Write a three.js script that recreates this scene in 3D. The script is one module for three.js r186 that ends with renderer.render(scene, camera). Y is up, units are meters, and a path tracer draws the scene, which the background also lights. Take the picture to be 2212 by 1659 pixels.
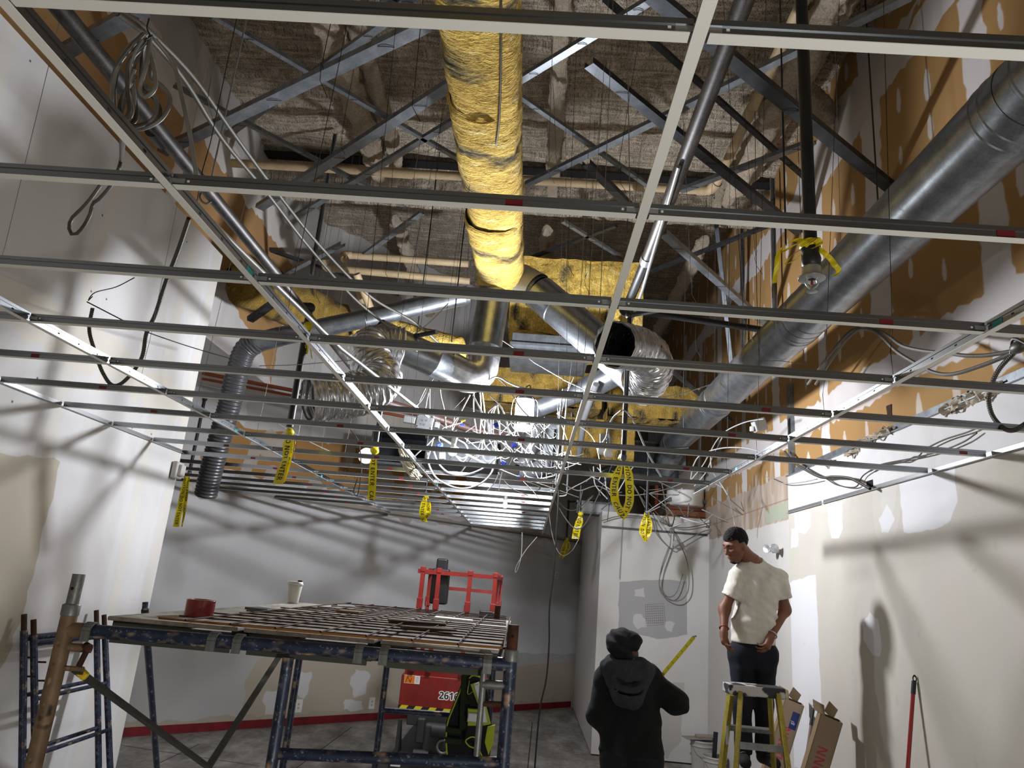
import * as THREE from 'three';
import { mergeGeometries, toCreasedNormals } from 'three/addons/utils/BufferGeometryUtils.js';
import { ImprovedNoise } from 'three/addons/math/ImprovedNoise.js';
import { RoundedBoxGeometry } from 'three/addons/geometries/RoundedBoxGeometry.js';

// ---------------------------------------------------------------- camera, lamp, exposure
const scene = new THREE.Scene();
scene.background = new THREE.Color(0x000000);
const camera = new THREE.PerspectiveCamera(56.48, 2212 / 1659, 0.05, 60);
camera.position.set(0, 2.116, 0);
camera.rotation.order = 'YXZ';
camera.rotation.set(0.2732, 0.0417, 0.0850);
const renderer = new THREE.WebGLRenderer({ antialias: true });
renderer.toneMapping = THREE.LinearToneMapping;
renderer.toneMappingExposure = 0.163;
renderer.shadowMap.enabled = true;
const LAMP = [-0.13, 3.64, -6.4];             // the caged work lamp hanging in the middle of the plenum
const lampLight = new THREE.PointLight(0xf6f8ff, 300, 0, 2);
lampLight.position.set(...LAMP); lampLight.castShadow = true; lampLight.shadow.radius = 5;
scene.add(lampLight); lampLight.name = 'work_lamp_light';
const LAMP2 = [0.95, 1.0, 0.35];                // a second, weaker work lamp on a stand behind the photographer
const standLight = new THREE.PointLight(0xfaf8f2, 58, 0, 2);
standLight.position.set(...LAMP2); standLight.castShadow = true; standLight.shadow.radius = 5; standLight.name = 'stand_lamp_light'; scene.add(standLight);

// ---------------------------------------------------------------- helpers
let seed = 7;
const rnd = () => { seed = (seed * 1664525 + 1013904223) >>> 0; return seed / 4294967296; };
const rr = (a, b) => a + (b - a) * rnd();
const noise = new ImprovedNoise();
const V = (p) => (p.isVector3 ? p : new THREE.Vector3(p[0], p[1], p[2]));
const used = {};
const numbered = (n) => { if (used[n] === undefined) { used[n] = 0; return n; } used[n]++; return n + '_' + String(used[n]).padStart(3, '0'); };
function shade(o) { o.traverse((m) => { if (m.isMesh) { m.castShadow = true; m.receiveShadow = true; } }); return o; }
function part(name, geo, mat, parent, label) {
  if (Array.isArray(geo)) geo = merge(geo);
  const m = new THREE.Mesh(geo, mat); m.name = name; m.castShadow = m.receiveShadow = true;
  if (label) m.userData.label = label;
  parent.add(m); return m;
}
function thing(name, label, category, group) {
  const g = new THREE.Group(); g.name = numbered(name); g.userData = { label, category };
  if (group) g.userData.group = group;
  scene.add(g); return g;
}
function one(name, label, category, geo, mat, group) {           // a thing that is a single mesh
  if (Array.isArray(geo)) geo = merge(geo);
  geo.computeBoundingBox(); const b = geo.boundingBox, c = new THREE.Vector3((b.min.x + b.max.x) / 2, b.min.y, (b.min.z + b.max.z) / 2);
  geo.translate(-c.x, -c.y, -c.z);
  const m = new THREE.Mesh(geo, mat); m.position.copy(c); m.name = numbered(name); m.castShadow = m.receiveShadow = true;
  m.userData = { label, category }; if (group) m.userData.group = group;
  scene.add(m); return m;
}
function settle(g) {                                              // moves a group's origin to the thing's base
  g.updateMatrixWorld(true);
  const b = new THREE.Box3().setFromObject(g), c = new THREE.Vector3((b.min.x + b.max.x) / 2, b.min.y, (b.min.z + b.max.z) / 2);
  for (const k of g.children) k.position.sub(c);
  g.position.add(c); return g;
}
function struct(name, geo, mat, label, category = 'wall') {
  if (Array.isArray(geo)) geo = merge(geo);
  const m = new THREE.Mesh(geo, mat); m.name = name; m.castShadow = m.receiveShadow = true;
  m.userData = { kind: 'structure', label, category }; scene.add(m); return m;
}
function copyOf(proto, label, group) {
  const c = proto.clone(); c.name = numbered(proto.name.replace(/_\d\d\d$/, '')); c.userData = { ...proto.userData, label };
  if (group) c.userData.group = group;
  scene.add(c); return c;
}
function clean(g) { g = g.index ? g.toNonIndexed() : g; for (const k of Object.keys(g.attributes)) if (!['position', 'normal', 'uv'].includes(k)) g.deleteAttribute(k); g.morphAttributes = {}; return g; }
function merge(list) { return list.length === 1 ? list[0] : mergeGeometries(list.map(clean)); }
function boxUV(g) {                                               // uv in metres from the dominant axis
  g = g.index ? g.toNonIndexed() : g;
  const p = g.attributes.position, n = g.attributes.normal, uv = new Float32Array(p.count * 2);
  for (let i = 0; i < p.count; i += 3) {
    const ax = Math.abs(n.getX(i) + n.getX(i + 1) + n.getX(i + 2)), ay = Math.abs(n.getY(i) + n.getY(i + 1) + n.getY(i + 2)), az = Math.abs(n.getZ(i) + n.getZ(i + 1) + n.getZ(i + 2));
    for (let k = i; k < i + 3; k++) {
      let u, v;
      if (ax >= ay && ax >= az) { u = p.getZ(k); v = p.getY(k); } else if (ay >= az) { u = p.getX(k); v = p.getZ(k); } else { u = p.getX(k); v = p.getY(k); }
      uv[2 * k] = u; uv[2 * k + 1] = v;
    }
  }
  g.setAttribute('uv', new THREE.BufferAttribute(uv, 2)); return g;
}
function box(x0, x1, y0, y1, z0, z1) {
  const g = new THREE.BoxGeometry(Math.abs(x1 - x0), Math.abs(y1 - y0), Math.abs(z1 - z0));
  g.translate((x0 + x1) / 2, (y0 + y1) / 2, (z0 + z1) / 2); return boxUV(g);
}
function rbox(cx, cy, cz, w, h, d, r = 0.01, ry = 0, rz = 0, rx = 0) {
  const g = new RoundedBoxGeometry(w, h, d, 2, Math.min(r, w / 2.1, h / 2.1, d / 2.1));
  if (rx) g.rotateX(rx); if (rz) g.rotateZ(rz); if (ry) g.rotateY(ry); g.translate(cx, cy, cz); return boxUV(g);
}
function frameOf(a, b) {
  const d = V(b).sub(V(a)), L = d.length(); d.normalize();
  let up = Math.abs(d.y) > 0.97 ? new THREE.Vector3(0, 0, 1) : new THREE.Vector3(0, 1, 0);
  const s = new THREE.Vector3().crossVectors(up, d).normalize(); up = new THREE.Vector3().crossVectors(d, s);
  return { d, L, m: new THREE.Matrix4().makeBasis(s, up, d).setPosition(V(a)) };
}
function cyl(a, b, r, r2 = r, seg = 14, caps = true) {
  const f = frameOf(V(a).clone(), V(b).clone());
  const g = new THREE.CylinderGeometry(r2, r, f.L, seg, 1, !caps); g.rotateX(Math.PI / 2); g.translate(0, 0, f.L / 2);
  const uv = g.attributes.uv; for (let i = 0; i < uv.count; i++) uv.setXY(i, uv.getX(i) * r * 6.283, uv.getY(i) * f.L);
  g.applyMatrix4(f.m); return g;
}
function bar(a, b, w, h, roll = 0) {                              // rectangular bar, w across, h up
  const f = frameOf(V(a).clone(), V(b).clone()); const g = new THREE.BoxGeometry(w, h, f.L);
  g.rotateZ(roll); g.translate(0, 0, f.L / 2); const q = boxUV(g); q.applyMatrix4(f.m); return q;
}
function prof(a, b, pts, roll = 0) {                              // closed profile [x,y] swept from a to b
  const f = frameOf(V(a).clone(), V(b).clone()); const s = new THREE.Shape(pts.map((p) => new THREE.Vector2(p[0], p[1])));
  const g = new THREE.ExtrudeGeometry(s, { depth: f.L, bevelEnabled: false, steps: 1 }); if (roll) g.rotateZ(roll);
  const q = boxUV(g); q.applyMatrix4(f.m); return q;
}
function tube(pts, r, seg = 8, per = 6, closed = false, tension = 0.5) {
  const c = new THREE.CatmullRomCurve3(pts.map((p) => V(p).clone()), closed, 'catmullrom', tension), L = c.getLength();
  const g = new THREE.TubeGeometry(c, Math.max(2, Math.round((pts.length - 1) * per)), r, seg, closed);
  const uv = g.attributes.uv; for (let i = 0; i < uv.count; i++) uv.setXY(i, uv.getX(i) * L, uv.getY(i) * r * 6.283);
  return g;
}
function sweep(pts, rad, seg = 24, n = 80, tension = 0.5) {        // tube whose radius is a function of (t, angle, metres)
  const c = new THREE.CatmullRomCurve3(pts.map((p) => V(p).clone()), false, 'catmullrom', tension), L = c.getLength();
  const fr = c.computeFrenetFrames(n, false), pos = [], uv = [], idx = [];
  for (let i = 0; i <= n; i++) {
    const t = i / n, p = c.getPointAt(t);
    for (let j = 0; j <= seg; j++) {
      const a = (j % seg) / seg * Math.PI * 2, r = rad(t, a, t * L);
      const q = p.clone().addScaledVector(fr.normals[i], Math.cos(a) * r).addScaledVector(fr.binormals[i], Math.sin(a) * r);
      pos.push(q.x, q.y, q.z); uv.push(t * L, j / seg);
    }
  }
  for (let i = 0; i < n; i++) for (let j = 0; j < seg; j++) { const a = i * (seg + 1) + j, b = a + seg + 1; idx.push(a, a + 1, b, b, a + 1, b + 1); }
  const g = new THREE.BufferGeometry(); g.setAttribute('position', new THREE.Float32BufferAttribute(pos, 3)); g.setAttribute('uv', new THREE.Float32BufferAttribute(uv, 2)); g.setIndex(idx);
  g.computeVertexNormals();
  const nn = g.attributes.normal; for (let i = 0; i <= n; i++) { const a = i * (seg + 1), b = a + seg; nn.setXYZ(b, nn.getX(a), nn.getY(a), nn.getZ(a)); }
  return g;
}
function ball(c, rx, ry = rx, rz = rx, seg = 16) { const g = new THREE.SphereGeometry(1, seg, Math.round(seg * 0.7)); g.scale(rx, ry, rz); g.translate(c[0], c[1], c[2]); return g; }
function lathe(c, pts, seg = 24) { const g = new THREE.LatheGeometry(pts.map((p) => new THREE.Vector2(p[0], p[1])), seg); g.translate(c[0], c[1], c[2]); return g; }
function jit(g, amp, f = 3) {                                     // small lumps along the normals
  const p = g.attributes.position, n = g.attributes.normal;
  for (let i = 0; i < p.count; i++) { const k = amp * (noise.noise(p.getX(i) * f, p.getY(i) * f, p.getZ(i) * f) + 0.5 * noise.noise(p.getX(i) * f * 2.7, p.getY(i) * f * 2.7, p.getZ(i) * f * 2.7)); p.setXYZ(i, p.getX(i) + n.getX(i) * k, p.getY(i) + n.getY(i) * k, p.getZ(i) + n.getZ(i) * k); }
  g.computeVertexNormals(); return g;
}
// surface nets: meshes fn(x,y,z) < 0 inside the box [lo, hi]
function nets(fn, lo, hi, cell) {
  const nx = Math.ceil((hi[0] - lo[0]) / cell) + 1, ny = Math.ceil((hi[1] - lo[1]) / cell) + 1, nz = Math.ceil((hi[2] - lo[2]) / cell) + 1;
  const f = new Float32Array(nx * ny * nz), id = (i, j, k) => i + nx * (j + ny * k);
  for (let k = 0; k < nz; k++) for (let j = 0; j < ny; j++) for (let i = 0; i < nx; i++) f[id(i, j, k)] = fn(lo[0] + i * cell, lo[1] + j * cell, lo[2] + k * cell);
  const vi = new Int32Array(nx * ny * nz).fill(-1), pos = [], idx = [];
  for (let k = 0; k < nz - 1; k++) for (let j = 0; j < ny - 1; j++) for (let i = 0; i < nx - 1; i++) {
    let sx = 0, sy = 0, sz = 0, c = 0;
    const e = (a, b, pa, pb) => { if ((a < 0) !== (b < 0)) { const t = a / (a - b); sx += pa[0] + (pb[0] - pa[0]) * t; sy += pa[1] + (pb[1] - pa[1]) * t; sz += pa[2] + (pb[2] - pa[2]) * t; c++; } };
    const v = []; for (let q = 0; q < 8; q++) v.push(f[id(i + (q & 1), j + ((q >> 1) & 1), k + (q >> 2))]);
    for (let q = 0; q < 8; q++) for (const b of [1, 2, 4]) if (!(q & b)) e(v[q], v[q | b], [q & 1, (q >> 1) & 1, q >> 2], [(q | b) & 1, ((q | b) >> 1) & 1, (q | b) >> 2]);
    if (c) { vi[id(i, j, k)] = pos.length / 3; pos.push(lo[0] + (i + sx / c) * cell, lo[1] + (j + sy / c) * cell, lo[2] + (k + sz / c) * cell); }
  }
  const quad = (a, b, c, d, flip) => { if (a < 0 || b < 0 || c < 0 || d < 0) return; if (flip) idx.push(a, c, b, a, d, c); else idx.push(a, b, c, a, c, d); };
  for (let k = 1; k < nz - 1; k++) for (let j = 1; j < ny - 1; j++) for (let i = 1; i < nx - 1; i++) {
    const a = f[id(i, j, k)] < 0;
    if (a !== f[id(i + 1, j, k)] < 0) quad(vi[id(i, j - 1, k - 1)], vi[id(i, j, k - 1)], vi[id(i, j, k)], vi[id(i, j - 1, k)], !a);
    if (a !== f[id(i, j + 1, k)] < 0) quad(vi[id(i - 1, j, k - 1)], vi[id(i - 1, j, k)], vi[id(i, j, k)], vi[id(i, j, k - 1)], !a);
    if (a !== f[id(i, j, k + 1)] < 0) quad(vi[id(i - 1, j - 1, k)], vi[id(i, j - 1, k)], vi[id(i, j, k)], vi[id(i - 1, j, k)], !a);
  }
  const g = new THREE.BufferGeometry(); g.setAttribute('position', new THREE.Float32BufferAttribute(pos, 3)); g.setIndex(idx); g.computeVertexNormals();
  const n = g.attributes.normal, uv = []; for (let i = 0; i < n.count; i++) uv.push(pos[3 * i] + pos[3 * i + 2], pos[3 * i + 1]);
  g.setAttribute('uv', new THREE.Float32BufferAttribute(uv, 2)); return g;
}

// ---------------------------------------------------------------- textures and materials
function dataTex(n, fn, srgb = true) {
  const d = new Uint8Array(n * n * 4);
  for (let j = 0; j < n; j++) for (let i = 0; i < n; i++) { const c = fn(i / n, j / n, i, j); const k = 4 * (j * n + i); for (let q = 0; q < 3; q++) d[k + q] = Math.max(0, Math.min(255, c[q])); d[k + 3] = 255; }
  const t = new THREE.DataTexture(d, n, n); t.wrapS = t.wrapT = THREE.RepeatWrapping; t.magFilter = THREE.LinearFilter; t.minFilter = THREE.LinearFilter;
  if (srgb) t.colorSpace = THREE.SRGBColorSpace; t.needsUpdate = true; return t;
}
// noise that repeats over the unit square
const pn = (u, v, f, s = 0) => { const a = 6.2832; return noise.noise(Math.cos(u * a) * f / a + s, Math.sin(u * a) * f / a + 3.1 * s, Math.cos(v * a) * f / a) * 0.6 + noise.noise(Math.sin(v * a) * f / a + 7 + s, Math.cos(u * a) * f / a, Math.sin(u * a) * f / a + s) * 0.6; };
const rep = (t, s) => { const c = t.clone(); c.repeat.set(s, s); c.needsUpdate = true; return c; };
function speckle(n, base, amp, f, grain, s = 0, srgb = true) { return dataTex(n, (u, v) => { const k = pn(u, v, f, s) * amp + pn(u, v, f * 4, s + 5) * amp * 0.5 + (rnd() - 0.5) * grain; return base.map((b) => b + k); }, srgb); }
const mat = (o) => new THREE.MeshStandardMaterial({ side: THREE.DoubleSide, ...o });
const phys = (o) => new THREE.MeshPhysicalMaterial({ side: THREE.DoubleSide, ...o });
const texGalv = speckle(256, [176, 179, 182], 34, 14, 22, 1), texMud = speckle(256, [205, 203, 200], 14, 8, 8, 2), texDirt = speckle(256, [128, 128, 128], 90, 10, 60, 3, false);
const texScuff = dataTex(256, (u, v) => { const k = Math.max(0, pn(u, v, 12, 4) * 2.2 - 0.35) * 150 + Math.max(0, pn(u, v, 40, 9) * 2 - 0.7) * 120; return [k, k, k]; }, false);
const M = {
  galv: mat({ map: texGalv, metalness: 0.9, roughness: 0.38 }),
  galvDull: mat({ color: 0x9a9da0, map: texGalv, metalness: 0.75, roughness: 0.5 }),
  stud: mat({ color: 0xb9bec2, map: texGalv, metalness: 0.55, roughness: 0.38 }),
  white: mat({ color: 0xe9e9e4, roughness: 0.45 }),
  teeWeb: mat({ color: 0x8e9295, metalness: 1, roughness: 0.26 }),
  red: mat({ color: 0x6e0f18, roughness: 0.5 }), teal: mat({ color: 0x2fa5a8, roughness: 0.5 }),
  black: mat({ color: 0x17181a, roughness: 0.45 }), hole: mat({ color: 0x0a0a0a, roughness: 0.9 }),
  steelPipe: mat({ color: 0x6a6664, map: speckle(256, [150, 146, 142], 80, 12, 70, 6), metalness: 0.35, roughness: 0.48 }),
  conduit: mat({ color: 0xbfc2c4, metalness: 0.8, roughness: 0.35 }),
  pvc: mat({ color: 0xcbb795, map: speckle(256, [225, 222, 216], 26, 10, 14, 8), roughness: 0.6 }),
  wireDark: mat({ color: 0x2a2826, metalness: 0.5, roughness: 0.5 }), wireSteel: mat({ color: 0x8d8f90, metalness: 0.7, roughness: 0.45 }),
  cableWhite: mat({ color: 0x9c9d9e, roughness: 0.45 }), cableGrey: mat({ color: 0x7d7b74, roughness: 0.5, metalness: 0.2 }), cableBlack: mat({ color: 0x161616, roughness: 0.55 }),
  cableCream: mat({ color: 0xd9d2bb, roughness: 0.5 }),
  copper: mat({ color: 0x8a4a30, metalness: 0.7, roughness: 0.42 }),
  blue: mat({ color: 0x2339a0, roughness: 0.5 }), yellowNut: mat({ color: 0xe0c020, roughness: 0.5 }), orange: mat({ color: 0xe07828, roughness: 0.5 }),
  bulbOff: phys({ color: 0xf4f4f2, roughness: 0.25, clearcoat: 0.5 }),
};

// ---------------------------------------------------------------- wall surfaces (colour, joint compound, paint)
const GRID_Y = 3.03, DECK_Y = 7.08;
function wallCanvas(len, hgt, w, h, paint) {                       // paint(ctx, P) with P(metres along, metres up) -> pixel
  const cv = document.createElement('canvas'); cv.width = w; cv.height = h; const c = cv.getContext('2d');
  const P = (u, y) => [u / len * w, h - y / hgt * h]; paint(c, P, w / len, h / hgt);
  const t = new THREE.CanvasTexture(cv); t.colorSpace = THREE.SRGBColorSpace; t.magFilter = THREE.LinearFilter; return t;
}
function blob(c, P, pts, col, rough = 0.03, alpha = 1) {           // polygon with a ragged trowelled edge
  c.globalAlpha = alpha; c.fillStyle = col; c.beginPath();
  const q = [];
  for (let i = 0; i < pts.length; i++) { const a = pts[i], b = pts[(i + 1) % pts.length], L = Math.hypot(b[0] - a[0], b[1] - a[1]), n = Math.max(1, Math.ceil(L / 0.08)); for (let k = 0; k < n; k++) q.push([a[0] + (b[0] - a[0]) * k / n + rr(-rough, rough), a[1] + (b[1] - a[1]) * k / n + rr(-rough, rough)]); }
  q.forEach((p, i) => { const [x, y] = P(...p); if (i) c.lineTo(x, y); else c.moveTo(x, y); });
  c.closePath(); c.fill(); c.globalAlpha = 1;
}
function oval(c, P, sx, u, y, w, h, col, alpha = 1, tear = 0.25) {   // teardrop of joint compound over a screw
  const pts = []; for (let i = 0; i < 22; i++) { const a = i / 22 * 6.283, s = 1 - tear * Math.sin(a); pts.push([u + Math.cos(a) * w / 2 * s * rr(0.9, 1.1), y + Math.sin(a) * h / 2 * rr(0.95, 1.05)]); }
  blob(c, P, pts, col, 0.004, alpha);
}
function mottle(c, w, h, n, cols, s0, s1, a) { for (let i = 0; i < n; i++) { c.globalAlpha = a * rnd(); c.fillStyle = cols[Math.floor(rnd() * cols.length)]; const s = rr(s0, s1); c.beginPath(); c.ellipse(rnd() * w, rnd() * h, s * rr(0.4, 1), s * rr(0.6, 2.4), rr(-0.3, 0.3), 0, 7); c.fill(); } c.globalAlpha = 1; }
const TAN = '#9d7a4a', MUD = '#c3bebc', PAINT = '#c3beb4', SKIM = '#dcdcdd';
function muddedDrywall(c, P, sx, z0, z1, y0, y1, rows, joints) {    // brown board, taped joints, screw spots on the studs
  for (const y of rows) { const p = [], q = []; for (let z = z0; z <= z1 + 0.2; z += 0.25) { const k = 0.16 + 0.1 * noise.noise(z * 0.9, y, 1); p.push([z, y + k]); q.unshift([z, y - k * 0.9]); } blob(c, P, p.concat(q), MUD, 0.025); }
  for (const [z, a, b, w] of joints) { const p = [], q = []; for (let y = a; y <= b; y += 0.2) { const k = w * (0.8 + 0.3 * noise.noise(y * 1.3, z * 3, 4)); p.push([z + k, y]); q.unshift([z - k, y]); } blob(c, P, p.concat(q), MUD, 0.02); }
  for (let z = z0 + 0.1; z < z1; z += 0.405) { if (joints.some((j) => Math.abs(j[0] - z) < 0.2)) continue; for (let y = y0 + 0.2; y < y1; y += rr(0.32, 0.55)) oval(c, P, sx, z + rr(-0.02, 0.02), y, rr(0.05, 0.09), rr(0.14, 0.3), MUD, rr(0.75, 1)); }
}
const wallMat = (t) => mat({ map: t, roughness: 0.92, bumpMap: rep(texMud, 1), bumpScale: 0.0006 });
function wallBox(x0, x1, y0, y1, z0, z1, uv) {
  const g = box(x0, x1, y0, y1, z0, z1), p = g.attributes.position, q = g.attributes.uv; for (let i = 0; i < p.count; i++) q.setXY(i, ...uv(p.getX(i), p.getY(i), p.getZ(i))); return g;
}
{ // right demising wall: brown board with joint compound, the upper part of the right side and all of it beyond the furring
  const Z0 = -3.5, LEN = 20, H = 7.5;
  const t = wallCanvas(LEN, H, 2048, 1024, (c, P0, sx, sy) => {
    const P = (z, y) => P0(z - Z0, y);
    c.fillStyle = TAN; c.fillRect(0, 0, 2048, 1024); mottle(c, 2048, 1024, 900, ['#a37f50', '#8a6a3e', '#ab8a5c'], 6, 40, 0.16);
    muddedDrywall(c, P, sx, -3.4, 16.4, 3.3, 7.4, [6.3, 3.86], [[-2, 3.4, 7.4, 0.14], [-0.8, 3.4, 6.3, 0.14], [0.4, 3.4, 7.4, 0.14], [1.6, 3.4, 6.3, 0.16], [2.7, 3.9, 7.4, 0.14], [3.87, 3.5, 6.3, 0.15], [5.25, 4.3, 7.3, 0.2], [6.4, 3.4, 6.3, 0.12], [7.7, 3.4, 7.3, 0.13], [8.9, 3.4, 6.4, 0.12], [10.1, 3.4, 7.2, 0.14], [11.3, 3.4, 6.4, 0.14], [12.5, 3.4, 7, 0.14]]);
    blob(c, P, [[4.409,6.552],[4.861,6.309],[5.693,6.104],[6.567,6.094],[7.226,6.3],[6.93,6.472],[6.039,6.801],[5.533,6.717],[5.017,6.622],[4.641,6.6]], MUD, 0.03);
    // lower strip beyond the furring: pinkish board with trowel marks and a green patch
    blob(c, P, [[7.2, 0], [7.2, 3.45], [16.4, 3.45], [16.4, 0]], '#a8988a', 0.02); mottle(c, 1, 1, 0, [''], 1, 1, 0);
    for (let i = 0; i < 40; i++) oval(c, P, sx, rr(7.2, 10.6), rr(2.9, 3.6), rr(0.05, 0.16), rr(0.2, 0.6), ['#b9ada0', '#9b8468', '#c2b8ae'][i % 3], 0.5);
    blob(c, P, [[7.15, 0], [7.15, 2.98], [10.7, 2.98], [10.7, 0]], '#c6c3be', 0.01); blob(c, P, [[7.4, 3], [7.4, 3.16], [8.1, 3.16], [8.1, 3]], '#a3a894', 0.02);
    c.strokeStyle = '#7d4a33'; c.lineWidth = 1.2; c.globalAlpha = 0.6; for (const y of [3.2, 3.75]) { c.beginPath(); c.moveTo(...P(3.5, y)); c.lineTo(...P(10.6, y - 0.02)); c.stroke(); } c.globalAlpha = 1;
  });
  struct('wall_right', wallBox(2.6, 2.75, 0, 7.5, 3.5, -16.5, (x, y, z) => [(-z - Z0) / LEN, y / H]), wallMat(t), 'brown drywall side wall streaked with white joint compound, right side', 'wall');
  // furred lower board, beige paint with white patches
  const t2 = wallCanvas(10.8, 3.42, 2048, 768, (c, P0, sx) => {
    const P = (z, y) => P0(z - Z0, y); c.fillStyle = PAINT; c.fillRect(0, 0, 2048, 768); mottle(c, 2048, 768, 700, ['#c8c3ba', '#bab4a8'], 6, 60, 0.12);
    blob(c, P, [[-3.5, GRID_Y + 0.01], [7.3, GRID_Y + 0.01], [7.3, 3.45], [-3.5, 3.45]], '#d3d2d2', 0.004); mottle(c, 2048, 90, 120, ['#e4e4e5', '#cfcdca'], 10, 50, 0.2);
    const W = '#dcdcde', O = (x0, x1, y0, y1) => null;
    for (const q of [[[6.323,3.033],[6.042,3.001],[6.045,2.793],[6.134,2.716],[6.274,2.717],[6.349,2.856]], [[5.285,2.906],[5.178,2.79],[5.298,2.689],[5.385,2.715],[5.424,2.805]], [[5.089,3.021],[4.415,3.031],[4.417,2.819],[4.512,2.707],[4.85,2.664],[5.074,2.692]], [[7.151,3.022],[6.726,2.997],[6.725,2.866],[6.866,2.805],[7.126,2.832]], [[7.224,2.88],[7.027,2.856],[7.062,2.697],[7.249,2.689]], [[7.811,3.018],[7.495,3.008],[7.484,2.491],[7.822,2.489]], [[5.635,2.135],[5.524,2.087],[5.482,1.916],[5.525,1.846],[5.639,1.849],[5.762,1.944],[5.78,2.059]], [[7.52,2.347],[6.653,2.424],[6.629,1.622],[6.588,0.879],[7.619,0.65]]]) blob(c, P, q, W, 0.01);
    for (let i = 0; i < 60; i++) oval(c, P, sx, rr(-3, 7), rr(0.1, 2.9), rr(0.02, 0.05), rr(0.02, 0.1), '#aaa296', 0.25);
  });
  struct('wall_right_furring', wallBox(2.57, 2.598, 0, 3.4, 3.5, -7.3, (x, y, z) => [(-z - Z0) / 10.8, y / 3.42]), wallMat(t2), 'beige painted lower right wall with white filler patches', 'wall');
}
{ // left: white skimmed partition in front, brown board above and behind it
  const t = wallCanvas(10.2, 5.1, 2048, 1024, (c, P0, sx) => {
    const P = (z, y) => P0(z + 3.5, y); c.fillStyle = '#d6d5d5'; c.fillRect(0, 0, 2048, 1024); mottle(c, 2048, 1024, 900, ['#d9d9d9', '#c3c1be', '#d4d2cf'], 8, 70, 0.16);
    for (const z of [1.0, 2.2, 3.42, 4.64, 5.86, 6.36]) { blob(c, P, [[z - 0.06, 0], [z - 0.06, 5.1], [z + 0.06, 5.1], [z + 0.06, 0]], '#d8d5cc', 0.012, 0.6); blob(c, P, [[z - 0.17, 0], [z - 0.17, 5.1], [z - 0.1, 5.1], [z - 0.1, 0]], '#dbdbdc', 0.02, 0.6); }
    const p = []; blob(c, P, [[-3.5, 3.55], [6.5, 3.3], [6.5, 3.6], [-3.5, 3.85]], '#d8d3c6', 0.06, 0.7);
    blob(c, P, [[-3.5, 2.72], ...[[4.244,2.615],[4.48,2.656],[4.79,2.686],[4.811,2.508],[4.81,2.29],[4.813,1.987],[4.804,1.609],[4.771,1.387]], [3.2, 0], [-3.5, 0]], '#b9b1a1', 0.02); 
    for (let i = 0; i < 26; i++) { c.fillStyle = '#3c3a38'; const [x, y] = P(rr(0, 6.3), rr(2.6, 5)); c.fillRect(x, y, 2.5, 2.5); }
  });
  struct('wall_left_partition', wallBox(-3.62, -3.245, 0, 5.02, 3.5, -6.44, (x, y, z) => [(-z + 3.5) / 10.2, y / 5.1]), wallMat(t), 'white skimmed left partition wall with taped joints', 'wall');
  const t2 = wallCanvas(14.5, 7.5, 2048, 1024, (c, P0, sx) => {
    const P = (z, y) => P0(z + 3.5, y); c.fillStyle = '#a68154'; c.fillRect(0, 0, 2048, 1024); mottle(c, 2048, 1024, 500, ['#ae8a5e', '#957347'], 6, 40, 0.14);
    // grey finished board above the taped joint, ragged compound between
    blob(c, P, [[-3.5, 6.45], [4.9, 6.42], [6.2, 6.4], [7.5, 6.4], [8.6, 6.4], [11, 6.4], [11, 7.5], [-3.5, 7.5]], '#b6b3b1', 0.02);
    const a = [], b = []; for (let z = -3.5; z < 11; z += 0.2) { const k = 0.22 * noise.noise(z * 1.1, 2, 3); a.push([z, 6.56 + k * 0.6]); b.unshift([z, 6.2 + k]); } blob(c, P, a.concat(b), '#d2cec9', 0.03);
    for (const z of [1.6, 5.98]) blob(c, P, [[z - 0.1, 4], [z - 0.08, 7.5], [z + 0.1, 7.5], [z + 0.08, 4]], '#c9c5c1', 0.025, 0.9);
    blob(c, P, [[7.0, 4.2], [7.0, 5.2], [7.3, 5.15], [7.9, 4.9], [8.6, 4.8], [9.6, 4.2]], '#bdbab8', 0.03); blob(c, P, [[9.2, 4], [9.2, 7.5], [11, 7.5], [11, 4]], '#b4b1ae', 0.02);
  });
  const uv = (x, y, z) => [(-z + 3.5) / 14.5, y / 7.5];
  struct('wall_left', [wallBox(-3.75, -3.62, 4.4, 7.5, 3.5, -10.22, uv), wallBox(-3.75, -3.62, 0, 4.4, 3.5, -6.44, uv)], wallMat(t2), 'brown and grey upper drywall on the left above the white partition', 'wall');
  struct('wall_left_return', [box(-6.4, -3.63, 0, 7.5, -6.44, -6.3), box(-6.4, -6.3, 0, 7.5, -6.44, -7.7), box(-6.4, -3.75, 4.4, 4.5, -6.44, -10)], mat({ color: 0xb9b6b2, roughness: 0.9 }), 'grey drywall return and soffit behind the left partition', 'wall');
}
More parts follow.
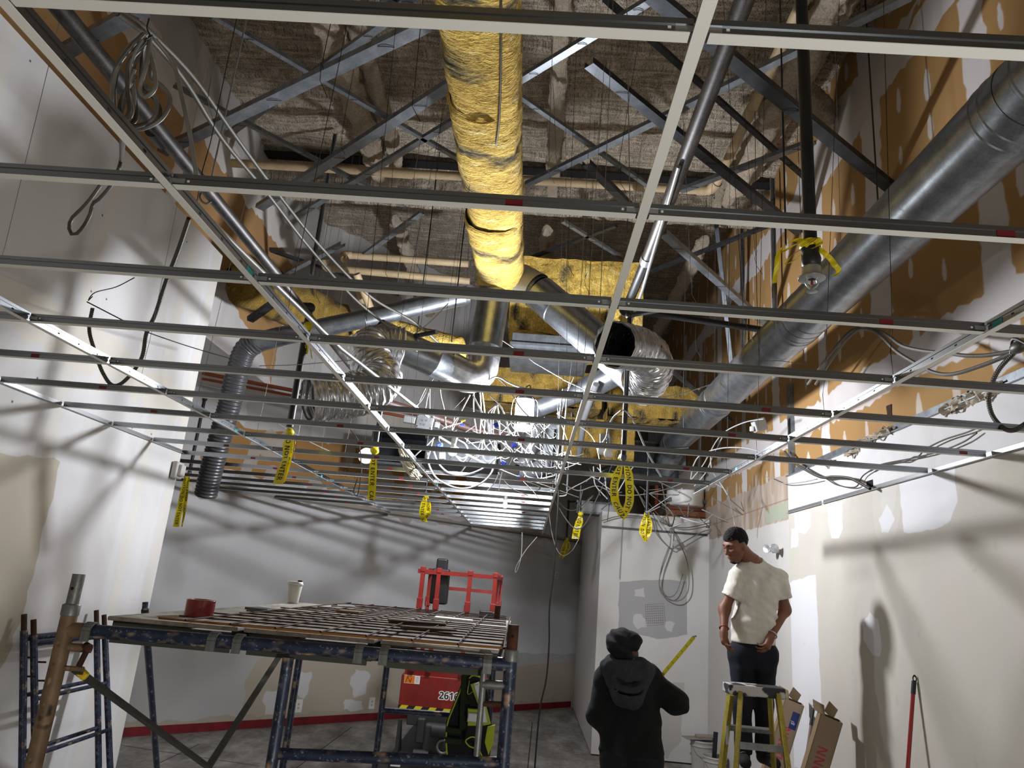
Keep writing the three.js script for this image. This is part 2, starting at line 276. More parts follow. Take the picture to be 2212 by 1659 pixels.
{ // back wall at an angle
  const X0 = -6.3, X1 = 2.6, LEN = X1 - X0, zAt = (x) => -(13.669 + 0.9512 * x);
  const t = wallCanvas(LEN, 7.5, 2048, 1024, (c, P0, sx, sy) => {
    const P = (x, y) => P0(x - X0, y); c.fillStyle = '#b9b7b5'; c.fillRect(0, 0, 2048, 1024); mottle(c, 2048, 1024, 700, ['#c2c0be', '#aeacaa', '#bcb9b4'], 8, 70, 0.15);
    blob(c, P, [[X0, GRID_Y - 0.05], [X1, GRID_Y - 0.05], [X1, 0.9], [X0, 1.1]], '#d0d0d1', 0.02);
    for (const x of [-5.1, -4.2, -3.3, -2.4, -1.5, -0.6, 0.3, 1.2]) blob(c, P, [[x - 0.07, 1], [x - 0.07, 7.4], [x + 0.09, 7.4], [x + 0.08, 1]], '#d6d5d5', 0.02, 0.55);
    // painted beige lower part left by the skim coat
    blob(c, P, [...[[-3.557,-.364],[-3.643,0.601],[-3.541,0.892],[-3.163,1.014],[-2.512,0.987],[-1.649,0.888],[-.949,0.741],[-.107,0.731],[0.48,0.788],[1.215,0.841]], [X1, 0.9], [X1, 0], [-4.2, 0]], '#b5ab9b', 0.02);
    for (const q of [[[-3.124,0.708],[-2.957,0.692],[-2.941,0.398],[-2.999,0.328],[-3.076,0.416]], [[-3.429,0.478],[-3.29,0.449],[-3.241,0.001],[-3.297,-.052],[-3.398,0.099]], [[-2.425,0.728],[-2.246,0.692],[-2.268,0.368],[-2.405,0.311],[-2.486,0.568]], [[-2.502,0.328],[-2.305,0.293],[-2.264,0.081],[-2.35,-.008],[-2.486,0.052],[-2.528,0.223]], [[-.91,0.705],[-.729,0.739],[-.602,0.15],[-.817,0.09]]]) blob(c, P, q, '#cfcece', 0.02);
    // brown board above the grid line
    blob(c, P, [[-4.386,3.973],[-3.749,3.956],[-2.864,3.981],[-1.978,4.054],[-1.174,3.964],[-1.196,3.39],[-2.159,3.251],[-3.126,3.277],[-3.862,3.29],[-4.477,3.341]], '#9c7442', 0.04); for (let i = 0; i < 16; i++) oval(c, P, sx, rr(-4.4, -1.2), rr(3.2, 4), rr(0.1, 0.26), rr(0.3, 0.7), '#a9a29a', 0.9);
    blob(c, P, [[X0, 3.02], [X0, 3.12], [X1, 3.1], [X1, 3.02]], '#9d9486', 0.02); blob(c, P, [[-4.62,4.653],[-3.628,4.66],[-2.042,4.671],[-2.022,4.477],[-3.593,4.386],[-4.579,4.37]], '#b9b2a6', 0.03, 0.8);
    blob(c, P, [[X0, 0], [X0, 0.16], [X1, 0.16], [X1, 0]], '#aaa291', 0.03, 0.9);
    c.strokeStyle = '#6d4a30'; c.globalAlpha = 0.6; c.lineWidth = 1.5; c.font = 'italic 26px serif'; c.fillStyle = '#4d3826'; { let [x, y] = P(-2.95, 3.5); c.fillText('R   S', x, y); } c.globalAlpha = 1;
  });
  const th = 0.12, p = [[X0, zAt(X0)], [X1 + 0.1, zAt(X1 + 0.1)]];
  const s = new THREE.Shape([new THREE.Vector2(p[0][0], -p[0][1]), new THREE.Vector2(p[1][0], -p[1][1]), new THREE.Vector2(p[1][0] - 0.1, -p[1][1] + 0.15), new THREE.Vector2(p[0][0] - 0.1, -p[0][1] + 0.15)]);
  const g = new THREE.ExtrudeGeometry(s, { depth: 7.5, bevelEnabled: false }); g.rotateX(-Math.PI / 2); const q = boxUV(g), pp = q.attributes.position, uu = q.attributes.uv; for (let i = 0; i < pp.count; i++) uu.setXY(i, (pp.getX(i) - X0) / LEN, pp.getY(i) / 7.5);
  struct('wall_back', q, wallMat(t), 'angled grey back wall with beige paint showing near the floor', 'wall');
  const n = new THREE.Vector3(0.9512, 0, 1).normalize(), d = new THREE.Vector3(1, 0, -0.9512).normalize();
  const at = (x, y, off) => [x + n.x * off, y, zAt(x) + n.z * off];
  struct('baseboard_back', bar(at(-5.8, 0.055, 0.006), at(1.0, 0.055, 0.006), 0.012, 0.1), mat({ color: 0x8e1524, roughness: 0.5, map: dataTex(128, (u, v) => (rnd() > 0.985 ? [230, 225, 225] : [205, 200, 200].map((k) => k + pn(u, v, 8) * 60))) }), 'red tape strip along the foot of the back wall', 'baseboard');
  struct('trim_1', [prof(at(-5.6, GRID_Y, 0.001), at(1.0, GRID_Y, 0.001), [[0, 0], [0, 0.03], [0.002, 0.03], [0.002, 0.002], [0.024, 0.002], [0.024, 0]])], mat({ color: 0x6f7173, roughness: 0.5, metalness: 0.4 }), 'thin metal ceiling angle along the back wall', 'trim');
}
{ // boxed-out room in the back right corner
  const t = wallCanvas(1.7, 3.4, 512, 1024, (c, P0, sx) => {
    const P = (x, y) => P0(x - 0.95, y); c.fillStyle = '#cfcdc9'; c.fillRect(0, 0, 512, 1024); mottle(c, 512, 1024, 160, ['#d6d4d0', '#c6c3be'], 10, 60, 0.14);
    blob(c, P, [[1.324,2.278],[1.737,2.351],[2.284,2.376],[2.302,1.643],[1.955,1.559],[1.631,1.587],[1.348,1.527]], '#a5a4a3', 0.01); for (const q of [[[1.557,1.842],[1.654,1.875],[1.728,1.794],[1.725,1.694],[1.615,1.672],[1.535,1.746]], [[2.014,1.805],[2.118,1.795],[2.082,1.662],[1.984,1.722]], [[1.557,2.208],[1.688,2.232],[1.692,2.117],[1.547,2.118]]]) blob(c, P, q, '#c3c2c1', 0.015);
    blob(c, P, [[2.128,1.005],[2.287,1],[2.236,0.285],[2.055,0.042],[1.898,0.141],[1.946,0.665]], '#b7b3ad', 0.02, 0.8);
    c.strokeStyle = '#5c5a58'; c.lineWidth = 1.2; c.globalAlpha = 0.8; const [a, b, e] = [[1.709,2.005],[1.976,2.04],[1.996,1.754]], [f] = [[1.731,1.719]]; for (let i = 0; i <= 9; i++) { const k = i / 9; let p = P(a[0] + (b[0] - a[0]) * k, a[1]), q = P(f[0] + (e[0] - f[0]) * k, e[1]); c.beginPath(); c.moveTo(...p); c.lineTo(...q); c.stroke(); p = P(a[0], a[1] + (f[1] - a[1]) * k); q = P(b[0], b[1] + (e[1] - b[1]) * k); c.beginPath(); c.moveTo(...p); c.lineTo(...q); c.stroke(); } c.globalAlpha = 1;
  });
  struct('wall_block', [wallBox(1.04, 2.6, 0.02, 3.27, -10.78, -10.65, (x, y, z) => [(x - 0.95) / 1.7, y / 3.4]), wallBox(1.04, 1.16, 0.02, 3.27, -14.5, -10.78, (x, y, z) => [0.03 + (z + 14.5) * 0.005, y / 3.4])], wallMat(t), 'white boxed-out room at the back right, patched with grey compound', 'wall');
  struct('trim_2', [prof([1.04, GRID_Y, -10.645], [2.57, GRID_Y, -10.645], [[0, 0], [0, 0.03], [-0.002, 0.03], [-0.002, 0.002], [-0.024, 0.002], [-0.024, 0]])], mat({ color: 0x55575a, roughness: 0.5, metalness: 0.4 }), 'dark metal ceiling angle across the white boxed-out room', 'trim');
}
{ // wall angles on the two long sides, and the exposed track over the right furring
  const L = (x, z0, z1, s) => prof([x, GRID_Y, z0], [x, GRID_Y, z1], [[0, 0], [0, 0.032], [0.002 * s, 0.032], [0.002 * s, 0.002], [0.026 * s, 0.002], [0.026 * s, 0]]);
  struct('trim_3', L(-3.243, 0.8, -6.44, -1), M.conduit, 'metal ceiling angle along the white left partition', 'trim');
  struct('trim_4', [L(2.568, 0.8, -6.42, 1), L(2.568, -6.46, -7.3, 1)], M.conduit, 'metal ceiling angle along the beige right wall', 'trim');
  struct('trim_5', [box(2.59, 2.6, 3.4, 3.47, 1, -7.3), box(2.55, 2.6, 3.4, 3.408, 1, -7.3), box(2.55, 2.553, 3.34, 3.408, 1, -3.2)], M.stud, 'bent galvanized track along the top of the right furring', 'trim');
  struct("trim_9", [...[[2.565,3.423,-5.377],[2.565,3.405,-4.179],[2.565,3.377,-5.789],[2.565,3.362,-6.221]].map((p, i) => jit(boxUV(new THREE.BoxGeometry(0.014, [0.05, 0.07, 0.035, 0.03][i], [0.5, 0.55, 0.25, 0.2][i], 1, 5, 26)).translate(p[0], p[1], p[2]), 0.05, 17))], mat({ color: 0xb0a594, roughness: 0.95 }), 'torn drywall paper hanging from the right track', 'trim');
  struct('trim_6', [prof([2.58, 3.4, -7.2], [2.58, 4.35, -7.2], [[-0.02, -0.045], [0.02, -0.045], [0.02, 0.045], [-0.02, 0.045]])], M.stud, 'vertical metal stud standing on the right track', 'trim');
}
{ // closing walls behind the camera, floor
  struct('wall_front', box(-3.75, 2.75, 0, 7.5, 3.5, 3.62), mat({ color: 0xc4c0b8, roughness: 0.9 }), 'plain wall behind the camera', 'wall');
  const t = dataTex(512, (u, v) => { const k = pn(u, v, 8, 3) * 40 + pn(u, v, 30, 5) * 26 + pn(u, v, 90, 8) * 16 + (rnd() - 0.5) * 16; return [136 + k, 132 + k, 127 + k]; });
  const g = box(-6.5, 2.75, -0.15, 0, 3.6, -16.8); const m = mat({ map: rep(t, 0.45), roughness: 0.75, bumpMap: rep(texDirt, 1.3), bumpScale: 0.001 });
  const floor = struct('floor', g, m, 'dusty grey concrete floor with saw-cut joints', 'floor');
  for (const [a, b] of [[[-3.724,0,-9.251], [-3.735,0,-8.18]], [[-4.461,0,-8.876], [-2.748,0,-8.568]], [[-2.315,0,-11.046], [-2.36,0,-8.637]], [[0.269,0,-12.713], [0.185,0,-9.627]]]) part('saw_cut', bar([a[0], 0.0006, a[2]], [b[0], 0.0006, b[2]], 0.012, 0.0012), M.wireDark, floor);
}

// ---------------------------------------------------------------- sprayed-foam roof deck and joists
const texFoam = dataTex(512, (u, v) => { const s = pn(u, v * 1, 26, 3) * 20 + noise.noise(Math.cos(u * 6.283) * 0.6, Math.sin(u * 6.283) * 0.6, Math.cos(v * 6.283) * 7 + 2 * Math.sin(v * 6.283)) * 46 + (pn(u * 1, v, 6, 7) * 30); const g = pn(u, v, 110, 4); const k = s + g * 55 + (rnd() - 0.5) * 52 - (g < -0.28 ? 38 : 0); return [178 + k, 166 + k * 0.97, 148 + k * 0.94]; });
const foamMat = mat({ map: rep(texFoam, 1.1), roughness: 0.98, bumpMap: rep(texFoam, 1.1), bumpScale: 0.02 });
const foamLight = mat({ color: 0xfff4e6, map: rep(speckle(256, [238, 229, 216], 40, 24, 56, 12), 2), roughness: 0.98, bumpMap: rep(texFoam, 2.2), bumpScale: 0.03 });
function foamDeck(x0, x1, z0, z1, y, cell) {
  const nx = Math.round((x1 - x0) / cell), nz = Math.round((z1 - z0) / cell), g = new THREE.PlaneGeometry(x1 - x0, z1 - z0, nx, nz); g.rotateX(Math.PI / 2); g.translate((x0 + x1) / 2, y, (z0 + z1) / 2);
  const p = g.attributes.position, uv = g.attributes.uv;
  for (let i = 0; i < p.count; i++) {
    const x = p.getX(i), z = p.getZ(i);                             // ridges of the sprayed corrugated deck run across the room
    const r = Math.sin(z * 21 + 1.6 * noise.noise(x * 0.9, z * 0.6, 1)) * 0.016 * (0.6 + noise.noise(x * 1.4, z * 1.8, 5)) + 0.03 * noise.noise(x * 2.4, z * 5, 2) + 0.018 * noise.noise(x * 7, z * 13, 3) + 0.009 * noise.noise(x * 22, z * 26, 6);
    p.setY(i, y + r); uv.setXY(i, x, z);
  }
  g.computeVertexNormals(); return g;
}
const deck = struct('ceiling', [foamDeck(-3.75, 2.75, -8.3, 3.6, DECK_Y, 0.04), foamDeck(-6.4, 2.75, -16.6, -8.3, 7.42, 0.06)], foamMat, 'roof deck sprayed with rough beige-brown foam', 'ceiling');
struct('ceiling_slab', [box(-6.5, 2.8, 7.56, 7.7, 3.7, -16.8)], foamMat, 'roof slab above the foam', 'ceiling');
{ // cross beam wrapped in foam
  const g = new THREE.BoxGeometry(6.4, 0.62, 0.3, 160, 14, 8); g.translate(-0.5, 6.98, -8.05); 
  const q = jit(boxUV(g), 0.03, 5); struct('trim_7', q, foamMat, 'foam-coated roof beam crossing the room', 'beam');
  struct('trim_8', [box(-3.6, 2.6, 6.98, 7.0, -7.62, -7.78)], M.hole, 'dark steel flange showing through the foam by the beam', 'beam');
}
function foamRod(a, b, r, name, parent, f = 6) { const n = Math.max(14, Math.round(V(a).distanceTo(V(b)) * 40)); const A = V(a), Bv = V(b); const pts = [0, 0.33, 0.66, 1].map((t) => A.clone().lerp(Bv, t)); const s = rr(0, 90); part(name, sweep(pts, (t, an, m) => r * (1 + 0.45 * noise.noise(m * f + s, Math.cos(an) * 1.5, Math.sin(an) * 1.5 + s) + 0.26 * noise.noise(m * f * 4, Math.cos(an) * 4, Math.sin(an) * 4 + s) + 0.14 * noise.noise(m * f * 9, Math.cos(an) * 9, Math.sin(an) * 9 + s)) * Math.min(1, Math.sqrt(Math.max(0.0001, Math.min(t, 1 - t)) * 22)), 24, n), foamLight, parent); }
[[-2.06, 'left'], [-0.06, 'middle'], [1.98, 'right']].forEach(([x, w]) => {
  const j = thing('roof_joist', `foam-coated open-web roof joist, ${w} of the three`, 'joist');
  foamRod([x, 6.6, 2.5], [x + 0.02, 6.58, -7.55], w === 'middle' ? 0.07 : 0.115, 'bottom_chord', j);
  if (w !== 'middle') foamRod([x + 0.2, 6.78, 2.5], [x + 0.2, 6.76, -7.5], 0.085, 'bottom_chord', j);
  foamRod([x, 6.6, -8.3], [x, 6.58, -14], 0.09, 'bottom_chord', j);
  for (let z = 2.2; z > -7.4; z -= 1.15) { foamRod([x + 0.02, 6.62, z], [x + 0.04, 7.06, z - 0.55], 0.06, 'web_bar', j, 9); foamRod([x + 0.02, 6.62, z - 1.12], [x + 0.04, 7.06, z - 0.58], 0.06, 'web_bar', j, 9); }
  settle(j);
});
{ // outrigger foam lumps where purlins meet the right wall
  const j = thing('foam_outrigger', 'short foam-coated stub from right joist to brown wall', 'joist'); foamRod([2.0, 6.75, -5.5], [2.58, 6.62, -5.9], 0.09, 'stub', j); foamRod([2.0, 6.9, -5.0], [2.58, 6.86, -5.2], 0.08, 'stub', j); settle(j);
}

// ---------------------------------------------------------------- suspended ceiling grid
const MX = [-2.215, -0.996, 0.223, 1.442], TZ = (k) => -(1.012 + 0.6096 * k);
const words = ['first', 'second', 'third', 'fourth', 'fifth', 'sixth', 'seventh', 'eighth', 'ninth', 'tenth', 'eleventh', 'twelfth', 'thirteenth', 'fourteenth', 'fifteenth', 'sixteenth', 'seventeenth', 'eighteenth', 'nineteenth', 'twentieth', 'twenty-first', 'twenty-second'];
const teeCap = (a, b) => prof(a, b, [[-0.012, 0], [0.012, 0], [0.012, 0.0016], [-0.012, 0.0016]]);
const teeWeb = (a, b, h) => [prof(a, b, [[-0.001, 0.0016], [0.001, 0.0016], [0.001, h], [-0.001, h]]), prof(a, b, [[-0.0035, h - 0.012], [0.0035, h - 0.012], [0.0035, h], [-0.0035, h]]), prof(a, b, [[-0.011, 0.0016], [0.011, 0.0016], [0.009, 0.0026], [-0.009, 0.0026]])];
const ends = [[-0.5, -11.35], [0.9, -12.5], [0.9, -12.95], [0.9, -6.45]];
MX.forEach((x, i) => {
  const m = thing('main_runner', `white-faced main runner of the ceiling grid, ${words[i]} from the left`, 'ceiling grid', 'main runners of the ceiling grid'); const [z0, z1] = ends[i];
  part('face', teeCap([x, GRID_Y, z0], [x, GRID_Y, z1]), M.white, m, 'white painted face'); const web = part('web', merge(teeWeb([x, GRID_Y, z0], [x, GRID_Y, z1], 0.042)), M.teeWeb, m, 'galvanized web');
  const s = []; for (let z = z0 - 0.1; z > Math.max(z1, -9); z -= 0.1524) for (const q of [-1, 1]) s.push(bar([x + q * 0.0013, GRID_Y + 0.021, z], [x + q * 0.0013, GRID_Y + 0.021, z - 0.012], 0.0006, 0.006)); part('slots', merge(s), M.hole, web, 'small dark slots');
  for (const z of [-2.15, -5.1, -7.4]) if (z > z1) part('label_tag', box(x - 0.0022, x + 0.0022, GRID_Y + 0.008, GRID_Y + 0.028, z, z - 0.05), M.teal, web, 'teal sticker');
  settle(m);
});
const teeProto = (() => {
  const g = new THREE.Group(); g.name = 'cross_tee'; const h = 0.605;
  part('face', teeCap([-h + 0.012, 0.0005, 0], [h - 0.012, 0.0005, 0]), M.white, g, 'white painted face'); const web = part('web', merge([...teeWeb([-h + 0.004, 0, 0], [h - 0.004, 0, 0], 0.038)]), M.teeWeb, g, 'galvanized web');
  for (const s of [-1, 1]) part('clip', box(s * h, s * (h - 0.035), 0.012, 0.026, -0.0016, 0.0016), M.conduit, web);
  for (const s of [-1, 1]) part('rivet', box(s * (h - 0.045) - 0.003, s * (h - 0.045) + 0.003, 0.016, 0.022, -0.0018, 0.0018), M.white, web);
  return g;
})();
const redTag = new THREE.Mesh(box(-0.022, 0.022, 0.008, 0.026, -0.0022, 0.0022), M.red); redTag.name = 'label_tag'; redTag.userData = { label: 'red sticker' };
const bays = [['between the middle two main runners', -0.3865, 0, 18], ['between the two left main runners', -1.6055, 0, 16], ['between the two right main runners', 0.8325, 0, 8]];
for (const [where, x, k0, k1] of bays) for (let k = k0; k <= k1; k++) {
  const z = TZ(k); if (x < -1 && k > 16) continue;
  const t = teeProto.clone(); t.name = numbered('cross_tee'); t.position.set(x, GRID_Y, z); scene.add(t);
  t.userData = { label: `white cross tee ${where}, ${words[k]} from the camera`, category: 'ceiling grid', group: 'cross tees of the ceiling grid' };
  if (x < -1 ? k > 5 : x > 0.5 ? [1, 2, 4, 5, 7, 8].includes(k) : [1, 3, 4, 6, 9, 11, 12, 14].includes(k)) { const r = redTag.clone(); r.position.x = 0.285; t.children[1].add(r); }
}
// cut tees running to the side walls
function cutTee(xa, xb, z, label) {
  const t = thing('cross_tee', label, 'ceiling grid', 'cross tees of the ceiling grid');
  part('face', teeCap([xa, GRID_Y + 0.0005, z], [xb, GRID_Y + 0.0005, z]), M.white, t, 'white painted face'); part('web', merge(teeWeb([xa, GRID_Y, z], [xb, GRID_Y, z], 0.038)), M.teeWeb, t, 'galvanized web');
  if (xb < 0 ? Math.abs(z + 4.06) < 0.7 || z < -5.6 : Math.abs(z + 4.06) < 0.1) { const r = redTag.clone(); r.position.set(xb < 0 ? -2.6 : 2.42, GRID_Y, z); t.children[1].add(r); } settle(t);
}
for (let k = 2; k <= 15; k++) cutTee(k > 8 ? Math.max(-5, -(13.669 + TZ(k)) / 0.9512 + 0.05) : -3.23, -2.227, TZ(k), `short white tee from left wall to first main runner, ${words[k]} from the camera`);
for (let k = 1; k <= 6; k++) cutTee(1.454, k > 4 ? 2.545 : 2.55, TZ(k), `white tee from fourth main runner to right wall, ${words[k]} from the camera`);

// ---------------------------------------------------------------- ducts and insulation
const texWool = dataTex(512, (u, v) => { const k = pn(u, v, 9, 3) * 34 + pn(u, v * 1, 60, 6) * 40 + pn(u, v, 150, 2) * 44 + (rnd() - 0.5) * 26; const d = Math.max(0, pn(u, v, 5, 21) * 1.6 - 0.42) * 260 * (0.5 + Math.max(0, pn(u, v, 40, 2) + 0.4)); const w = Math.max(0, pn(u, v, 14, 33) - 0.25) * 120; return [204 + k - d + w * 0.5, 172 + k - d * 0.8 + w * 0.8, 84 + k * 0.7 - d * 0.25 + w * 1.4]; });
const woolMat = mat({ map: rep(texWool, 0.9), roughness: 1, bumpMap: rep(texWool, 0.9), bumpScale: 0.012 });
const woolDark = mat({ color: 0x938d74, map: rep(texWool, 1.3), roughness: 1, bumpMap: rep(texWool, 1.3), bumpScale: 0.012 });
const foilTex = speckle(256, [205, 206, 208], 30, 30, 30, 14);
const foil = mat({ map: foilTex, metalness: 0.92, roughness: 0.27 });
const spiral = mat({ map: rep(texGalv, 1), color: 0xd6dade, metalness: 0.92, roughness: 0.33 });
const blackFlex = mat({ color: 0x4c4d50, metalness: 0.25, roughness: 0.35 });
function duct(g, name, a, b, r, m, beads = []) {                     // round sheet-metal pipe with raised seam beads
  const A = V(a), Bv = V(b), L = A.distanceTo(Bv); const ps = [[0, 1], [L, 1]]; for (const s of beads) ps.push([s - 0.012, 1], [s - 0.006, 1.025], [s + 0.006, 1.025], [s + 0.012, 1]); ps.sort((p, q) => p[0] - q[0]);
  const f = frameOf(A.clone(), Bv.clone()); const l = new THREE.LatheGeometry(ps.map((p) => new THREE.Vector2(r * p[1], p[0])), 40); l.rotateX(Math.PI / 2); const uv = l.attributes.uv; for (let i = 0; i < uv.count; i++) uv.setXY(i, uv.getX(i) * r * 6.283, l.attributes.position.getZ(i)); l.applyMatrix4(f.m);
  return part(name, toCreasedNormals(l, 0.6), m, g);
}
function flex(g, name, pts, r, pitch, depth, m, crinkle = 0.03) {
  const L = new THREE.CatmullRomCurve3(pts.map((p) => V(p).clone())).getLength(), s = rr(0, 50);
  return part(name, sweep(pts, (t, a, d) => r * (1 + depth * Math.sin(d / pitch * 6.283) + crinkle * noise.noise(d * 22 + s, Math.cos(a) * 3, Math.sin(a) * 3) + crinkle * noise.noise(d * 60, Math.cos(a) * 9 + s, Math.sin(a) * 9)), 36, Math.min(900, Math.round(L / pitch * 8))), m, g);
}
{ // big galvanized duct along the right wall, in jointed lengths
  const d = thing('round_duct', 'large galvanized round duct running along the brown right wall', 'duct');
  const zs = [0.9, -2.45, -3.35, -4.9, -5.9, -7.3, -8.6, -9.6];
  for (let i = 0; i < zs.length - 1; i++) duct(d, 'duct_section', [1.87, 4.16, zs[i]], [1.87, 4.16, zs[i + 1] - 0.03], 0.172 + (i % 2) * 0.002, spiral, i % 2 ? [0.1, 0.16] : [zs[i] - zs[i + 1] - 0.1]);
  part('elbow', sweep([[1.87, 4.16, -9.55], [1.87, 4.1, -9.85], [1.8, 3.85, -10.05]], () => 0.178, 32, 16), spiral, d);
  for (const z of [-5.4, -8.2]) part('hanger_strap', tube([[1.69, 7, z], [1.69, 4.2, z], [1.75, 4.02, z], [1.87, 3.98, z], [1.99, 4.02, z], [2.05, 4.2, z], [2.05, 7, z]], 0.003, 5, 4), M.galvDull, d);
  settle(d);
}
{ // insulated trunk
  const d = thing('insulated_duct', 'yellow fibreglass-wrapped trunk duct hanging under the roof', 'duct');
  const wrap = (z0, z1, y, r, s, squash = 1) => part('insulation_wrap', sweep([[-0.49, y, z0], [-0.48, y - 0.01, z0 * 0.66 + z1 * 0.34], [-0.475, y, z0 * 0.34 + z1 * 0.66], [-0.47, y, z1]], (t, a, m) => r * (1 + 0.05 * noise.noise(m * 2 + s, Math.cos(a), Math.sin(a)) + 0.05 * noise.noise(m * 6, Math.cos(a) * 2.5, Math.sin(a) * 2.5 + s) + 0.03 * noise.noise(m * 17, Math.cos(a) * 7, Math.sin(a) * 7 + s) - 0.05 * Math.cos(4 * a)) * (t < 0.03 ? 0.955 + t * 1.5 : t > 0.985 ? 1.015 : 1), 44, 130), woolMat, d, 'yellow fibreglass blanket');
  wrap(1.2, -1.4, 5.08, 0.235, 1); wrap(-1.36, -3.8, 5.06, 0.232, 4); wrap(-3.74, -5.25, 5.05, 0.236, 9); wrap(-5.18, -6.45, 5.03, 0.24, 15);
  part('seam_lip', tube([-2.2, -1.1, 0, 1.1].map((a) => [-0.48 + 0.245 * Math.sin(a), 5.06 - 0.245 * Math.cos(a), -3.78]), 0.008, 6), woolMat, d);
  part('tie_wire', tube([[-0.42, 5.32, -2.2], [-0.33, 4.9, -2.5], [-0.36, 4.82, -3.6], [-0.42, 4.84, -4.15]], 0.006, 5), M.cableBlack, d); settle(d);
}
{ // wye at its end: drop, left branch, right branch
  const d = thing('branch_duct', 'shiny vertical branch duct dropping from the yellow trunk', 'duct');
  const a = [-0.5, 5.05, -6.42], b = [-0.55, 4.08, -6.3]; duct(d, 'drop', a, b, 0.155, spiral, [0.1, 0.85]);
  part('elbow', sweep([[-0.55, 4.12, -6.3], [-0.56, 3.98, -6.28], [-0.66, 3.9, -6.22], [-0.86, 3.95, -6.1]], () => 0.152, 28, 14), foil, d);
  duct(d, 'side_run', [-0.8, 3.93, -6.13], [-1.42, 4.06, -5.7], 0.142, spiral, [0.2]); part('torn_collar', jit(cyl([-0.5, 4.95, -6.44], [-0.5, 5.12, -6.46], 0.19, 0.2, 24), 0.03, 14), foil, d); settle(d);
  const e = thing('branch_duct', 'silver branch duct slanting right from the yellow trunk', 'duct'); const P1 = [-.362,5.002,-6.451], P2 = [-.078,4.806,-6.31], P3 = [0.942,3.84,-5.948];
  duct(e, 'drop', P1, P2, 0.16, M.galvDull); duct(e, 'side_run', P2, P3, 0.168, spiral, [0.25]); duct(e, 'collar', [-.281,4.958,-6.415], [-.102,4.829,-6.324], 0.172, mat({ color: 0xb9b4a4, roughness: 0.8 })); settle(e);
  const f = thing('round_duct', 'slim galvanized duct crossing to the left behind the vertical branch', 'duct'); duct(f, 'duct_section', [-.834,4.998,-6.952], [-1.818,4.588,-6.767], 0.098, spiral, [0.05]); duct(f, 'duct_section', [-1.797,4.598,-6.775], [-2.608,4.265,-6.585], 0.095, spiral, [0.04]); duct(f, 'elbow', [-2.589,4.274,-6.594], [-2.822,4.173,-6.561], 0.098, spiral); settle(f);
  one('flexible_duct', 'dark corrugated flexible duct hanging down beside the white partition', 'duct', flex(new THREE.Group(), 'x', [[-2.787,4.193,-6.556],[-2.907,4.107,-6.596],[-2.964,3.914,-6.648],[-3.026,3.607,-6.752],[-3.117,3.255,-6.879],[-3.186,2.967,-6.987],[-3.236,2.722,-7.075]], 0.108, 0.034, 0.035, blackFlex, 0.01).geometry, blackFlex);
  // silver flexible ducts
  const l = thing('flexible_duct', 'crinkled silver flexible duct curling left with a flattened open end', 'duct'); flex(l, 'sleeve', [[-1.184,3.948,-5.673],[-1.33,3.946,-5.616],[-1.411,3.881,-5.527],[-1.367,3.73,-5.415],[-1.256,3.604,-5.351],[-1.291,3.456,-5.235],[-1.458,3.356,-5.1],[-1.667,3.281,-4.957]], 0.165, 0.042, 0.045, foil, 0.07); settle(l);
  const r = thing('flexible_duct', 'bright silver flexible duct with a round open mouth beside the third main runner', 'duct'); flex(r, 'sleeve', [[0.804,3.816,-5.897],[0.887,3.856,-5.786],[0.886,3.916,-5.561],[0.791,3.947,-5.34],[0.648,3.912,-5.136],[0.508,3.856,-4.938]], 0.165, 0.036, 0.045, foil, 0.07); flex(r, 'lining', [[0.887,3.856,-5.786],[0.886,3.916,-5.561],[0.791,3.947,-5.34],[0.648,3.912,-5.136],[0.516,3.86,-4.948]], 0.155, 0.036, 0.03, mat({ color: 0x3a3a3c, metalness: 0.7, roughness: 0.35 }), 0.05); settle(r);
  // ducts and flexes around the lamp
  const s = thing('round_duct', 'grey duct slanting up right behind the work lamp', 'duct'); duct(s, 'duct_section', [-.048,4.067,-7.974], [0.513,4.254,-7.633], 0.1, M.galvDull, [0.1]); duct(s, 'duct_section', [0.485,4.247,-7.655], [0.867,4.432,-7.39], 0.13, spiral, [0.05]); settle(s);
  one('flexible_duct', 'grey corrugated flexible duct hanging just below the work lamp', 'duct', flex(new THREE.Group(), 'x', [[-.022,3.909,-7.916],[-.051,3.739,-7.962],[-.089,3.55,-7.961],[-.139,3.387,-7.953]], 0.085, 0.03, 0.04, blackFlex, 0.01).geometry, blackFlex);
  one('flexible_duct', 'grey flexible duct bent sideways at the wiring tangle', 'duct', flex(new THREE.Group(), 'x', [[-.165,3.329,-7.864],[-.022,3.341,-7.867],[0.086,3.43,-7.95],[0.095,3.549,-8.021]], 0.085, 0.03, 0.04, blackFlex, 0.01).geometry, blackFlex);
}
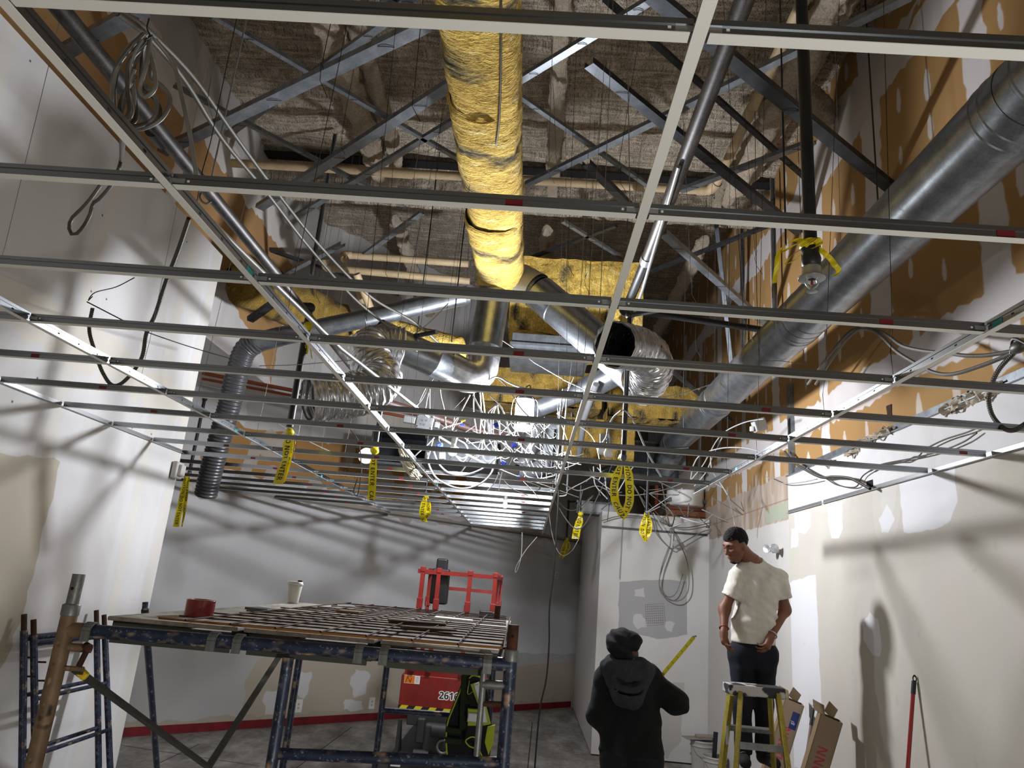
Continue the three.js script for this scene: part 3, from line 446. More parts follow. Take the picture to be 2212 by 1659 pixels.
{ // fibreglass blankets further back
  const pad = (label, pts, r, s, m, flat = 0.55) => one('insulation_blanket', label, 'insulation', sweep(pts, (t, a, q) => r * (1 + 0.12 * noise.noise(q * 3 + s, Math.cos(a), Math.sin(a)) + 0.08 * noise.noise(q * 9, Math.cos(a) * 3, Math.sin(a) * 3 + s)) * (1 - flat * Math.abs(Math.sin(a)) * 0.5) * Math.min(1, 0.25 + 9 * Math.min(t, 1 - t)), 36, 70), m);
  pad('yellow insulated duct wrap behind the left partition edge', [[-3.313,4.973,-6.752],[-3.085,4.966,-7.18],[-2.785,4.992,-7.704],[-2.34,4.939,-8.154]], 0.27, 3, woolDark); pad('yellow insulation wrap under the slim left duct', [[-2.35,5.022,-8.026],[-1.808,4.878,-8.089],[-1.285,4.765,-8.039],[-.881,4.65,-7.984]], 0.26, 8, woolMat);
  const b = thing('insulated_plenum', 'square plenum wrapped in sagging yellow insulation in the centre', 'plenum'); { const g = new THREE.BoxGeometry(1.62, 0.95, 1.1, 40, 24, 26); const p = g.attributes.position; for (let i = 0; i < p.count; i++) { if (p.getY(i) < -0.3) { const k = 1 - Math.abs(p.getX(i)) / 0.85; p.setY(i, p.getY(i) - 0.1 * k); } } g.computeVertexNormals(); const q = boxUV(g); const c = [0.361,5.601,-8.704]; q.translate(...c); part('insulation_wrap', jit(toCreasedNormals(q, 1), 0.035, 4), woolMat, b); }
  { const c = [0.064,4.723,-7.899]; part('casing', [rbox(c[0], c[1], c[2], 0.85, 0.26, 0.6, 0.008), box(c[0] - 0.44, c[0] + 0.44, c[1] - 0.02, c[1] + 0.01, c[2] - 0.32, c[2] + 0.33), box(c[0] - 0.44, c[0] + 0.44, c[1] - 0.15, c[1] - 0.12, c[2] - 0.32, c[2] + 0.33)], M.galvDull, b, 'grey sheet metal casing'); } settle(b);
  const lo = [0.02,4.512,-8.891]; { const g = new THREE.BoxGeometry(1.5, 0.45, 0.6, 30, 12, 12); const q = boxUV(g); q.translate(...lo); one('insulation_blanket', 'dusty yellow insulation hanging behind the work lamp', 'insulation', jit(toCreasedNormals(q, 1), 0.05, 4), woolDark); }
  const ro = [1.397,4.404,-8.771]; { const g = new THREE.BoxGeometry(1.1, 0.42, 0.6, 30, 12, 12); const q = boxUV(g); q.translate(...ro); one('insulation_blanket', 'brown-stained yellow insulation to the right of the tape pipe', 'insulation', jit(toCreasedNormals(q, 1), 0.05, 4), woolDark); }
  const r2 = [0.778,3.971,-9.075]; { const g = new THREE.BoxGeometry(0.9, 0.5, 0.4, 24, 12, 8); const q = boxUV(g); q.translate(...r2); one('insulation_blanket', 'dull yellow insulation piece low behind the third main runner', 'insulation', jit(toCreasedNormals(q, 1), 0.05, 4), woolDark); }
}
{ // sheet-metal boxes at the back of the plenum
  const bx = (label, px, w, h, d, m = M.galvDull, name = 'sheet_metal_box', cat = 'duct box') => { const g = thing(name, label, cat); part('casing', rbox(...px, w, h, d, 0.006), m, g); for (const s of [-1, 1]) part('flange', box(px[0] - w / 2 - 0.02, px[0] + w / 2 + 0.02, px[1] + s * h / 2 - 0.015, px[1] + s * h / 2 + 0.015, px[2] - d / 2 - 0.02, px[2] + d / 2 + 0.02), M.galvDull, g); settle(g); return g; };
  bx('wide galvanized plenum box behind the lit round bulb', [-.93,3.658,-9.091], 0.9, 0.32, 0.5); bx('tall galvanized box right of the wiring tangle', [0.084,3.762,-8.897], 0.26, 0.55, 0.3); bx('narrow galvanized box beside the grey flexible ducts', [0.203,3.933,-9.269], 0.2, 0.5, 0.3);
  bx('dark sheet metal trunk where the big right duct ends', [1.458,3.951,-10.252], 1.1, 0.5, 0.6, mat({ color: 0x5c5f62, map: texGalv, metalness: 0.6, roughness: 0.5 })); bx('grey plenum box at the far end of the big duct', [1.888,4.263,-10.287], 0.45, 0.75, 0.6); bx('light grey electrical panel box on top of the white room', [1.006,3.343,-11.132], 0.62, 0.16, 0.3, mat({ color: 0xa9abab, roughness: 0.6 }), 'panel_box', 'box');
  const dk = thing('duct_opening', 'dark open duct collar on the back wall near the second main runner', 'duct'); const c = [-1.793,3.827,-10.047]; part('collar', [box(c[0] - 0.5, c[0] + 0.5, c[1] + 0.2, c[1] + 0.23, c[2] - 0.2, c[2] + 0.3), box(c[0] - 0.5, c[0] + 0.5, c[1] - 0.25, c[1] - 0.22, c[2] - 0.2, c[2] + 0.3), box(c[0] - 0.5, c[0] - 0.47, c[1] - 0.25, c[1] + 0.23, c[2] - 0.2, c[2] + 0.3), box(c[0] + 0.47, c[0] + 0.5, c[1] - 0.25, c[1] + 0.23, c[2] - 0.2, c[2] + 0.3)], M.galvDull, dk); part('lining', box(c[0] - 0.47, c[0] + 0.47, c[1] - 0.22, c[1] + 0.2, c[2] - 0.2, c[2] - 0.18), mat({ color: 0x2a2e33, roughness: 0.9 }), dk); settle(dk);
  const wh = [2.313,3.698,-10.982]; const w = thing('water_tank', 'white cylindrical tank above the white boxed-out room', 'tank'); part('tank', lathe([wh[0], wh[1] - 0.25, wh[2]], [[0, 0], [0.26, 0.01], [0.28, 0.04], [0.28, 0.5], [0.24, 0.56], [0, 0.58]], 32), M.white, w); part('fitting', cyl([wh[0], wh[1] + 0.3, wh[2]], [wh[0], wh[1] + 0.9, wh[2]], 0.02), M.copper, w); settle(w);
  const wd = [2.344,3.354,-10.872]; const wf = thing('wood_frame', 'stacked reddish lumber with a metal plate on top of the white room', 'lumber'); for (let i = 0; i < 3; i++) part('plank', rbox(wd[0], wd[1] - 0.08 + i * 0.085, wd[2] - 0.1, 0.62, 0.08, 0.2, 0.006), mat({ color: [0x7a4a32, 0x8a563a, 0x6d4330][i], roughness: 0.85 }), wf); part('plate', rbox(wd[0] - 0.02, wd[1] + 0.19, wd[2] - 0.1, 0.72, 0.06, 0.3, 0.004), M.galvDull, wf); settle(wf);
}

// ---------------------------------------------------------------- steel braces under the roof
const chan = (w, h) => [[-w / 2, 0], [w / 2, 0], [w / 2, h], [w / 2 - 0.004, h], [w / 2 - 0.004, 0.004], [-w / 2 + 0.004, 0.004], [-w / 2 + 0.004, h], [-w / 2, h]];
const darkStud = mat({ color: 0x6d7073, map: texGalv, metalness: 0.8, roughness: 0.45 });
function brace(label, a, b, w, h, m = M.stud, roll = 0) { const g = thing('steel_brace', label, 'brace', 'galvanized channel braces under the roof'); part('channel', prof(a, b, chan(w, h), roll), m, g); for (const t of [0.12, 0.5, 0.88]) { const p = V(a).clone().lerp(V(b), t); part('tie', tube([[p.x - w * 0.6, p.y - 0.004, p.z], [p.x, p.y - 0.008, p.z + 0.01], [p.x + w * 0.6, p.y - 0.004, p.z]], 0.0025, 5), M.wireDark, g); } settle(g); }
brace('thick brace crossing the top left corner behind the black pipe', [[-3.702,5.4,-4.23],[-2.71,5.4,-3.674]][0], [[-3.702,5.4,-4.23],[-2.667,5.4,-3.648]][1], 0.1, 0.05);
brace('long bright brace from the brown left wall towards the yellow trunk', [-3.413,5.45,-5.354], [-.873,5.45,-3.711], 0.095, 0.05);
brace('second bright brace passing left of the yellow trunk over the cream pipe', [-3.223,5.85,-6.982], [-.875,5.85,-4.774], 0.095, 0.05);
brace('thinner brace above the long bright one, left of the trunk', [-3.281,6.15,-6.098], [-1.312,6.15,-4.429], 0.06, 0.04);
brace('thin brace just below the second bright one', [-2.929,5.95,-7.309], [-.837,5.95,-5.287], 0.06, 0.04);
brace('thin counter-brace falling from the top left to the yellow trunk', [-2.608,5.95,-4.295], [-.898,5.95,-5.993], 0.045, 0.035);
brace('thin counter-brace low left, under the first tee line', [-3.343,6,-5.177], [-1.651,6,-6.989], 0.045, 0.035);
brace('short counter-brace at the top edge left of the trunk', [-1.393,6.1,-4.163], [-1.177,6.1,-4.286], 0.05, 0.04, darkStud);
brace('brace rising steeply at the top edge beside the trunk', [-1.282,6.1,-4.293], [-1.052,6.1,-4.125], 0.07, 0.04);
brace('bright brace running up right from the yellow trunk', [-.35,6,-4.874], [0.593,6,-3.955], 0.06, 0.04);
brace('long brace from the trunk up to the brown wall at the top right', [-.281,5.9,-6.25], [2.157,5.9,-3.75], 0.065, 0.04);
brace('lower right brace between the cream pipe and the black drop pipe', [1.245,6,-6.357], [2.206,6,-5.427], 0.065, 0.04);
brace('thick dark brace from the top edge to the big right duct', [0.447,5.3,-3.239], [2.608,5.3,-4.996], 0.09, 0.05, darkStud);
brace('dark brace with a free end in front of the foam ceiling', [0.176,5.75,-4.341], [2.478,5.75,-6.576], 0.085, 0.05, darkStud);
brace('dark brace starting beside the third main runner below', [0.275,6,-5.975], [0.864,6,-6.829], 0.085, 0.05, darkStud);
brace('thin brace crossing the free dark end on the right', [0.247,6.1,-4.097], [2.432,6.1,-6.181], 0.045, 0.035, darkStud);
brace('thin counter-brace right of the trunk in front of the cream pipe', [-.381,6.15,-5.239], [0.949,6.15,-6.536], 0.045, 0.035);
brace('dark brace descending behind the steel pipe to the big duct', [0.981,5.2,-5.761], [2.521,5.2,-7.747], 0.075, 0.05);
brace('grey strut behind the steel pipe far right', [1.231,5.9,-8.044], [2.234,5.9,-6.744], 0.05, 0.035, darkStud);
brace('far thin brace between the trunk and third main runner', [-.259,6.2,-8.507], [0.731,6.2,-7.503], 0.05, 0.035, darkStud);
brace('far counter-brace between the trunk and third main runner', [0.112,6.2,-7.475], [0.919,6.2,-8.329], 0.05, 0.035);
brace('angle brace bracket on the brown board behind the left partition', [-2.964,4.445,-6.707], [-2.668,4.551,-6.482], 0.07, 0.05, darkStud);
brace('long far-left brace under the foam beam', [-3.724,6,-8.28], [-2.156,6,-9.6], 0.05, 0.04, darkStud);
brace('brace rising right to the trunk behind the cream pipes', [-3.247,5.6,-8.134], [-2.319,5.6,-7.223], 0.06, 0.04);
brace('bright brace below the first tee left of the trunk', [-2.45,5.9,-8.284], [-1.418,5.9,-6.942], 0.06, 0.04);
brace('vertical hanger channel on the brown wall right of the steel pipe', [2.5, 6.9, -7.4], [2.5, 4.6, -7.4], 0.05, 0.03); brace('second vertical hanger channel near the far end of the brown wall', [2.5, 6.9, -8.6], [2.5, 4.4, -8.6], 0.05, 0.03);
brace('thin hanger channel in front of the left brown board', [-2.6, 7.0, -7.2], [-2.6, 5.2, -7.2], 0.04, 0.03);
for (const [a, b, l] of [[[1.95, 6.9, -7.9], [2.5, 4.5, -8.9], 'slanting dark strut far right behind the silver duct'], [[0.8, 5.2, -8], [2.3, 4.2, -8.4], 'bright slanting strut left of the big duct']]) brace(l, a, b, 0.05, 0.035, darkStud);

// ---------------------------------------------------------------- pipes
{
  const p = thing('sprinkler_pipe', 'black steel sprinkler main running along the upper left', 'pipe'); const a = [-1.92,4.05,-2.163], b = [-1.884,4.05,-4.622], c = [-1.279,4.05,-8.411];
  part('pipe', cyl([a[0], 4.05, 1], b, 0.037, 0.037, 20), M.steelPipe, p); part('coupling', cyl([a[0], 4.05, -2.9], [a[0], 4.05, -3.0], 0.042), M.black, p); part('coupling', cyl([b[0], b[1], b[2] + 0.06], [b[0], b[1], b[2] - 0.03], 0.046), M.black, p); part('pipe', cyl(b, [b[0], 4.05, -7.6], 0.024, 0.024, 18), M.steelPipe, p);
  for (const z of [-1.6, -3.5]) part('hanger', [tube([[a[0], 7, z], [a[0], 4.12, z]], 0.005, 6), tube([[a[0], 4.12, z], [a[0] - 0.045, 4.05, z], [a[0], 4.0, z], [a[0] + 0.045, 4.05, z], [a[0], 4.12, z]], 0.006, 6)], M.wireSteel, p); settle(p);
  const q = thing('sprinkler_drop', 'black drop pipe with elbow left of the second main runner, tape tied on', 'pipe'); const d = [-1.892,3.14,-5.327], t = [d[0], 4.12, d[2]];
  part('pipe', cyl(d, t, 0.027, 0.027, 16), M.black, q); part('elbow', [ball(t, 0.042), cyl(t, [t[0] - 0.08, t[1], t[2]], 0.04)], M.black, q); part('arm', cyl(t, [b[0], 4.1, t[2]], 0.027, 0.027, 16), M.black, q); settle(q);
  // drops that end at the ceiling line
  const drops = [[[-4.54,3.2,-9.335], 4.2, 'far left against the back wall'], [[-1.357,3.16,-5.962], 4.1, 'left of centre beside the round cover plate'], [[-1.347,3.16,-9.043], 3.3, 'behind the second main runner'], [[-1.071,3.14,-13.027], 3.7, 'at the far end of the second main runner'], [[0.676,3.14,-5.464], 4.3, 'right of the third main runner with the large tape loop'], [[0.638,3.14,-9.627], 3.5, 'in front of the left corner of the white room'], [[1.426,3.14,-9.002], 3.9, 'in front of the white room face'], [[0.682,3.066,-13.482], 3.7, 'far back in the dark gap']];
  for (const [e, y, w] of drops) { const g = thing('sprinkler_drop', `black sprinkler drop pipe ${w}`, 'pipe'); part('pipe', cyl(e, [e[0], y, e[2]], 0.02, 0.02, 12), M.black, g); part('head', lathe([e[0], e[1] - 0.07, e[2]], [[0, 0], [0.012, 0.005], [0.02, 0.02], [0.012, 0.03], [0.026, 0.045], [0.026, 0.075], [0, 0.08]], 14), M.galvDull, g); part('elbow', ball([e[0], y, e[2]], 0.032), M.black, g); if (!(e[2] < -8.5 && e[0] < 0)) part('arm', cyl([e[0], y, e[2]], [e[0] + 0.45, y + 0.01, e[2] + 0.3], 0.02), M.black, g); settle(g); }
  // near right drop with bare head
  const n = [0.908,3.313,-2.301], g = thing('sprinkler_drop', 'thick black sprinkler drop near the camera with a chrome head', 'pipe'); const x = n[0], z = n[2], y = n[1];
  part('pipe', cyl([x, y, z], [x - 0.012, 6.9, z], 0.022, 0.022, 20), M.black, g); part('coupling', lathe([x, y - 0.05, z], [[0.018, 0], [0.031, 0.006], [0.033, 0.03], [0.028, 0.05], [0.034, 0.065], [0.03, 0.1], [0.022, 0.11]], 20), M.black, g); part('cup', lathe([x, y - 0.098, z], [[0.012, 0], [0.045, 0.002], [0.046, 0.006], [0.034, 0.01], [0.032, 0.042], [0.026, 0.052], [0.014, 0.055]], 24), M.conduit, g, 'chrome cup'); part('frame_arm', [tube([[x - 0.016, y - 0.095, z], [x - 0.02, y - 0.115, z], [x, y - 0.138, z]], 0.004, 6), tube([[x + 0.016, y - 0.095, z], [x + 0.02, y - 0.115, z], [x, y - 0.138, z]], 0.004, 6)], M.conduit, g); part('deflector', lathe([x, y - 0.145, z], [[0, 0], [0.018, 0.001], [0.018, 0.004], [0, 0.005]], 16), M.conduit, g); part('glass_bulb', ball([x, y - 0.112, z], 0.005, 0.011, 0.005), mat({ color: 0x803020, roughness: 0.2 }), g); settle(g);
  // right steel pipe, conduit, cross pipe
  const r = thing('steel_pipe', 'dark oiled steel pipe running back right of the third main runner', 'pipe'); const ra = [0.758,4.6,-2.553], rb = [0.74,4.6,-5.038], rc = [0.719,4.6,-6.072];
  part('pipe', cyl([ra[0], 4.6, 1], rb, 0.044, 0.044, 22), M.steelPipe, r); part('coupling', cyl([rb[0], 4.6, rb[2] + 0.05], [rb[0], 4.6, rb[2] - 0.05], 0.05, 0.05, 22), M.conduit, r); part('pipe', cyl(rb, rc, 0.04, 0.04, 18), M.black, r); part('elbow', ball(rc, 0.062), M.black, r); part('pipe', cyl(rc, [2.5, 4.55, rc[2] - 0.25], 0.03, 0.03, 14), M.black, r); settle(r);
  one('conduit', 'thin silver conduit beside the dark steel pipe on the right', 'conduit', [cyl([0.712,4.55,-3.705], [0.781,4.55,-5.494], 0.013), cyl([0.781,4.55,-5.494], [0.783,4.5,-6.762], 0.013)], M.conduit);
  one('conduit', 'silver conduit following the second main runner', 'conduit', [cyl([-1.075,3.12,-1.765], [-1.029,3.2,-3.43], 0.011), cyl([-1.029,3.2,-3.43], [-.875,3.35,-5.543], 0.011)], M.conduit);
  // cream pipes
  const cp = thing('cream_pipe', 'cream plastic pipe crossing under the foam beam and turning along the right', 'pipe'); part('pipe', cyl([-3.55, 6.3, -6.82], [1.55, 6.3, -6.78], 0.046, 0.046, 18), M.pvc, cp); part('elbow', sweep([[1.5, 6.3, -6.78], [1.63, 6.3, -6.75], [1.67, 6.3, -6.6]], () => 0.056, 18, 12), M.pvc, cp); part('pipe', cyl([1.67, 6.3, -6.65], [1.67, 6.3, 1.2], 0.046, 0.046, 18), M.pvc, cp); part('coupling', cyl([-1.9, 6.3, -6.81], [-1.55, 6.3, -6.81], 0.054), M.pvc, cp); part('coupling', cyl([1.67, 6.3, -5.4], [1.67, 6.3, -5.55], 0.054), M.pvc, cp); settle(cp);
  const c2 = thing('cream_pipe', 'pair of looped cream pipes left of the trunk, upper loop', 'pipe'); part('pipe', cyl([-1.005,5.9,-8.129], [-2.515,5.9,-8.108], 0.045, 0.045, 16), M.pvc, c2); part('elbow', sweep([[-2.466,5.9,-8.101], [-2.562,5.88,-8.075], [-2.519,5.8,-8.02]], () => 0.05, 16, 10), M.pvc, c2); settle(c2);
  const c3 = thing('cream_pipe', 'lower looped cream pipe left of the trunk with a down leg', 'pipe'); part('pipe', cyl([-.973,5.7,-8.193], [-2.668,5.7,-8.096], 0.045, 0.045, 16), M.pvc, c3); part('elbow', sweep([[-2.624,5.7,-8.102], [-2.764,5.72,-8.113], [-2.779,5.8,-8.059]], () => 0.052, 16, 10), M.pvc, c3); part('down_leg', [cyl([-2.226,5.432,-7.604], [-2.086,5.14,-7.9], 0.045), cyl([-2.315,5.509,-7.891], [-2.247,5.267,-8.169], 0.045)], M.pvc, c3); settle(c3);
  const cu = thing('copper_line', 'pair of copper lines crossing low behind the hanging dark flexible duct', 'pipe'); part('pipe', [cyl([-4.203,4.333,-8.454], [-1.529,4.08,-8.74], 0.025), cyl([-4.209,4.265,-8.472], [-1.525,4.024,-8.756], 0.018)], M.copper, cu); settle(cu);
  const bp = thing('drain_pipe', 'dark brown pipe clamped with a square steel box cover', 'pipe'); part('pipe', [cyl([-1.644,3.874,-7.338], [-.78,3.759,-7.822], 0.045), cyl([-.78,3.759,-7.822], [-.208,3.721,-8.065], 0.03)], mat({ color: 0x3a2622, roughness: 0.5 }), bp); settle(bp);
  const jb = [-1.087,3.555,-6.723], j = thing('junction_box', 'square galvanized junction box with knockouts near the lit bulb', 'junction box'); part('cover', rbox(...jb, 0.17, 0.15, 0.06, 0.012, 0, -0.09), M.galv, j); part('screw', [-1, 1].flatMap((s) => [-1, 1].map((t) => ball([jb[0] + s * 0.065, jb[1] + t * 0.055 - s * 0.006, jb[2] + 0.032], 0.007, 0.007, 0.004, 8))), M.wireDark, j); for (const q of [[-0.02, 0.01], [0.02, 0.012], [-0.03, -0.025], [0, -0.03]]) part('knockout', cyl([jb[0] + q[0], jb[1] + q[1], jb[2] + 0.029], [jb[0] + q[0], jb[1] + q[1], jb[2] + 0.0325], 0.009), M.galvDull, j); part('connector', rbox(jb[0] - 0.15, jb[1] + 0.01, jb[2], 0.12, 0.07, 0.05, 0.01, 0, -0.09), M.conduit, j); part('connector', rbox(jb[0] + 0.12, jb[1] - 0.02, jb[2], 0.05, 0.06, 0.05, 0.01, 0, -0.09), M.conduit, j); settle(j);
  for (const [px, r_, l] of [[[0.42,3.649,-8.942], 0.015, 'pale steel riser left of the tape loop']]) one('riser_pipe', l, 'pipe', cyl([px[0], 3.3, px[2]], [px[0], 4.4, px[2]], r_), M.galvDull);
  one('riser_pipe', 'bright copper riser above the white room', 'pipe', cyl([1.744,3.974,-10.258], [1.871,3.262,-10.878], 0.026), M.copper); one('riser_pipe', 'dull copper riser behind the far end of the big duct', 'pipe', cyl([1.595,4.566,-9.358], [1.601,4.326,-9.425], 0.026), M.copper); one('vent_pipe', 'grey vent pipe slanting up behind the third main runner', 'pipe', [cyl([0.513,3.965,-7.818], [0.588,4.237,-7.329], 0.035), cyl([0.499,3.617,-8.227], [0.513,3.965,-7.818], 0.035)], mat({ color: 0x4f5052, roughness: 0.5 }));
}

// ---------------------------------------------------------------- work lamp and bulbs
const glow = mat({ color: 0xffffff, emissive: 0xffffff, emissiveIntensity: 14, roughness: 0.4 });
{
  const [x, y, z] = LAMP, g = thing('work_lamp', 'blazing caged LED work lamp hanging under an orange hook plate', 'lamp');
  part('light_column', lathe([x, y - 0.08, z], [[0, 0], [0.075, 0.005], [0.085, 0.02], [0.085, 0.185], [0.075, 0.2], [0, 0.205]], 24), glow, g, 'glowing LED column');
  part('light_ring', lathe([x - 0.01, y - 0.165, z], [[0, 0], [0.07, 0.004], [0.08, 0.02], [0.075, 0.05], [0, 0.055]], 24), glow, g, 'glowing lower ring');
  const cage = []; for (let i = 0; i < 8; i++) { const a = i / 8 * 6.283; cage.push(tube([[x + 0.06 * Math.cos(a), y + 0.16, z + 0.06 * Math.sin(a)], [x + 0.115 * Math.cos(a), y + 0.1, z + 0.115 * Math.sin(a)], [x + 0.115 * Math.cos(a), y - 0.1, z + 0.115 * Math.sin(a)], [x + 0.06 * Math.cos(a), y - 0.185, z + 0.06 * Math.sin(a)]], 0.0022, 5)); } part('cage', cage, M.wireSteel, g);
  part('cap', lathe([x, y + 0.125, z], [[0.085, 0], [0.09, 0.02], [0.05, 0.05], [0, 0.055]], 20), M.black, g); part('hook_plate', [rbox(x - 0.055, y + 0.195, z, 0.08, 0.03, 0.05, 0.008, 0, 0.35), rbox(x + 0.055, y + 0.195, z, 0.08, 0.03, 0.05, 0.008, 0, -0.35)], M.orange, g, 'orange hook plate'); part('hook', tube([[x, y + 0.18, z], [x, y + 0.25, z], [x + 0.03, y + 0.27, z], [x + 0.04, y + 0.24, z]], 0.006, 6), M.black, g); settle(g);
  const b = [-.718,3.186,-6.114], q = thing('light_bulb', 'lit white round bulb hanging in a grey socket', 'bulb'); part('globe', ball(b, 0.042), mat({ color: 0xffffff, emissive: 0xffffff, emissiveIntensity: 9 }), q, 'glowing globe'); part('neck', lathe([b[0], b[1] + 0.03, b[2]], [[0.03, 0], [0.022, 0.035], [0.02, 0.05]], 16), M.bulbOff, q); part('socket', cyl([b[0], b[1] + 0.07, b[2]], [b[0] + 0.01, b[1] + 0.15, b[2]], 0.024, 0.028), mat({ color: 0x8f9190, roughness: 0.6 }), q); settle(q);
  const bl = new THREE.PointLight(0xffffff, 14, 0, 2); bl.position.set(...b); bl.castShadow = true; bl.shadow.radius = 2; bl.name = 'round_bulb_light'; scene.add(bl);
  const bulb = (p, label) => { const u = thing('light_bulb', label, 'bulb'); part('globe', ball(p, 0.036), M.bulbOff, u); part('neck', lathe([p[0], p[1] + 0.02, p[2]], [[0.028, 0], [0.018, 0.05]], 14), M.bulbOff, u); part('socket', cyl([p[0], p[1] + 0.07, p[2]], [p[0], p[1] + 0.13, p[2]], 0.02, 0.022), mat({ color: 0x77797a, roughness: 0.6 }), u); settle(u); };
  bulb([0.514,3.185,-5.542], 'unlit white bulb, left one of the pair beside the tape loop'); bulb([0.557,3.146,-5.451], 'unlit white bulb, right one of the pair beside the tape loop'); bulb([-.306,2.98,-8.268], 'small unlit bulb far back between the bright tees');
}
{ // lamp on a stand behind the photographer, the same kind of light as the hanging one
  const [x, y, z] = LAMP2, g = thing('stand_lamp', 'work lamp on a tripod stand behind the camera', 'lamp'); part('light_column', lathe([x, y - 0.09, z], [[0, 0], [0.075, 0.005], [0.085, 0.02], [0.085, 0.165], [0.075, 0.18], [0, 0.185]], 24), mat({ color: 0xffffff, emissive: 0xffffff, emissiveIntensity: 6 }), g, 'glowing LED column'); part('pole', cyl([x, 0.3, z], [x, y - 0.09, z], 0.014), M.black, g); for (let i = 0; i < 3; i++) { const a = i * 2.094; part('leg', cyl([x, 0.5, z], [x + 0.35 * Math.cos(a), 0.01, z + 0.35 * Math.sin(a)], 0.011), M.black, g); } settle(g);
}
// ---------------------------------------------------------------- cables
let cableNo = 0;
function cable(label, pts, r, m, name = 'cable', group) { one(name, label, 'cable', tube(pts, r, 6, 7), m, group); }
function armored(label, pts, r = 0.0095, m = M.cableGrey) { const L = new THREE.CatmullRomCurve3(pts.map((p) => V(p).clone())).getLength(); one('armored_cable', label, 'cable', sweep(pts, (t, a, d) => r * (1 + 0.13 * Math.sin(d / 0.012 * 6.283 + a)), 8, Math.min(700, Math.round(L / 0.012 * 4))), m); }
const bx = mat({ color: 0x716f68, metalness: 0.2, roughness: 0.6 }), bxDark = mat({ color: 0x5a5852, metalness: 0.5, roughness: 0.45 });
armored('armored cable sweeping from the coil at upper left to the centre, upper strand', [[-1.683,4.078,-2.186],[-1.644,4.104,-2.336],[-1.645,4.174,-2.68],[-1.678,4.237,-3.181],[-1.691,4.293,-3.788],[-1.614,4.285,-4.521],[-1.381,4.195,-5.18],[-1.075,4.152,-5.621],[-.772,3.999,-6.092],[-.645,3.869,-6.238]], 0.0105, bx);
armored('armored cable sweeping from the coil at upper left to the centre, lower strand', [[-1.681,4.049,-2.173],[-1.64,4.071,-2.325],[-1.66,4.129,-2.64],[-1.713,4.18,-3.143],[-1.711,4.238,-3.751],[-1.695,4.271,-4.47],[-1.498,4.147,-5.085],[-1.244,4.048,-5.539],[-.896,3.879,-6.016],[-.679,3.82,-6.198]], 0.0105, bx);
cable('smooth grey cable dropping from the coil to the first tee', [[-1.576,4.018,-2.259],[-1.525,3.962,-2.329],[-1.478,3.826,-2.369],[-1.437,3.69,-2.409],[-1.402,3.544,-2.451]], 0.009, M.cableGrey);
{ // coil hanging at the upper left
  const g = thing('cable_coil', 'bundle of coiled grey armored cable hanging at the upper left', 'cable coil'); const c = [];
  const loops = [[[318,72],[280,100],[252,150],[242,215],[250,250],[270,262],[285,240],[275,190],[285,130],[312,80]], [[322,76],[300,110],[286,160],[290,210],[285,250],[268,268],[250,240],[248,180],[268,120],[305,78]], [[316,78],[305,130],[312,180],[330,200],[340,235],[325,262],[290,272],[262,262],[268,210],[290,150]], [[320,80],[330,120],[325,170],[350,185],[368,215],[350,255],[310,278],[280,272],[262,250],[275,200]], [[312,75],[290,95],[268,140],[258,200],[262,245],[278,252],[295,215],[292,160],[306,110],[320,80]], [[324,80],[316,140],[302,190],[312,210],[335,190],[333,150],[322,110]], [[310,80],[262,130],[246,190],[246,235],[262,258],[282,256]]];
  loops.forEach((l, i) => c.push(null)); 
  const L3 = [[-1.532,3.946,-2.146],[-1.58,3.882,-2.141],[-1.621,3.797,-2.163],[-1.63,3.691,-2.193],[-1.624,3.647,-2.226],[-1.607,3.648,-2.258],[-1.59,3.692,-2.256],[-1.614,3.773,-2.233],[-1.592,3.861,-2.188],[-1.547,3.94,-2.158]], L4 = [[-1.536,3.954,-2.164],[-1.593,3.923,-2.213],[-1.623,3.85,-2.252],[-1.61,3.767,-2.276],[-1.613,3.699,-2.295],[-1.628,3.655,-2.286],[-1.651,3.687,-2.255],[-1.662,3.786,-2.227],[-1.629,3.881,-2.191],[-1.565,3.949,-2.165]], L5 = [[-1.558,3.964,-2.182],[-1.606,3.916,-2.255],[-1.587,3.833,-2.279],[-1.553,3.802,-2.29],[-1.531,3.744,-2.307],[-1.542,3.685,-2.302],[-1.59,3.651,-2.289],[-1.627,3.653,-2.266],[-1.623,3.739,-2.242],[-1.593,3.842,-2.214]], L6 = [[-1.551,3.962,-2.183],[-1.551,3.924,-2.235],[-1.577,3.865,-2.292],[-1.531,3.843,-2.3],[-1.495,3.794,-2.315],[-1.51,3.712,-2.317],[-1.566,3.656,-2.309],[-1.607,3.65,-2.288],[-1.635,3.678,-2.269],[-1.619,3.763,-2.246]], L7 = [[-1.544,3.962,-2.183],[-1.515,3.822,-2.161],[-1.532,3.74,-2.183],[-1.513,3.709,-2.193],[-1.477,3.744,-2.184],[-1.497,3.822,-2.182],[-1.532,3.899,-2.18]];
  for (const l of [L3, L4, L5, L6, L7]) part('loop', tube(l, 0.0078, 7, 6), M.cableGrey, g);
  for (const l of [L3, L4, L5]) part('loop', tube(l.map((p, i) => [p[0] + 0.012 * Math.sin(i * 2.1), p[1] - 0.014, p[2] + 0.016 * Math.cos(i)]), 0.0078, 7, 6), bxDark, g);
  part('tie', tube([[-1.517,3.985,-2.115],[-1.522,3.952,-2.124],[-1.521,3.938,-2.149],[-1.537,3.923,-2.152],[-1.511,3.942,-2.148]], 0.003, 5), M.wireDark, g); settle(g);
}
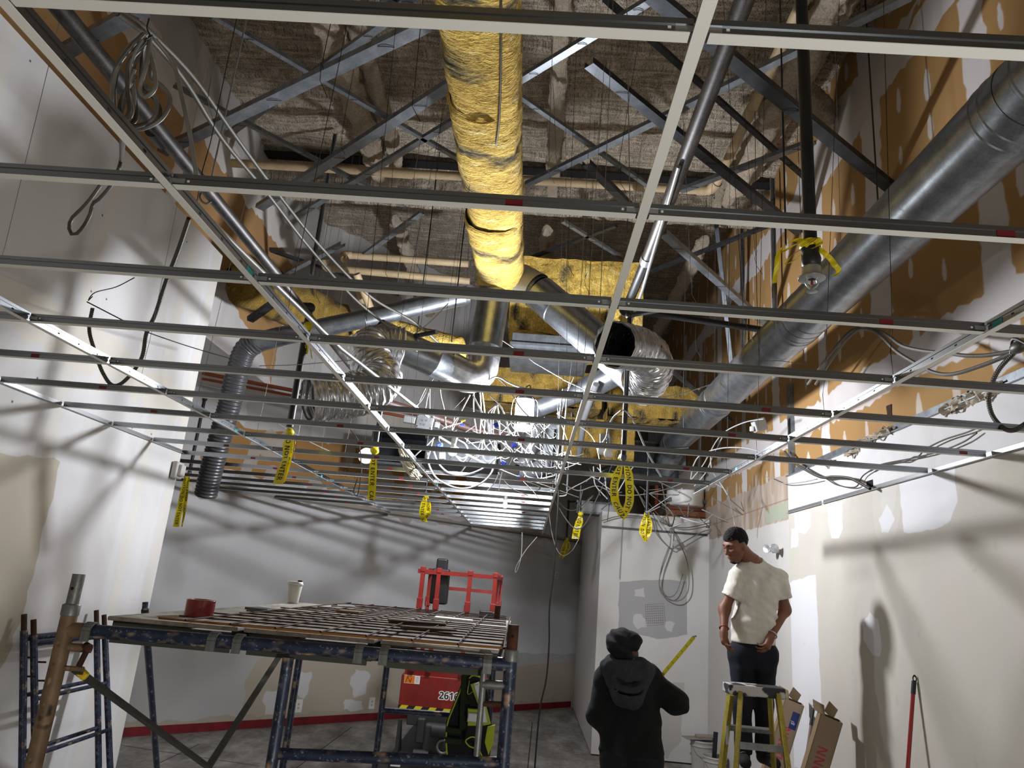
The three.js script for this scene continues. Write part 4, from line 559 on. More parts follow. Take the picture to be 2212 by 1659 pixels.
cable('looped dark cord hanging in front of the white left partition', [[-1.026,3.06,-1.447], ...[[-1.824,3.704,-2.597],[-1.893,3.707,-2.697],[-1.92,3.637,-2.715],[-1.971,3.571,-2.732],[-1.994,3.554,-2.736],[-2.001,3.511,-2.748],[-2.027,3.454,-2.762],[-2.06,3.419,-2.771],[-2.085,3.43,-2.767],[-2.083,3.479,-2.753],[-2.042,3.527,-2.741],[-2.006,3.572,-2.73],[-1.968,3.633,-2.715]]], 0.0085, bxDark, 'cord');
armored('armored cable hanging in a long U by the white partition', [[-1.827,3.754,-3.206],[-1.973,3.68,-3.429],[-2.137,3.569,-3.661],[-2.233,3.436,-3.798],[-2.331,3.359,-3.92],[-2.378,3.226,-4.007],[-2.493,3.106,-4.088],[-2.566,3.073,-4.094],[-2.63,3.14,-4.072],[-2.686,3.257,-4.037],[-2.73,3.382,-4],[-2.72,3.509,-3.965]], 0.011, bxDark);
cable('thin dark wire stretched from the partition to the dark flexible duct', [[-2.692,3.508,-3.863],[-2.649,3.522,-4.277],[-2.73,3.594,-4.669],[-2.724,3.693,-5.265],[-2.734,3.846,-6.053]], 0.004, M.wireDark, 'wire'); cable('thin wire curling over the partition patch', [[-2.31,3.593,-3.647],[-2.47,3.57,-3.751],[-2.65,3.564,-3.849],[-2.687,3.514,-3.861],[-2.662,3.542,-3.855]], 0.003, M.wireDark, 'wire');
cable('long white wire across the upper centre to the big duct', [[0.197,3.946,-6.251],[0.39,3.854,-6.181],[0.593,3.818,-6.2],[0.857,3.825,-6.313],[1.124,3.893,-6.409],[1.354,3.979,-6.498],[1.614,4.103,-6.578]], 0.005, M.cableWhite, 'wire'); cable('pale wire angling down to the upper right of the lamp', [[-.372,4.211,-6.049],[-.156,4.097,-6.09],[-.056,4.037,-6.111],[0.191,3.94,-6.201]], 0.005, M.cableWhite, 'wire'); cable('pale wire slanting up left of the vertical duct', [[-1.182,4.098,-5.839],[-1.104,4.197,-5.919],[-1.006,4.339,-5.987],[-.907,4.564,-6.136]], 0.005, M.cableWhite, 'wire'); cable('thin white wire by the tape on the left drop pipe', [[-1.971,3.443,-4.743],[-1.714,3.471,-4.746],[-1.349,3.596,-4.934]], 0.003, M.cableWhite, 'wire');
// the tangle in the middle: each a cable of its own
const tangle = [
  ['big white arc sagging below the lit bulb', 0.0105, 'w', [[-.963,3.191,-6.311],[-.948,3.096,-6.338],[-.874,2.983,-6.321],[-.773,2.924,-6.289],[-.657,2.895,-6.303],[-.543,2.912,-6.302],[-.441,2.978,-6.34],[-.38,3.071,-6.369],[-.366,3.176,-6.392]]],
  ['smaller white arc inside the big one', 0.0105, 'w', [[-.925,3.224,-6.407],[-.87,3.119,-6.439],[-.781,3.053,-6.461],[-.666,3.038,-6.47],[-.542,3.073,-6.465],[-.417,3.152,-6.448],[-.265,3.319,-6.408]]],
  ['straight pale rod slanting under the bulb', 0.013, 'w', [[-.902,3.376,-6.469],[-.777,3.316,-6.491],[-.626,3.238,-6.519],[-.427,3.155,-6.551]]],
  ['ribbed cable left of the three hanging ones', 0.009, 'g', [[-.612,3.846,-6.35],[-.6,3.628,-6.411],[-.549,3.409,-6.475]]], ['middle hanging ribbed cable', 0.009, 'g', [[-.576,3.927,-6.328],[-.532,3.634,-6.412],[-.528,3.411,-6.475]]], ['right hanging ribbed cable', 0.009, 'g', [[-.572,3.955,-6.424],[-.503,3.63,-6.518],[-.493,3.38,-6.589],[-.416,3.29,-6.618]]],
  ['white cable straight down left of the tangle', 0.008, 'w', [[-.948,3.856,-6.125],[-.987,3.769,-6.148],[-.974,3.55,-6.209]]], ['white cable fanning far left', 0.007, 'w', [[-.977,3.854,-6.124],[-1.048,3.648,-6.179],[-1.14,3.548,-6.203]]], ['white cable fanning second left', 0.007, 'w', [[-.988,3.859,-6.174],[-1.048,3.721,-6.21],[-1.111,3.559,-6.253]]], ['white cable fanning third left', 0.007, 'w', [[-.983,3.882,-6.22],[-1.016,3.704,-6.268],[-1.031,3.569,-6.306]]],
  ['dark ribbed cable with a loop at the box', 0.0085, 'g', [[-.92,3.936,-6.208],[-.906,3.746,-6.261],[-.855,3.583,-6.309],[-.834,3.471,-6.341],[-.794,3.45,-6.349],[-.745,3.523,-6.33],[-.711,3.579,-6.316],[-.635,3.744,-6.273]]], ['white cable crossing to the right bunch', 0.0085, 'w', [[-.591,3.696,-6.081],[-.49,3.542,-6.128],[-.373,3.355,-6.185],[-.342,3.224,-6.223],[-.354,3.105,-6.256]]], ['white cable bending over the right bunch', 0.0085, 'w', [[-.436,3.7,-6.086],[-.349,3.629,-6.11],[-.288,3.524,-6.142],[-.238,3.358,-6.19]]],
  ['white loop in the right bunch, outer', 0.008, 'w', [[-.379,3.602,-6.012],[-.439,3.535,-6.028],[-.436,3.45,-6.052],[-.413,3.355,-6.08]]], ['white loop in the right bunch, middle', 0.008, 'w', [[-.382,3.606,-6.063],[-.417,3.537,-6.081],[-.404,3.366,-6.129]]], ['white loop in the right bunch, inner', 0.008, 'w', [[-.381,3.618,-6.111],[-.399,3.538,-6.133],[-.387,3.374,-6.18]]], ['white tail hanging from the right bunch', 0.008, 'w', [[-.372,3.639,-6.158],[-.347,3.522,-6.192],[-.328,3.385,-6.231],[-.305,3.355,-6.24]]],
  ['heavy white cord arching to the work lamp', 0.0105, 'w', [[-.536,3.864,-6.192],[-.47,3.877,-6.191],[-.413,3.906,-6.185],[-.358,3.899,-6.189],[-.302,3.871,-6.199],[-.225,3.845,-6.21],[-.152,3.831,-6.217],[-.098,3.836,-6.27]]], ['thin cord running down past the lamp', 0.007, 'w', [[-.38,3.879,-6.142],[-.309,3.801,-6.063],[-.247,3.71,-5.987],[-.178,3.606,-5.967],[-.109,3.539,-5.989],[-.041,3.49,-6.005]]], ['white cord right of the lamp falling to the tees', 0.009, 'w', [[-.032,3.497,-6.16],[0.032,3.404,-6.188],[0.069,3.348,-6.206],[0.135,3.235,-6.24],[0.204,3.142,-6.269]]], ['second white cord right of the lamp', 0.008, 'w', [[-.024,3.513,-6.208],[0.081,3.434,-6.234],[0.15,3.384,-6.251],[0.189,3.308,-6.274]]], ['third white cord right of the lamp', 0.007, 'w', [[-.015,3.509,-6.261],[0.064,3.395,-6.296],[0.179,3.256,-6.34],[0.248,3.162,-6.369]]],
  ['white vertical pair beside the third main runner, left', 0.008, 'w', [[0.201,3.838,-6.178],[0.19,3.597,-6.245],[0.201,3.35,-6.315],[0.202,3.006,-6.411]]], ['white vertical pair beside the third main runner, right', 0.008, 'w', [[0.257,3.905,-6.213],[0.245,3.734,-6.261],[0.243,3.21,-6.408],[0.214,3.038,-6.455]]], ['crossing white wire beside the third main runner', 0.006, 'w', [[0.292,3.946,-6.151],[0.231,3.761,-6.201],[0.199,3.538,-6.262],[0.225,3.36,-6.313]]],
  ['festoon cord falling to the two unlit bulbs', 0.009, 'w', [[0.62,3.448,-5.265],[0.575,3.416,-5.376],[0.542,3.334,-5.398],[0.536,3.275,-5.414],[0.522,3.25,-5.473],[0.517,3.245,-5.526]]], ['short festoon tail to the right unlit bulb', 0.008, 'w', [[0.54,3.324,-5.401],[0.558,3.267,-5.417],[0.563,3.209,-5.434]]], ['festoon cord bending right of the tape pipe', 0.009, 'w', [[0.637,3.452,-5.265],[0.698,3.447,-5.373],[0.768,3.392,-5.495],[0.892,3.257,-5.746],[1.01,3.168,-5.984],[1.125,3.086,-6.219]]],
  ['cable fanning out on the left below the second runner', 0.008, 'w', [[-.901,3.308,-6.177],[-.961,3.236,-6.194],[-1.033,3.167,-6.21],[-1.075,3.116,-6.223]]], ['cable looping left below the second runner', 0.008, 'w', [[-.905,3.278,-6.133],[-.934,3.139,-6.171],[-.982,3.076,-6.186],[-1.053,3.102,-6.176]]], ['short curl by the blue connector', 0.007, 'w', [[-.688,3.306,-6.186],[-.62,3.272,-6.198],[-.59,3.195,-6.221],[-.636,3.152,-6.231],[-.698,3.167,-6.224]]], ['curl hanging right of the bulb', 0.007, 'w', [[-.692,3.159,-6.175],[-.628,3.113,-6.191],[-.592,3.167,-6.177],[-.615,3.204,-6.166]]],
  ['sagging cable under the grey flexible ducts', 0.009, 'w', [[-.119,3.286,-7.566],[-.066,3.234,-7.583],[0.058,3.225,-7.591],[0.203,3.265,-7.586]]], ['long sagging cable to the white room', 0.0085, 'w', [[0.324,3.25,-8.011],[0.536,3.244,-8.437],[0.784,3.371,-8.828],[1.042,3.318,-9.061],[1.273,3.35,-9.27],[1.512,3.418,-9.469],[1.848,3.548,-9.654],[2.118,3.684,-9.627]]], ['second sagging cable to the white room', 0.0085, 'w', [[0.289,3.136,-8.249],[0.379,3.154,-8.248],[0.396,3.206,-8.234],[0.472,3.267,-8.324],[0.691,3.444,-8.596],[0.713,3.58,-8.662]]], ['loop falling left of the tape loop', 0.0085, 'w', [[0.704,3.563,-8.563],[0.736,3.367,-8.619],[0.828,3.267,-8.651],[0.9,3.203,-8.672]]], ['second loop falling left of the tape loop', 0.0085, 'w', [[0.75,3.556,-8.566],[0.847,3.456,-8.598],[0.879,3.325,-8.637],[0.984,3.21,-8.777]]],
  ['wide arc near the far right end of the grid', 0.009, 'w', [[2.289,3.602,-7.163],[2.158,3.673,-7.345],[1.971,3.695,-7.539],[1.802,3.65,-7.752],[1.747,3.55,-7.882],[1.75,3.417,-8.024]]], ['cables rising to the right of the wide arc', 0.008, 'w', [[1.741,3.391,-8.03],[1.835,3.533,-7.891],[1.878,3.642,-7.758],[1.907,3.766,-7.516],[1.954,3.832,-7.292],[2.081,3.882,-7.075],[2.201,3.878,-6.874]]], ['second riser beside the wide arc', 0.008, 'w', [[1.797,3.346,-8.045],[1.89,3.488,-7.906],[1.929,3.646,-7.759],[1.963,3.804,-7.508]]], ['downward curl at the grid end', 0.008, 'w', [[1.902,3.668,-7.751],[1.93,3.5,-7.8],[2.054,3.34,-7.85],[2.067,3.219,-7.677]]],
  ['pale cord from the grid end down to the right corner', 0.008, 'w', [[1.976,3.358,-7.842],[2.098,3.294,-7.864],[2.187,3.167,-8.008],[2.262,3.034,-8.152],[2.278,2.96,-8.174]]], ['dark tangle strand low in the middle, first', 0.007, 'd', [[-.352,3.15,-6.867],[-.279,3.07,-6.893],[-.184,3,-6.916],[-.047,2.972,-7.034]]], ['dark tangle strand low in the middle, second', 0.007, 'd', [[-.215,3.118,-6.882],[-.01,3.084,-7.004],[0.157,3.058,-7.226],[0.331,3.061,-7.441]]], ['grey strand crossing toward the third runner', 0.008, 'g', [[-.35,3.169,-6.758],[-.147,3.109,-6.783],[0.127,3.073,-7.013],[0.477,3.041,-7.452]]], ['fine white strands over the bright tees, left', 0.005, 'w', [[-.314,3.076,-6.37],[-.341,2.994,-6.392],[-.386,2.93,-6.408],[-.417,2.9,-6.415]]], ['fine white strands over the bright tees, right', 0.005, 'w', [[-.286,3.078,-6.37],[-.3,2.997,-6.393],[-.302,2.917,-6.415]]], ['fine strand right of the bright tees', 0.005, 'w', [[-.097,3.042,-6.596],[-.005,2.967,-6.621],[0.064,2.899,-6.643]]],
];
for (const [l, r, k, p] of tangle) cable('cable in the central tangle: ' + l, p, r * 0.8, k === 'w' ? M.cableWhite : k === 'g' ? bx : bxDark, 'cable', 'cables of the central tangle');
for (let i = 0; i < 34; i++) { // finer strands of the tangle
  const a = [rr(-0.75, 0.2), rr(3.35, 3.75), rr(-7.2, -6.2)], b = [a[0] + rr(-0.3, 0.4), a[1] - rr(0.1, 0.3), a[2] + rr(-0.3, 0.3)], c = [b[0] + rr(-0.25, 0.3), rr(3.1, 3.5), b[2] + rr(-0.2, 0.2)], d = [c[0] + rr(-0.2, 0.2), c[1] + rr(-0.1, 0.2), c[2] + rr(-0.2, 0.2)];
  one('cable', 'thin loose strand in the cable tangle around the lit bulb', 'cable', tube([a, b, c, d], rr(0.003, 0.006), 5, 7), [M.cableWhite, M.cableWhite, bx, M.cableGrey, bxDark][i % 5], 'loose strands of the tangle');
}
for (let i = 0; i < 26; i++) { // strands in front of the white room
  const a = [rr(0.5, 2.3), rr(3.1, 3.8), rr(-10.2, -8.6)], b = [a[0] + rr(-0.5, 0.5), a[1] - rr(0.05, 0.3), a[2] + rr(-0.3, 0.3)], c = [b[0] + rr(-0.5, 0.4), rr(3.0, 3.5), b[2] + rr(-0.3, 0.3)];
  one('cable', 'thin loose strand hanging above the white boxed-out room', 'cable', tube([a, b, c], rr(0.005, 0.009), 5, 9), [M.cableWhite, bx, M.cableGrey, bxDark][i % 4], 'loose strands above the white room');
}
{ const g = thing('cable_coil', 'bundle of cream cable tied in a coil at the second main runner', 'cable coil'); for (let i = 0; i < 7; i++) { const d = 6 + i * 0.02; const P = [[-1.13,3.135,-5.904],[-1.102,3.081,-5.92],[-1.042,3.011,-5.942],[-.991,2.951,-5.961],[-.965,2.916,-5.972],[-1,2.921,-5.969],[-1.064,2.99,-5.947],[-1.109,3.062,-5.925]].map((p) => [p[0] + rr(-0.03, 0.03), p[1] + rr(-0.02, 0.02), p[2] + rr(-0.05, 0.05)]); part('loop', tube(P, 0.0065, 6, 6), M.cableCream, g); } part('tie', tube([[-1.033,2.948,-5.908],[-.989,2.973,-5.851],[-.941,3,-5.897]], 0.004, 5), M.cableBlack, g); settle(g); }
for (const [p, m, l] of [[[-.588,3.826,-6.148], M.blue, 'blue taped joint under the vertical duct'], [[-.847,3.245,-6.196], M.blue, 'blue tape left of the lit bulb'], [[-.359,3.437,-6.059], M.blue, 'blue tape on the right bunch'], [[-.203,3.336,-6.406], M.blue, 'blue plastic wrap near the grey flexible duct'], [[-.284,3.175,-6.447], M.blue, 'blue tape low right of the bulb'], [[-.155,3.1,-6.786], M.blue, 'blue connector above the bright tees']]) one('cable_connector', l, 'connector', [jit(rbox(...p, 0.05, 0.04, 0.03, 0.01, 0, rr(-0.6, 0.6)), 0.006, 40)], m);
one('wire_nut', 'yellow wire nut right of the junction box', 'connector', cyl([-.687,3.486,-6.24], [-.65,3.497,-6.238], 0.012, 0.006), M.yellowNut); one('wire_nut', 'blue wire nut right of the junction box', 'connector', cyl([-.693,3.457,-6.247], [-.651,3.456,-6.249], 0.012, 0.006), M.blue); one('cable_tag', 'white plastic switch box dangling left of the lit bulb', 'box', rbox(...[-.807,3.14,-6.123], 0.055, 0.06, 0.025, 0.006, 0, 0.1), M.white);
{ const p = [-1.883,3.369,-7.885], g = thing('round_cover', 'round white cover plate on a cord against the brown board', 'cover'); part('disc', cyl([p[0], p[1], p[2] - 0.015], [p[0], p[1], p[2] + 0.015], 0.09, 0.09, 28), M.white, g); part('screw', ball([p[0] + 0.05, p[1], p[2] + 0.016], 0.006), M.wireDark, g); settle(g); }
cable('black cord looping down left of the round cover plate', [[-1.981,3.561,-7.412],[-1.883,3.441,-7.449],[-1.838,3.183,-7.524],[-1.837,3.041,-7.564],[-1.856,2.897,-7.603],[-1.898,2.931,-7.592],[-1.868,3.062,-7.556]], 0.007, M.cableBlack, 'cord');
cable('white wire running over the brown board to the round plate', [[-2.828,3.597,-7.574],[-2.513,3.453,-7.628],[-2.2,3.342,-7.672],[-2.037,3.321,-7.685]], 0.006, M.cableWhite, 'wire');
// right side runs
armored('armored cable arching over the right tee, upper strand', [[2.3,3.991,-5.994],[2.3,4.112,-5.495],[2.3,4.163,-5.125],[2.3,4.104,-4.924],[2.3,4.019,-4.721],[2.3,3.923,-4.569],[2.3,3.797,-4.402],[2.3,3.684,-4.167],[2.3,3.598,-3.945],[2.3,3.522,-3.764],[2.3,3.461,-3.57],[2.3,3.415,-3.356]], 0.0105, bx); armored('armored cable arching over the right tee, lower strand', [[2.28,3.926,-5.773],[2.28,4.066,-5.336],[2.28,4.114,-5.006],[2.28,4.042,-4.779],[2.28,3.934,-4.622],[2.28,3.766,-4.436],[2.28,3.591,-4.178],[2.28,3.497,-4.019],[2.28,3.441,-3.85],[2.28,3.412,-3.603],[2.28,3.397,-3.328]], 0.0105, bx);
armored('armored cable hanging in a loop at the right edge', [[2.25,3.387,-3.283],[2.25,3.339,-3.415],[2.25,3.277,-3.487],[2.25,3.202,-3.525],[2.25,3.114,-3.505],[2.25,3.036,-3.429],[2.25,3.014,-3.357],[2.25,3.026,-3.281]], 0.011, bxDark); { const p = [2.25,3.398,-3.268]; one('cable_clamp', 'dark tangle of clamps where the right armored cables meet', 'clamp', [ball(p, 0.03, 0.03, 0.05), tube([[p[0], p[1] - 0.03, p[2] - 0.06], [p[0] - 0.02, p[1] + 0.04, p[2]], [p[0], p[1] - 0.02, p[2] + 0.08]], 0.008, 6)], bxDark); }
armored('armored cable emerging from the hole in the right wall', [[2.5,3.634,-7.171],[2.5,3.499,-6.959],[2.5,3.34,-6.579],[2.5,3.238,-6.268],[2.5,3.207,-6.027],[2.5,3.15,-5.721],[2.5,3.073,-5.51],[2.5,3.021,-5.379]], 0.011, bxDark); cable('thin wire wandering over the right wall above the angle', [[2.54,3.167,-5.45],[2.54,3.182,-5.265],[2.54,3.172,-5.061],[2.54,3.154,-4.935],[2.54,3.165,-4.812],[2.54,3.16,-4.754],[2.54,3.191,-4.664],[2.54,3.209,-4.446],[2.54,3.206,-4.226],[2.54,3.21,-4.112]], 0.005, bxDark, 'wire'); cable('second thin wire wandering over the right wall', [[2.54,3.229,-6.27],[2.54,3.141,-6.038],[2.54,3.082,-5.713],[2.54,3.145,-5.592],[2.54,3.169,-5.465],[2.54,3.189,-5.264],[2.54,3.16,-4.842],[2.54,3.146,-4.507],[2.54,3.156,-4.257],[2.54,3.183,-4.116]], 0.005, bxDark, 'wire'); cable('white wire along the foot of the brown board', [[2.5,3.463,-7.756],[2.5,3.323,-7.257],[2.5,3.262,-6.757],[2.5,3.237,-6.371]], 0.005, M.cableWhite, 'wire');
{ const p = [2.568,3.081,-5.529]; one('wall_hole', 'small dark hole punched in the right wall', 'hole', rbox(p[0], p[1], p[2], 0.004, 0.06, 0.1, 0.002), M.hole); const q = [2.6,3.578,-5.215]; one('wall_hole', 'ragged dark hole in the brown board above the right track', 'hole', jit(rbox(q[0] - 0.002, q[1], q[2], 0.004, 0.1, 0.06, 0.002), 0.012, 30), mat({ color: 0x3a2718, roughness: 1 })); }
{ const p = [2.222,3.866,-7.086], g = thing('junction_box', 'grey plastic junction box on the white cable under the big duct', 'junction box'); part('cover', rbox(...p, 0.14, 0.13, 0.07, 0.012, 0.3, 0.35), mat({ color: 0x9fa09e, roughness: 0.6 }), g); part('connector', rbox(p[0] - 0.08, p[1] - 0.05, p[2] + 0.02, 0.035, 0.05, 0.04, 0.008), M.white, g); settle(g); }
{ const pts = []; cable('grey cables looping down the white room face, first', [[1.74,3.217,-10.5],[1.826,2.98,-10.5],[2.028,2.802,-10.5],[2.126,2.855,-10.5],[2.452,3.064,-10.5],[2.616,3.123,-10.5]], 0.008, M.cableGrey); cable('grey cables looping down the white room face, second', [[1.886,3.229,-10.5],[2.077,3.001,-10.5],[2.227,2.721,-10.5],[2.283,2.47,-10.5],[2.267,2.217,-10.5],[2.14,2.094,-10.5],[1.965,2.129,-10.5],[1.878,2.247,-10.5],[1.891,2.502,-10.5],[1.995,2.831,-10.5]], 0.008, M.cableGrey); cable('grey cables looping down the white room face, third', [[2.024,3.162,-10.52],[2.012,2.834,-10.52],[1.908,2.503,-10.52],[1.874,2.297,-10.52],[1.982,2.143,-10.52],[2.11,2.191,-10.52],[2.202,2.464,-10.52]], 0.007, M.cableGrey); cable('grey cables looping down the white room face, fourth', [[1.028,3.117,-10.54],[1.292,3.205,-10.54],[1.693,3.217,-10.54],[2.162,3.109,-10.54],[2.626,3.225,-10.54],[3.024,3.344,-10.54]], 0.008, bx); cable('thin line hanging on the left of the white room', [[1.334,3.18,-10.6],[1.33,2.783,-10.6],[1.322,2.329,-10.6]], 0.004, M.cableGrey, 'wire'); const q = [2.122,2.877,-10.55]; one('round_cover', 'small round plate where the grey cables gather', 'cover', cyl([q[0], q[1], q[2] - 0.03], [q[0], q[1], q[2] + 0.02], 0.06, 0.06, 20), M.conduit); }
cable('black power cord hanging from the grid to the floor', [[0.237,3.048,-6.6],[0.24,2.731,-6.6],[0.238,2.249,-6.6],[0.221,1.955,-6.6],[0.238,1.651,-6.6],[0.233,1.365,-6.6],[0.195,1.113,-6.6],[0.185,0.67,-6.6],[0.186,0.391,-6.6]], 0.008, M.cableBlack, 'cord');
cable('thin loop of wire hanging before the back wall', [[-.084,2.68,-8],[-.075,2.433,-8],[-.103,2.284,-8],[-.125,2.243,-8],[-.116,2.322,-8],[-.033,2.486,-8],[0.082,2.644,-8]], 0.005, M.cableGrey, 'wire'); cable('thin strap loop low in the dark gap', [[0.209,3.088,-9],[0.255,2.836,-9],[0.327,2.617,-9],[0.419,2.513,-9],[0.528,2.578,-9],[0.605,2.723,-9]], 0.005, M.cableGrey, 'wire');
// ---------------------------------------------------------------- hanger wires
for (let i = 0; i < MX.length; i++) for (let z = -0.9; z > (i === 3 ? -6.4 : -11); z -= 0.91) { const x = MX[i], zz = z + rr(-0.15, 0.15), top = [x + rr(-0.25, 0.25), 6.95, zz + rr(-0.3, 0.3)], pts = [[x, GRID_Y + 0.03, zz]]; for (let k = 1; k < 7; k++) pts.push([x + 0.006 * Math.sin(k * 2.2), GRID_Y + 0.03 + k * 0.03, zz + 0.006 * Math.cos(k * 2.2)]); pts.push(top); one('hanger_wire', `thin hanger wire over the ${words[i]} main runner from the left, ${words[Math.round((-0.9 - z) / 0.91)]} from the camera`, 'wire', tube(pts, 0.0016, 4, 3, false, 0.2), i % 2 ? M.wireDark : M.wireSteel, 'grid hanger wires'); }
for (let i = 0; i < 30; i++) { const x = rr(-2.9, 2.2), z = rr(-8.5, -2.2), y = rr(3.6, 5.4); const pts = [[x + 0.05, y - 0.08, z], [x, y, z]]; for (let k = 1; k < 6; k++) pts.push([x + 0.012 * Math.sin(k * 2), y + k * 0.035, z + 0.012 * Math.cos(k * 2)]); pts.push([x + rr(-0.2, 0.2), 6.95, z + rr(-0.2, 0.2)]); one('hanger_wire', 'loose hanger wire with a twisted tail, hanging free from the roof', 'wire', tube(pts, 0.002, 4, 4, false, 0.3), i % 3 ? M.wireDark : M.wireSteel, 'loose hanger wires'); }
for (const [x, y, z, l] of [[1.5, 7, -4.2, 'dark threaded rod in front of the right foam'], [-0.9, 7, -6.6, 'dark threaded rod left of the trunk'], [2.3, 7, -4.6, 'dark threaded rod by the brown wall'], [-1.4, 7, -7.4, 'dark threaded rod over the cream loops']]) one('threaded_rod', l, 'rod', cyl([x, 4.35, z], [x, 6.98, z], 0.006), M.black);
// ---------------------------------------------------------------- caution tape
const tapeTex = (() => { const cv = document.createElement('canvas'); cv.width = 1024; cv.height = 128; const c = cv.getContext('2d'); c.fillStyle = '#e6d20e'; c.fillRect(0, 0, 1024, 128); c.fillStyle = '#14130c'; c.font = 'bold 92px sans-serif'; c.textBaseline = 'middle'; c.save(); c.scale(0.86, 1); c.fillText('CAUTION  DO NOT ENTER', 20, 68); c.restore(); const t = new THREE.CanvasTexture(cv); t.colorSpace = THREE.SRGBColorSpace; t.wrapS = THREE.RepeatWrapping; t.magFilter = THREE.LinearFilter; return t; })();
const tapeMat = phys({ map: tapeTex, roughness: 0.4, transmission: 0.15, thickness: 0 });
function ribbon(pts, w, dirs, u0 = 0, n = 40) {                      // strip; dirs are the width directions along it
  const c = new THREE.CatmullRomCurve3(pts.map((p) => V(p).clone())), L = c.getLength(), pos = [], uv = [], idx = [];
  for (let i = 0; i <= n; i++) { const t = i / n, p = c.getPointAt(t), f = t * (dirs.length - 1), k = Math.min(dirs.length - 2, Math.floor(f)); const d = V(dirs[k]).clone().lerp(V(dirs[k + 1]), f - k); const ww = w * Math.min(1, d.length()); d.normalize(); const bow = 0.012 * Math.sin(t * 17 + u0 * 9); for (const s of [-0.5, 0, 0.5]) { pos.push(p.x + d.x * ww * s + (s === 0 ? bow * d.z : 0), p.y + d.y * ww * s, p.z + d.z * ww * s + (s === 0 ? bow : 0)); uv.push(u0 + t * L / 0.66, s + 0.5); } }
  for (let i = 0; i < n; i++) for (let s = 0; s < 2; s++) { const a = i * 3 + s; idx.push(a, a + 3, a + 1, a + 1, a + 3, a + 4); }
  const g = new THREE.BufferGeometry(); g.setAttribute('position', new THREE.Float32BufferAttribute(pos, 3)); g.setAttribute('uv', new THREE.Float32BufferAttribute(uv, 2)); g.setIndex(idx); g.computeVertexNormals(); return g;
}
function tape(label, strips, knot, tm = tapeMat) { const g = thing('caution_tape', label, 'tape', 'strips of yellow caution tape'); for (const [p, w, d, u] of strips) part('strip', ribbon(p, w, d, u), tm, g); if (knot) part('knot', jit(ball(knot, 0.035, 0.035, 0.035, 14), 0.012, 30), mat({ color: 0xd8c40c, roughness: 0.45 }), g); settle(g); }
const Xd = [1, 0, 0.15], Xn = [0.25, 0, 0.05];
tape('wide caution tape loop hanging from the pipe right of the third runner', [[[[0.677,3.125,-5.524],[0.649,3.026,-5.551],[0.628,2.92,-5.58],[0.648,2.8,-5.614],[0.709,2.711,-5.642]], 0.066, [Xn, Xd, Xd, Xd, [0.9, 0.4, 0]], 0.5], [[[0.683,3.136,-5.542],[0.725,3.052,-5.568],[0.749,2.932,-5.602],[0.753,2.793,-5.641],[0.702,2.691,-5.668]], 0.066, [Xn, Xd, Xd, Xd, [0.8, -0.5, 0]], 0.08], [[[0.678,3.122,-5.505],[0.712,3.111,-5.509],[0.746,3.086,-5.517]], 0.02, [Xn, Xn, Xn], 0], [[[0.671,3.121,-5.504],[0.641,3.14,-5.498],[0.627,3.138,-5.498]], 0.02, [Xn, Xn, Xn], 0]], [0.677,3.132,-5.522]);
tape('wide twisted caution tape hanging from the left drop pipe', [[[[-1.908,3.122,-5.386],[-1.914,3.018,-5.415],[-1.922,2.931,-5.439],[-1.943,2.826,-5.468],[-1.97,2.716,-5.497]], 0.085, [[0.4, 0, 0.1], Xd, [0.7, 0.1, 0.3], Xd, Xd], 0.36], [[[-1.907,3.12,-5.408],[-1.891,3.006,-5.44],[-1.918,2.883,-5.474],[-1.957,2.734,-5.514]], 0.07, [[0.4, 0, 0], [0.5, 0, 0.3], Xd, Xd], 0.1], [[[-1.891,3.089,-5.396],[-1.859,3.04,-5.411],[-1.867,2.96,-5.433]], 0.02, [Xn, Xn, Xn], 0]], [-1.907,3.109,-5.39]);
tape('caution tape tied halfway up the left drop pipe', [[[[-1.855,3.961,-5.268],[-1.862,3.854,-5.297],[-1.874,3.73,-5.331]], 0.05, [[0.5, 0, 0], Xd, Xd], 0.2], [[[-1.854,3.954,-5.27],[-1.844,3.821,-5.307],[-1.813,3.7,-5.343]], 0.03, [[0.5, 0, 0], Xn, Xn], 0.2]], [-1.858,3.946,-5.271]);
tape('pair of long caution tape tails far left by the dark flexible duct', [[[[-4.364,3.105,-8.895],[-4.385,2.917,-8.947],[-4.407,2.747,-8.994],[-4.445,2.474,-9.069]], 0.085, [[0.4, 0, 0], Xd, Xd, Xd], 0.0], [[[-4.33,3.108,-8.896],[-4.339,2.921,-8.948],[-4.351,2.695,-9.011],[-4.369,2.48,-9.07]], 0.075, [[0.4, 0, 0], [0.7, 0, 0.3], [0.7, 0, 0.3], Xn], 0.45]], [-4.352,3.1,-8.897]);
tape('caution tape hanging behind the grid beside the round plate', [[[[-1.35,3.109,-5.902],[-1.351,2.967,-5.942],[-1.347,2.817,-5.984],[-1.346,2.705,-6.015]], 0.07, [[0.4, 0, 0], Xd, Xd, Xd], 0.5]], [-1.349,3.102,-5.904]);
tape('folded caution tape behind the second main runner', [[[[-1.324,3.111,-8.916],[-1.343,2.987,-8.95],[-1.352,2.875,-8.982],[-1.316,2.784,-9.009]], 0.08, [[0.4, 0, 0], Xd, Xd, Xd], 0.55], [[[-1.316,3.114,-8.937],[-1.289,2.994,-8.972],[-1.281,2.894,-9],[-1.314,2.791,-9.027]], 0.07, [[0.4, 0, 0], Xd, Xd, Xn], 0.05]], [-1.318,3.101,-8.92]);
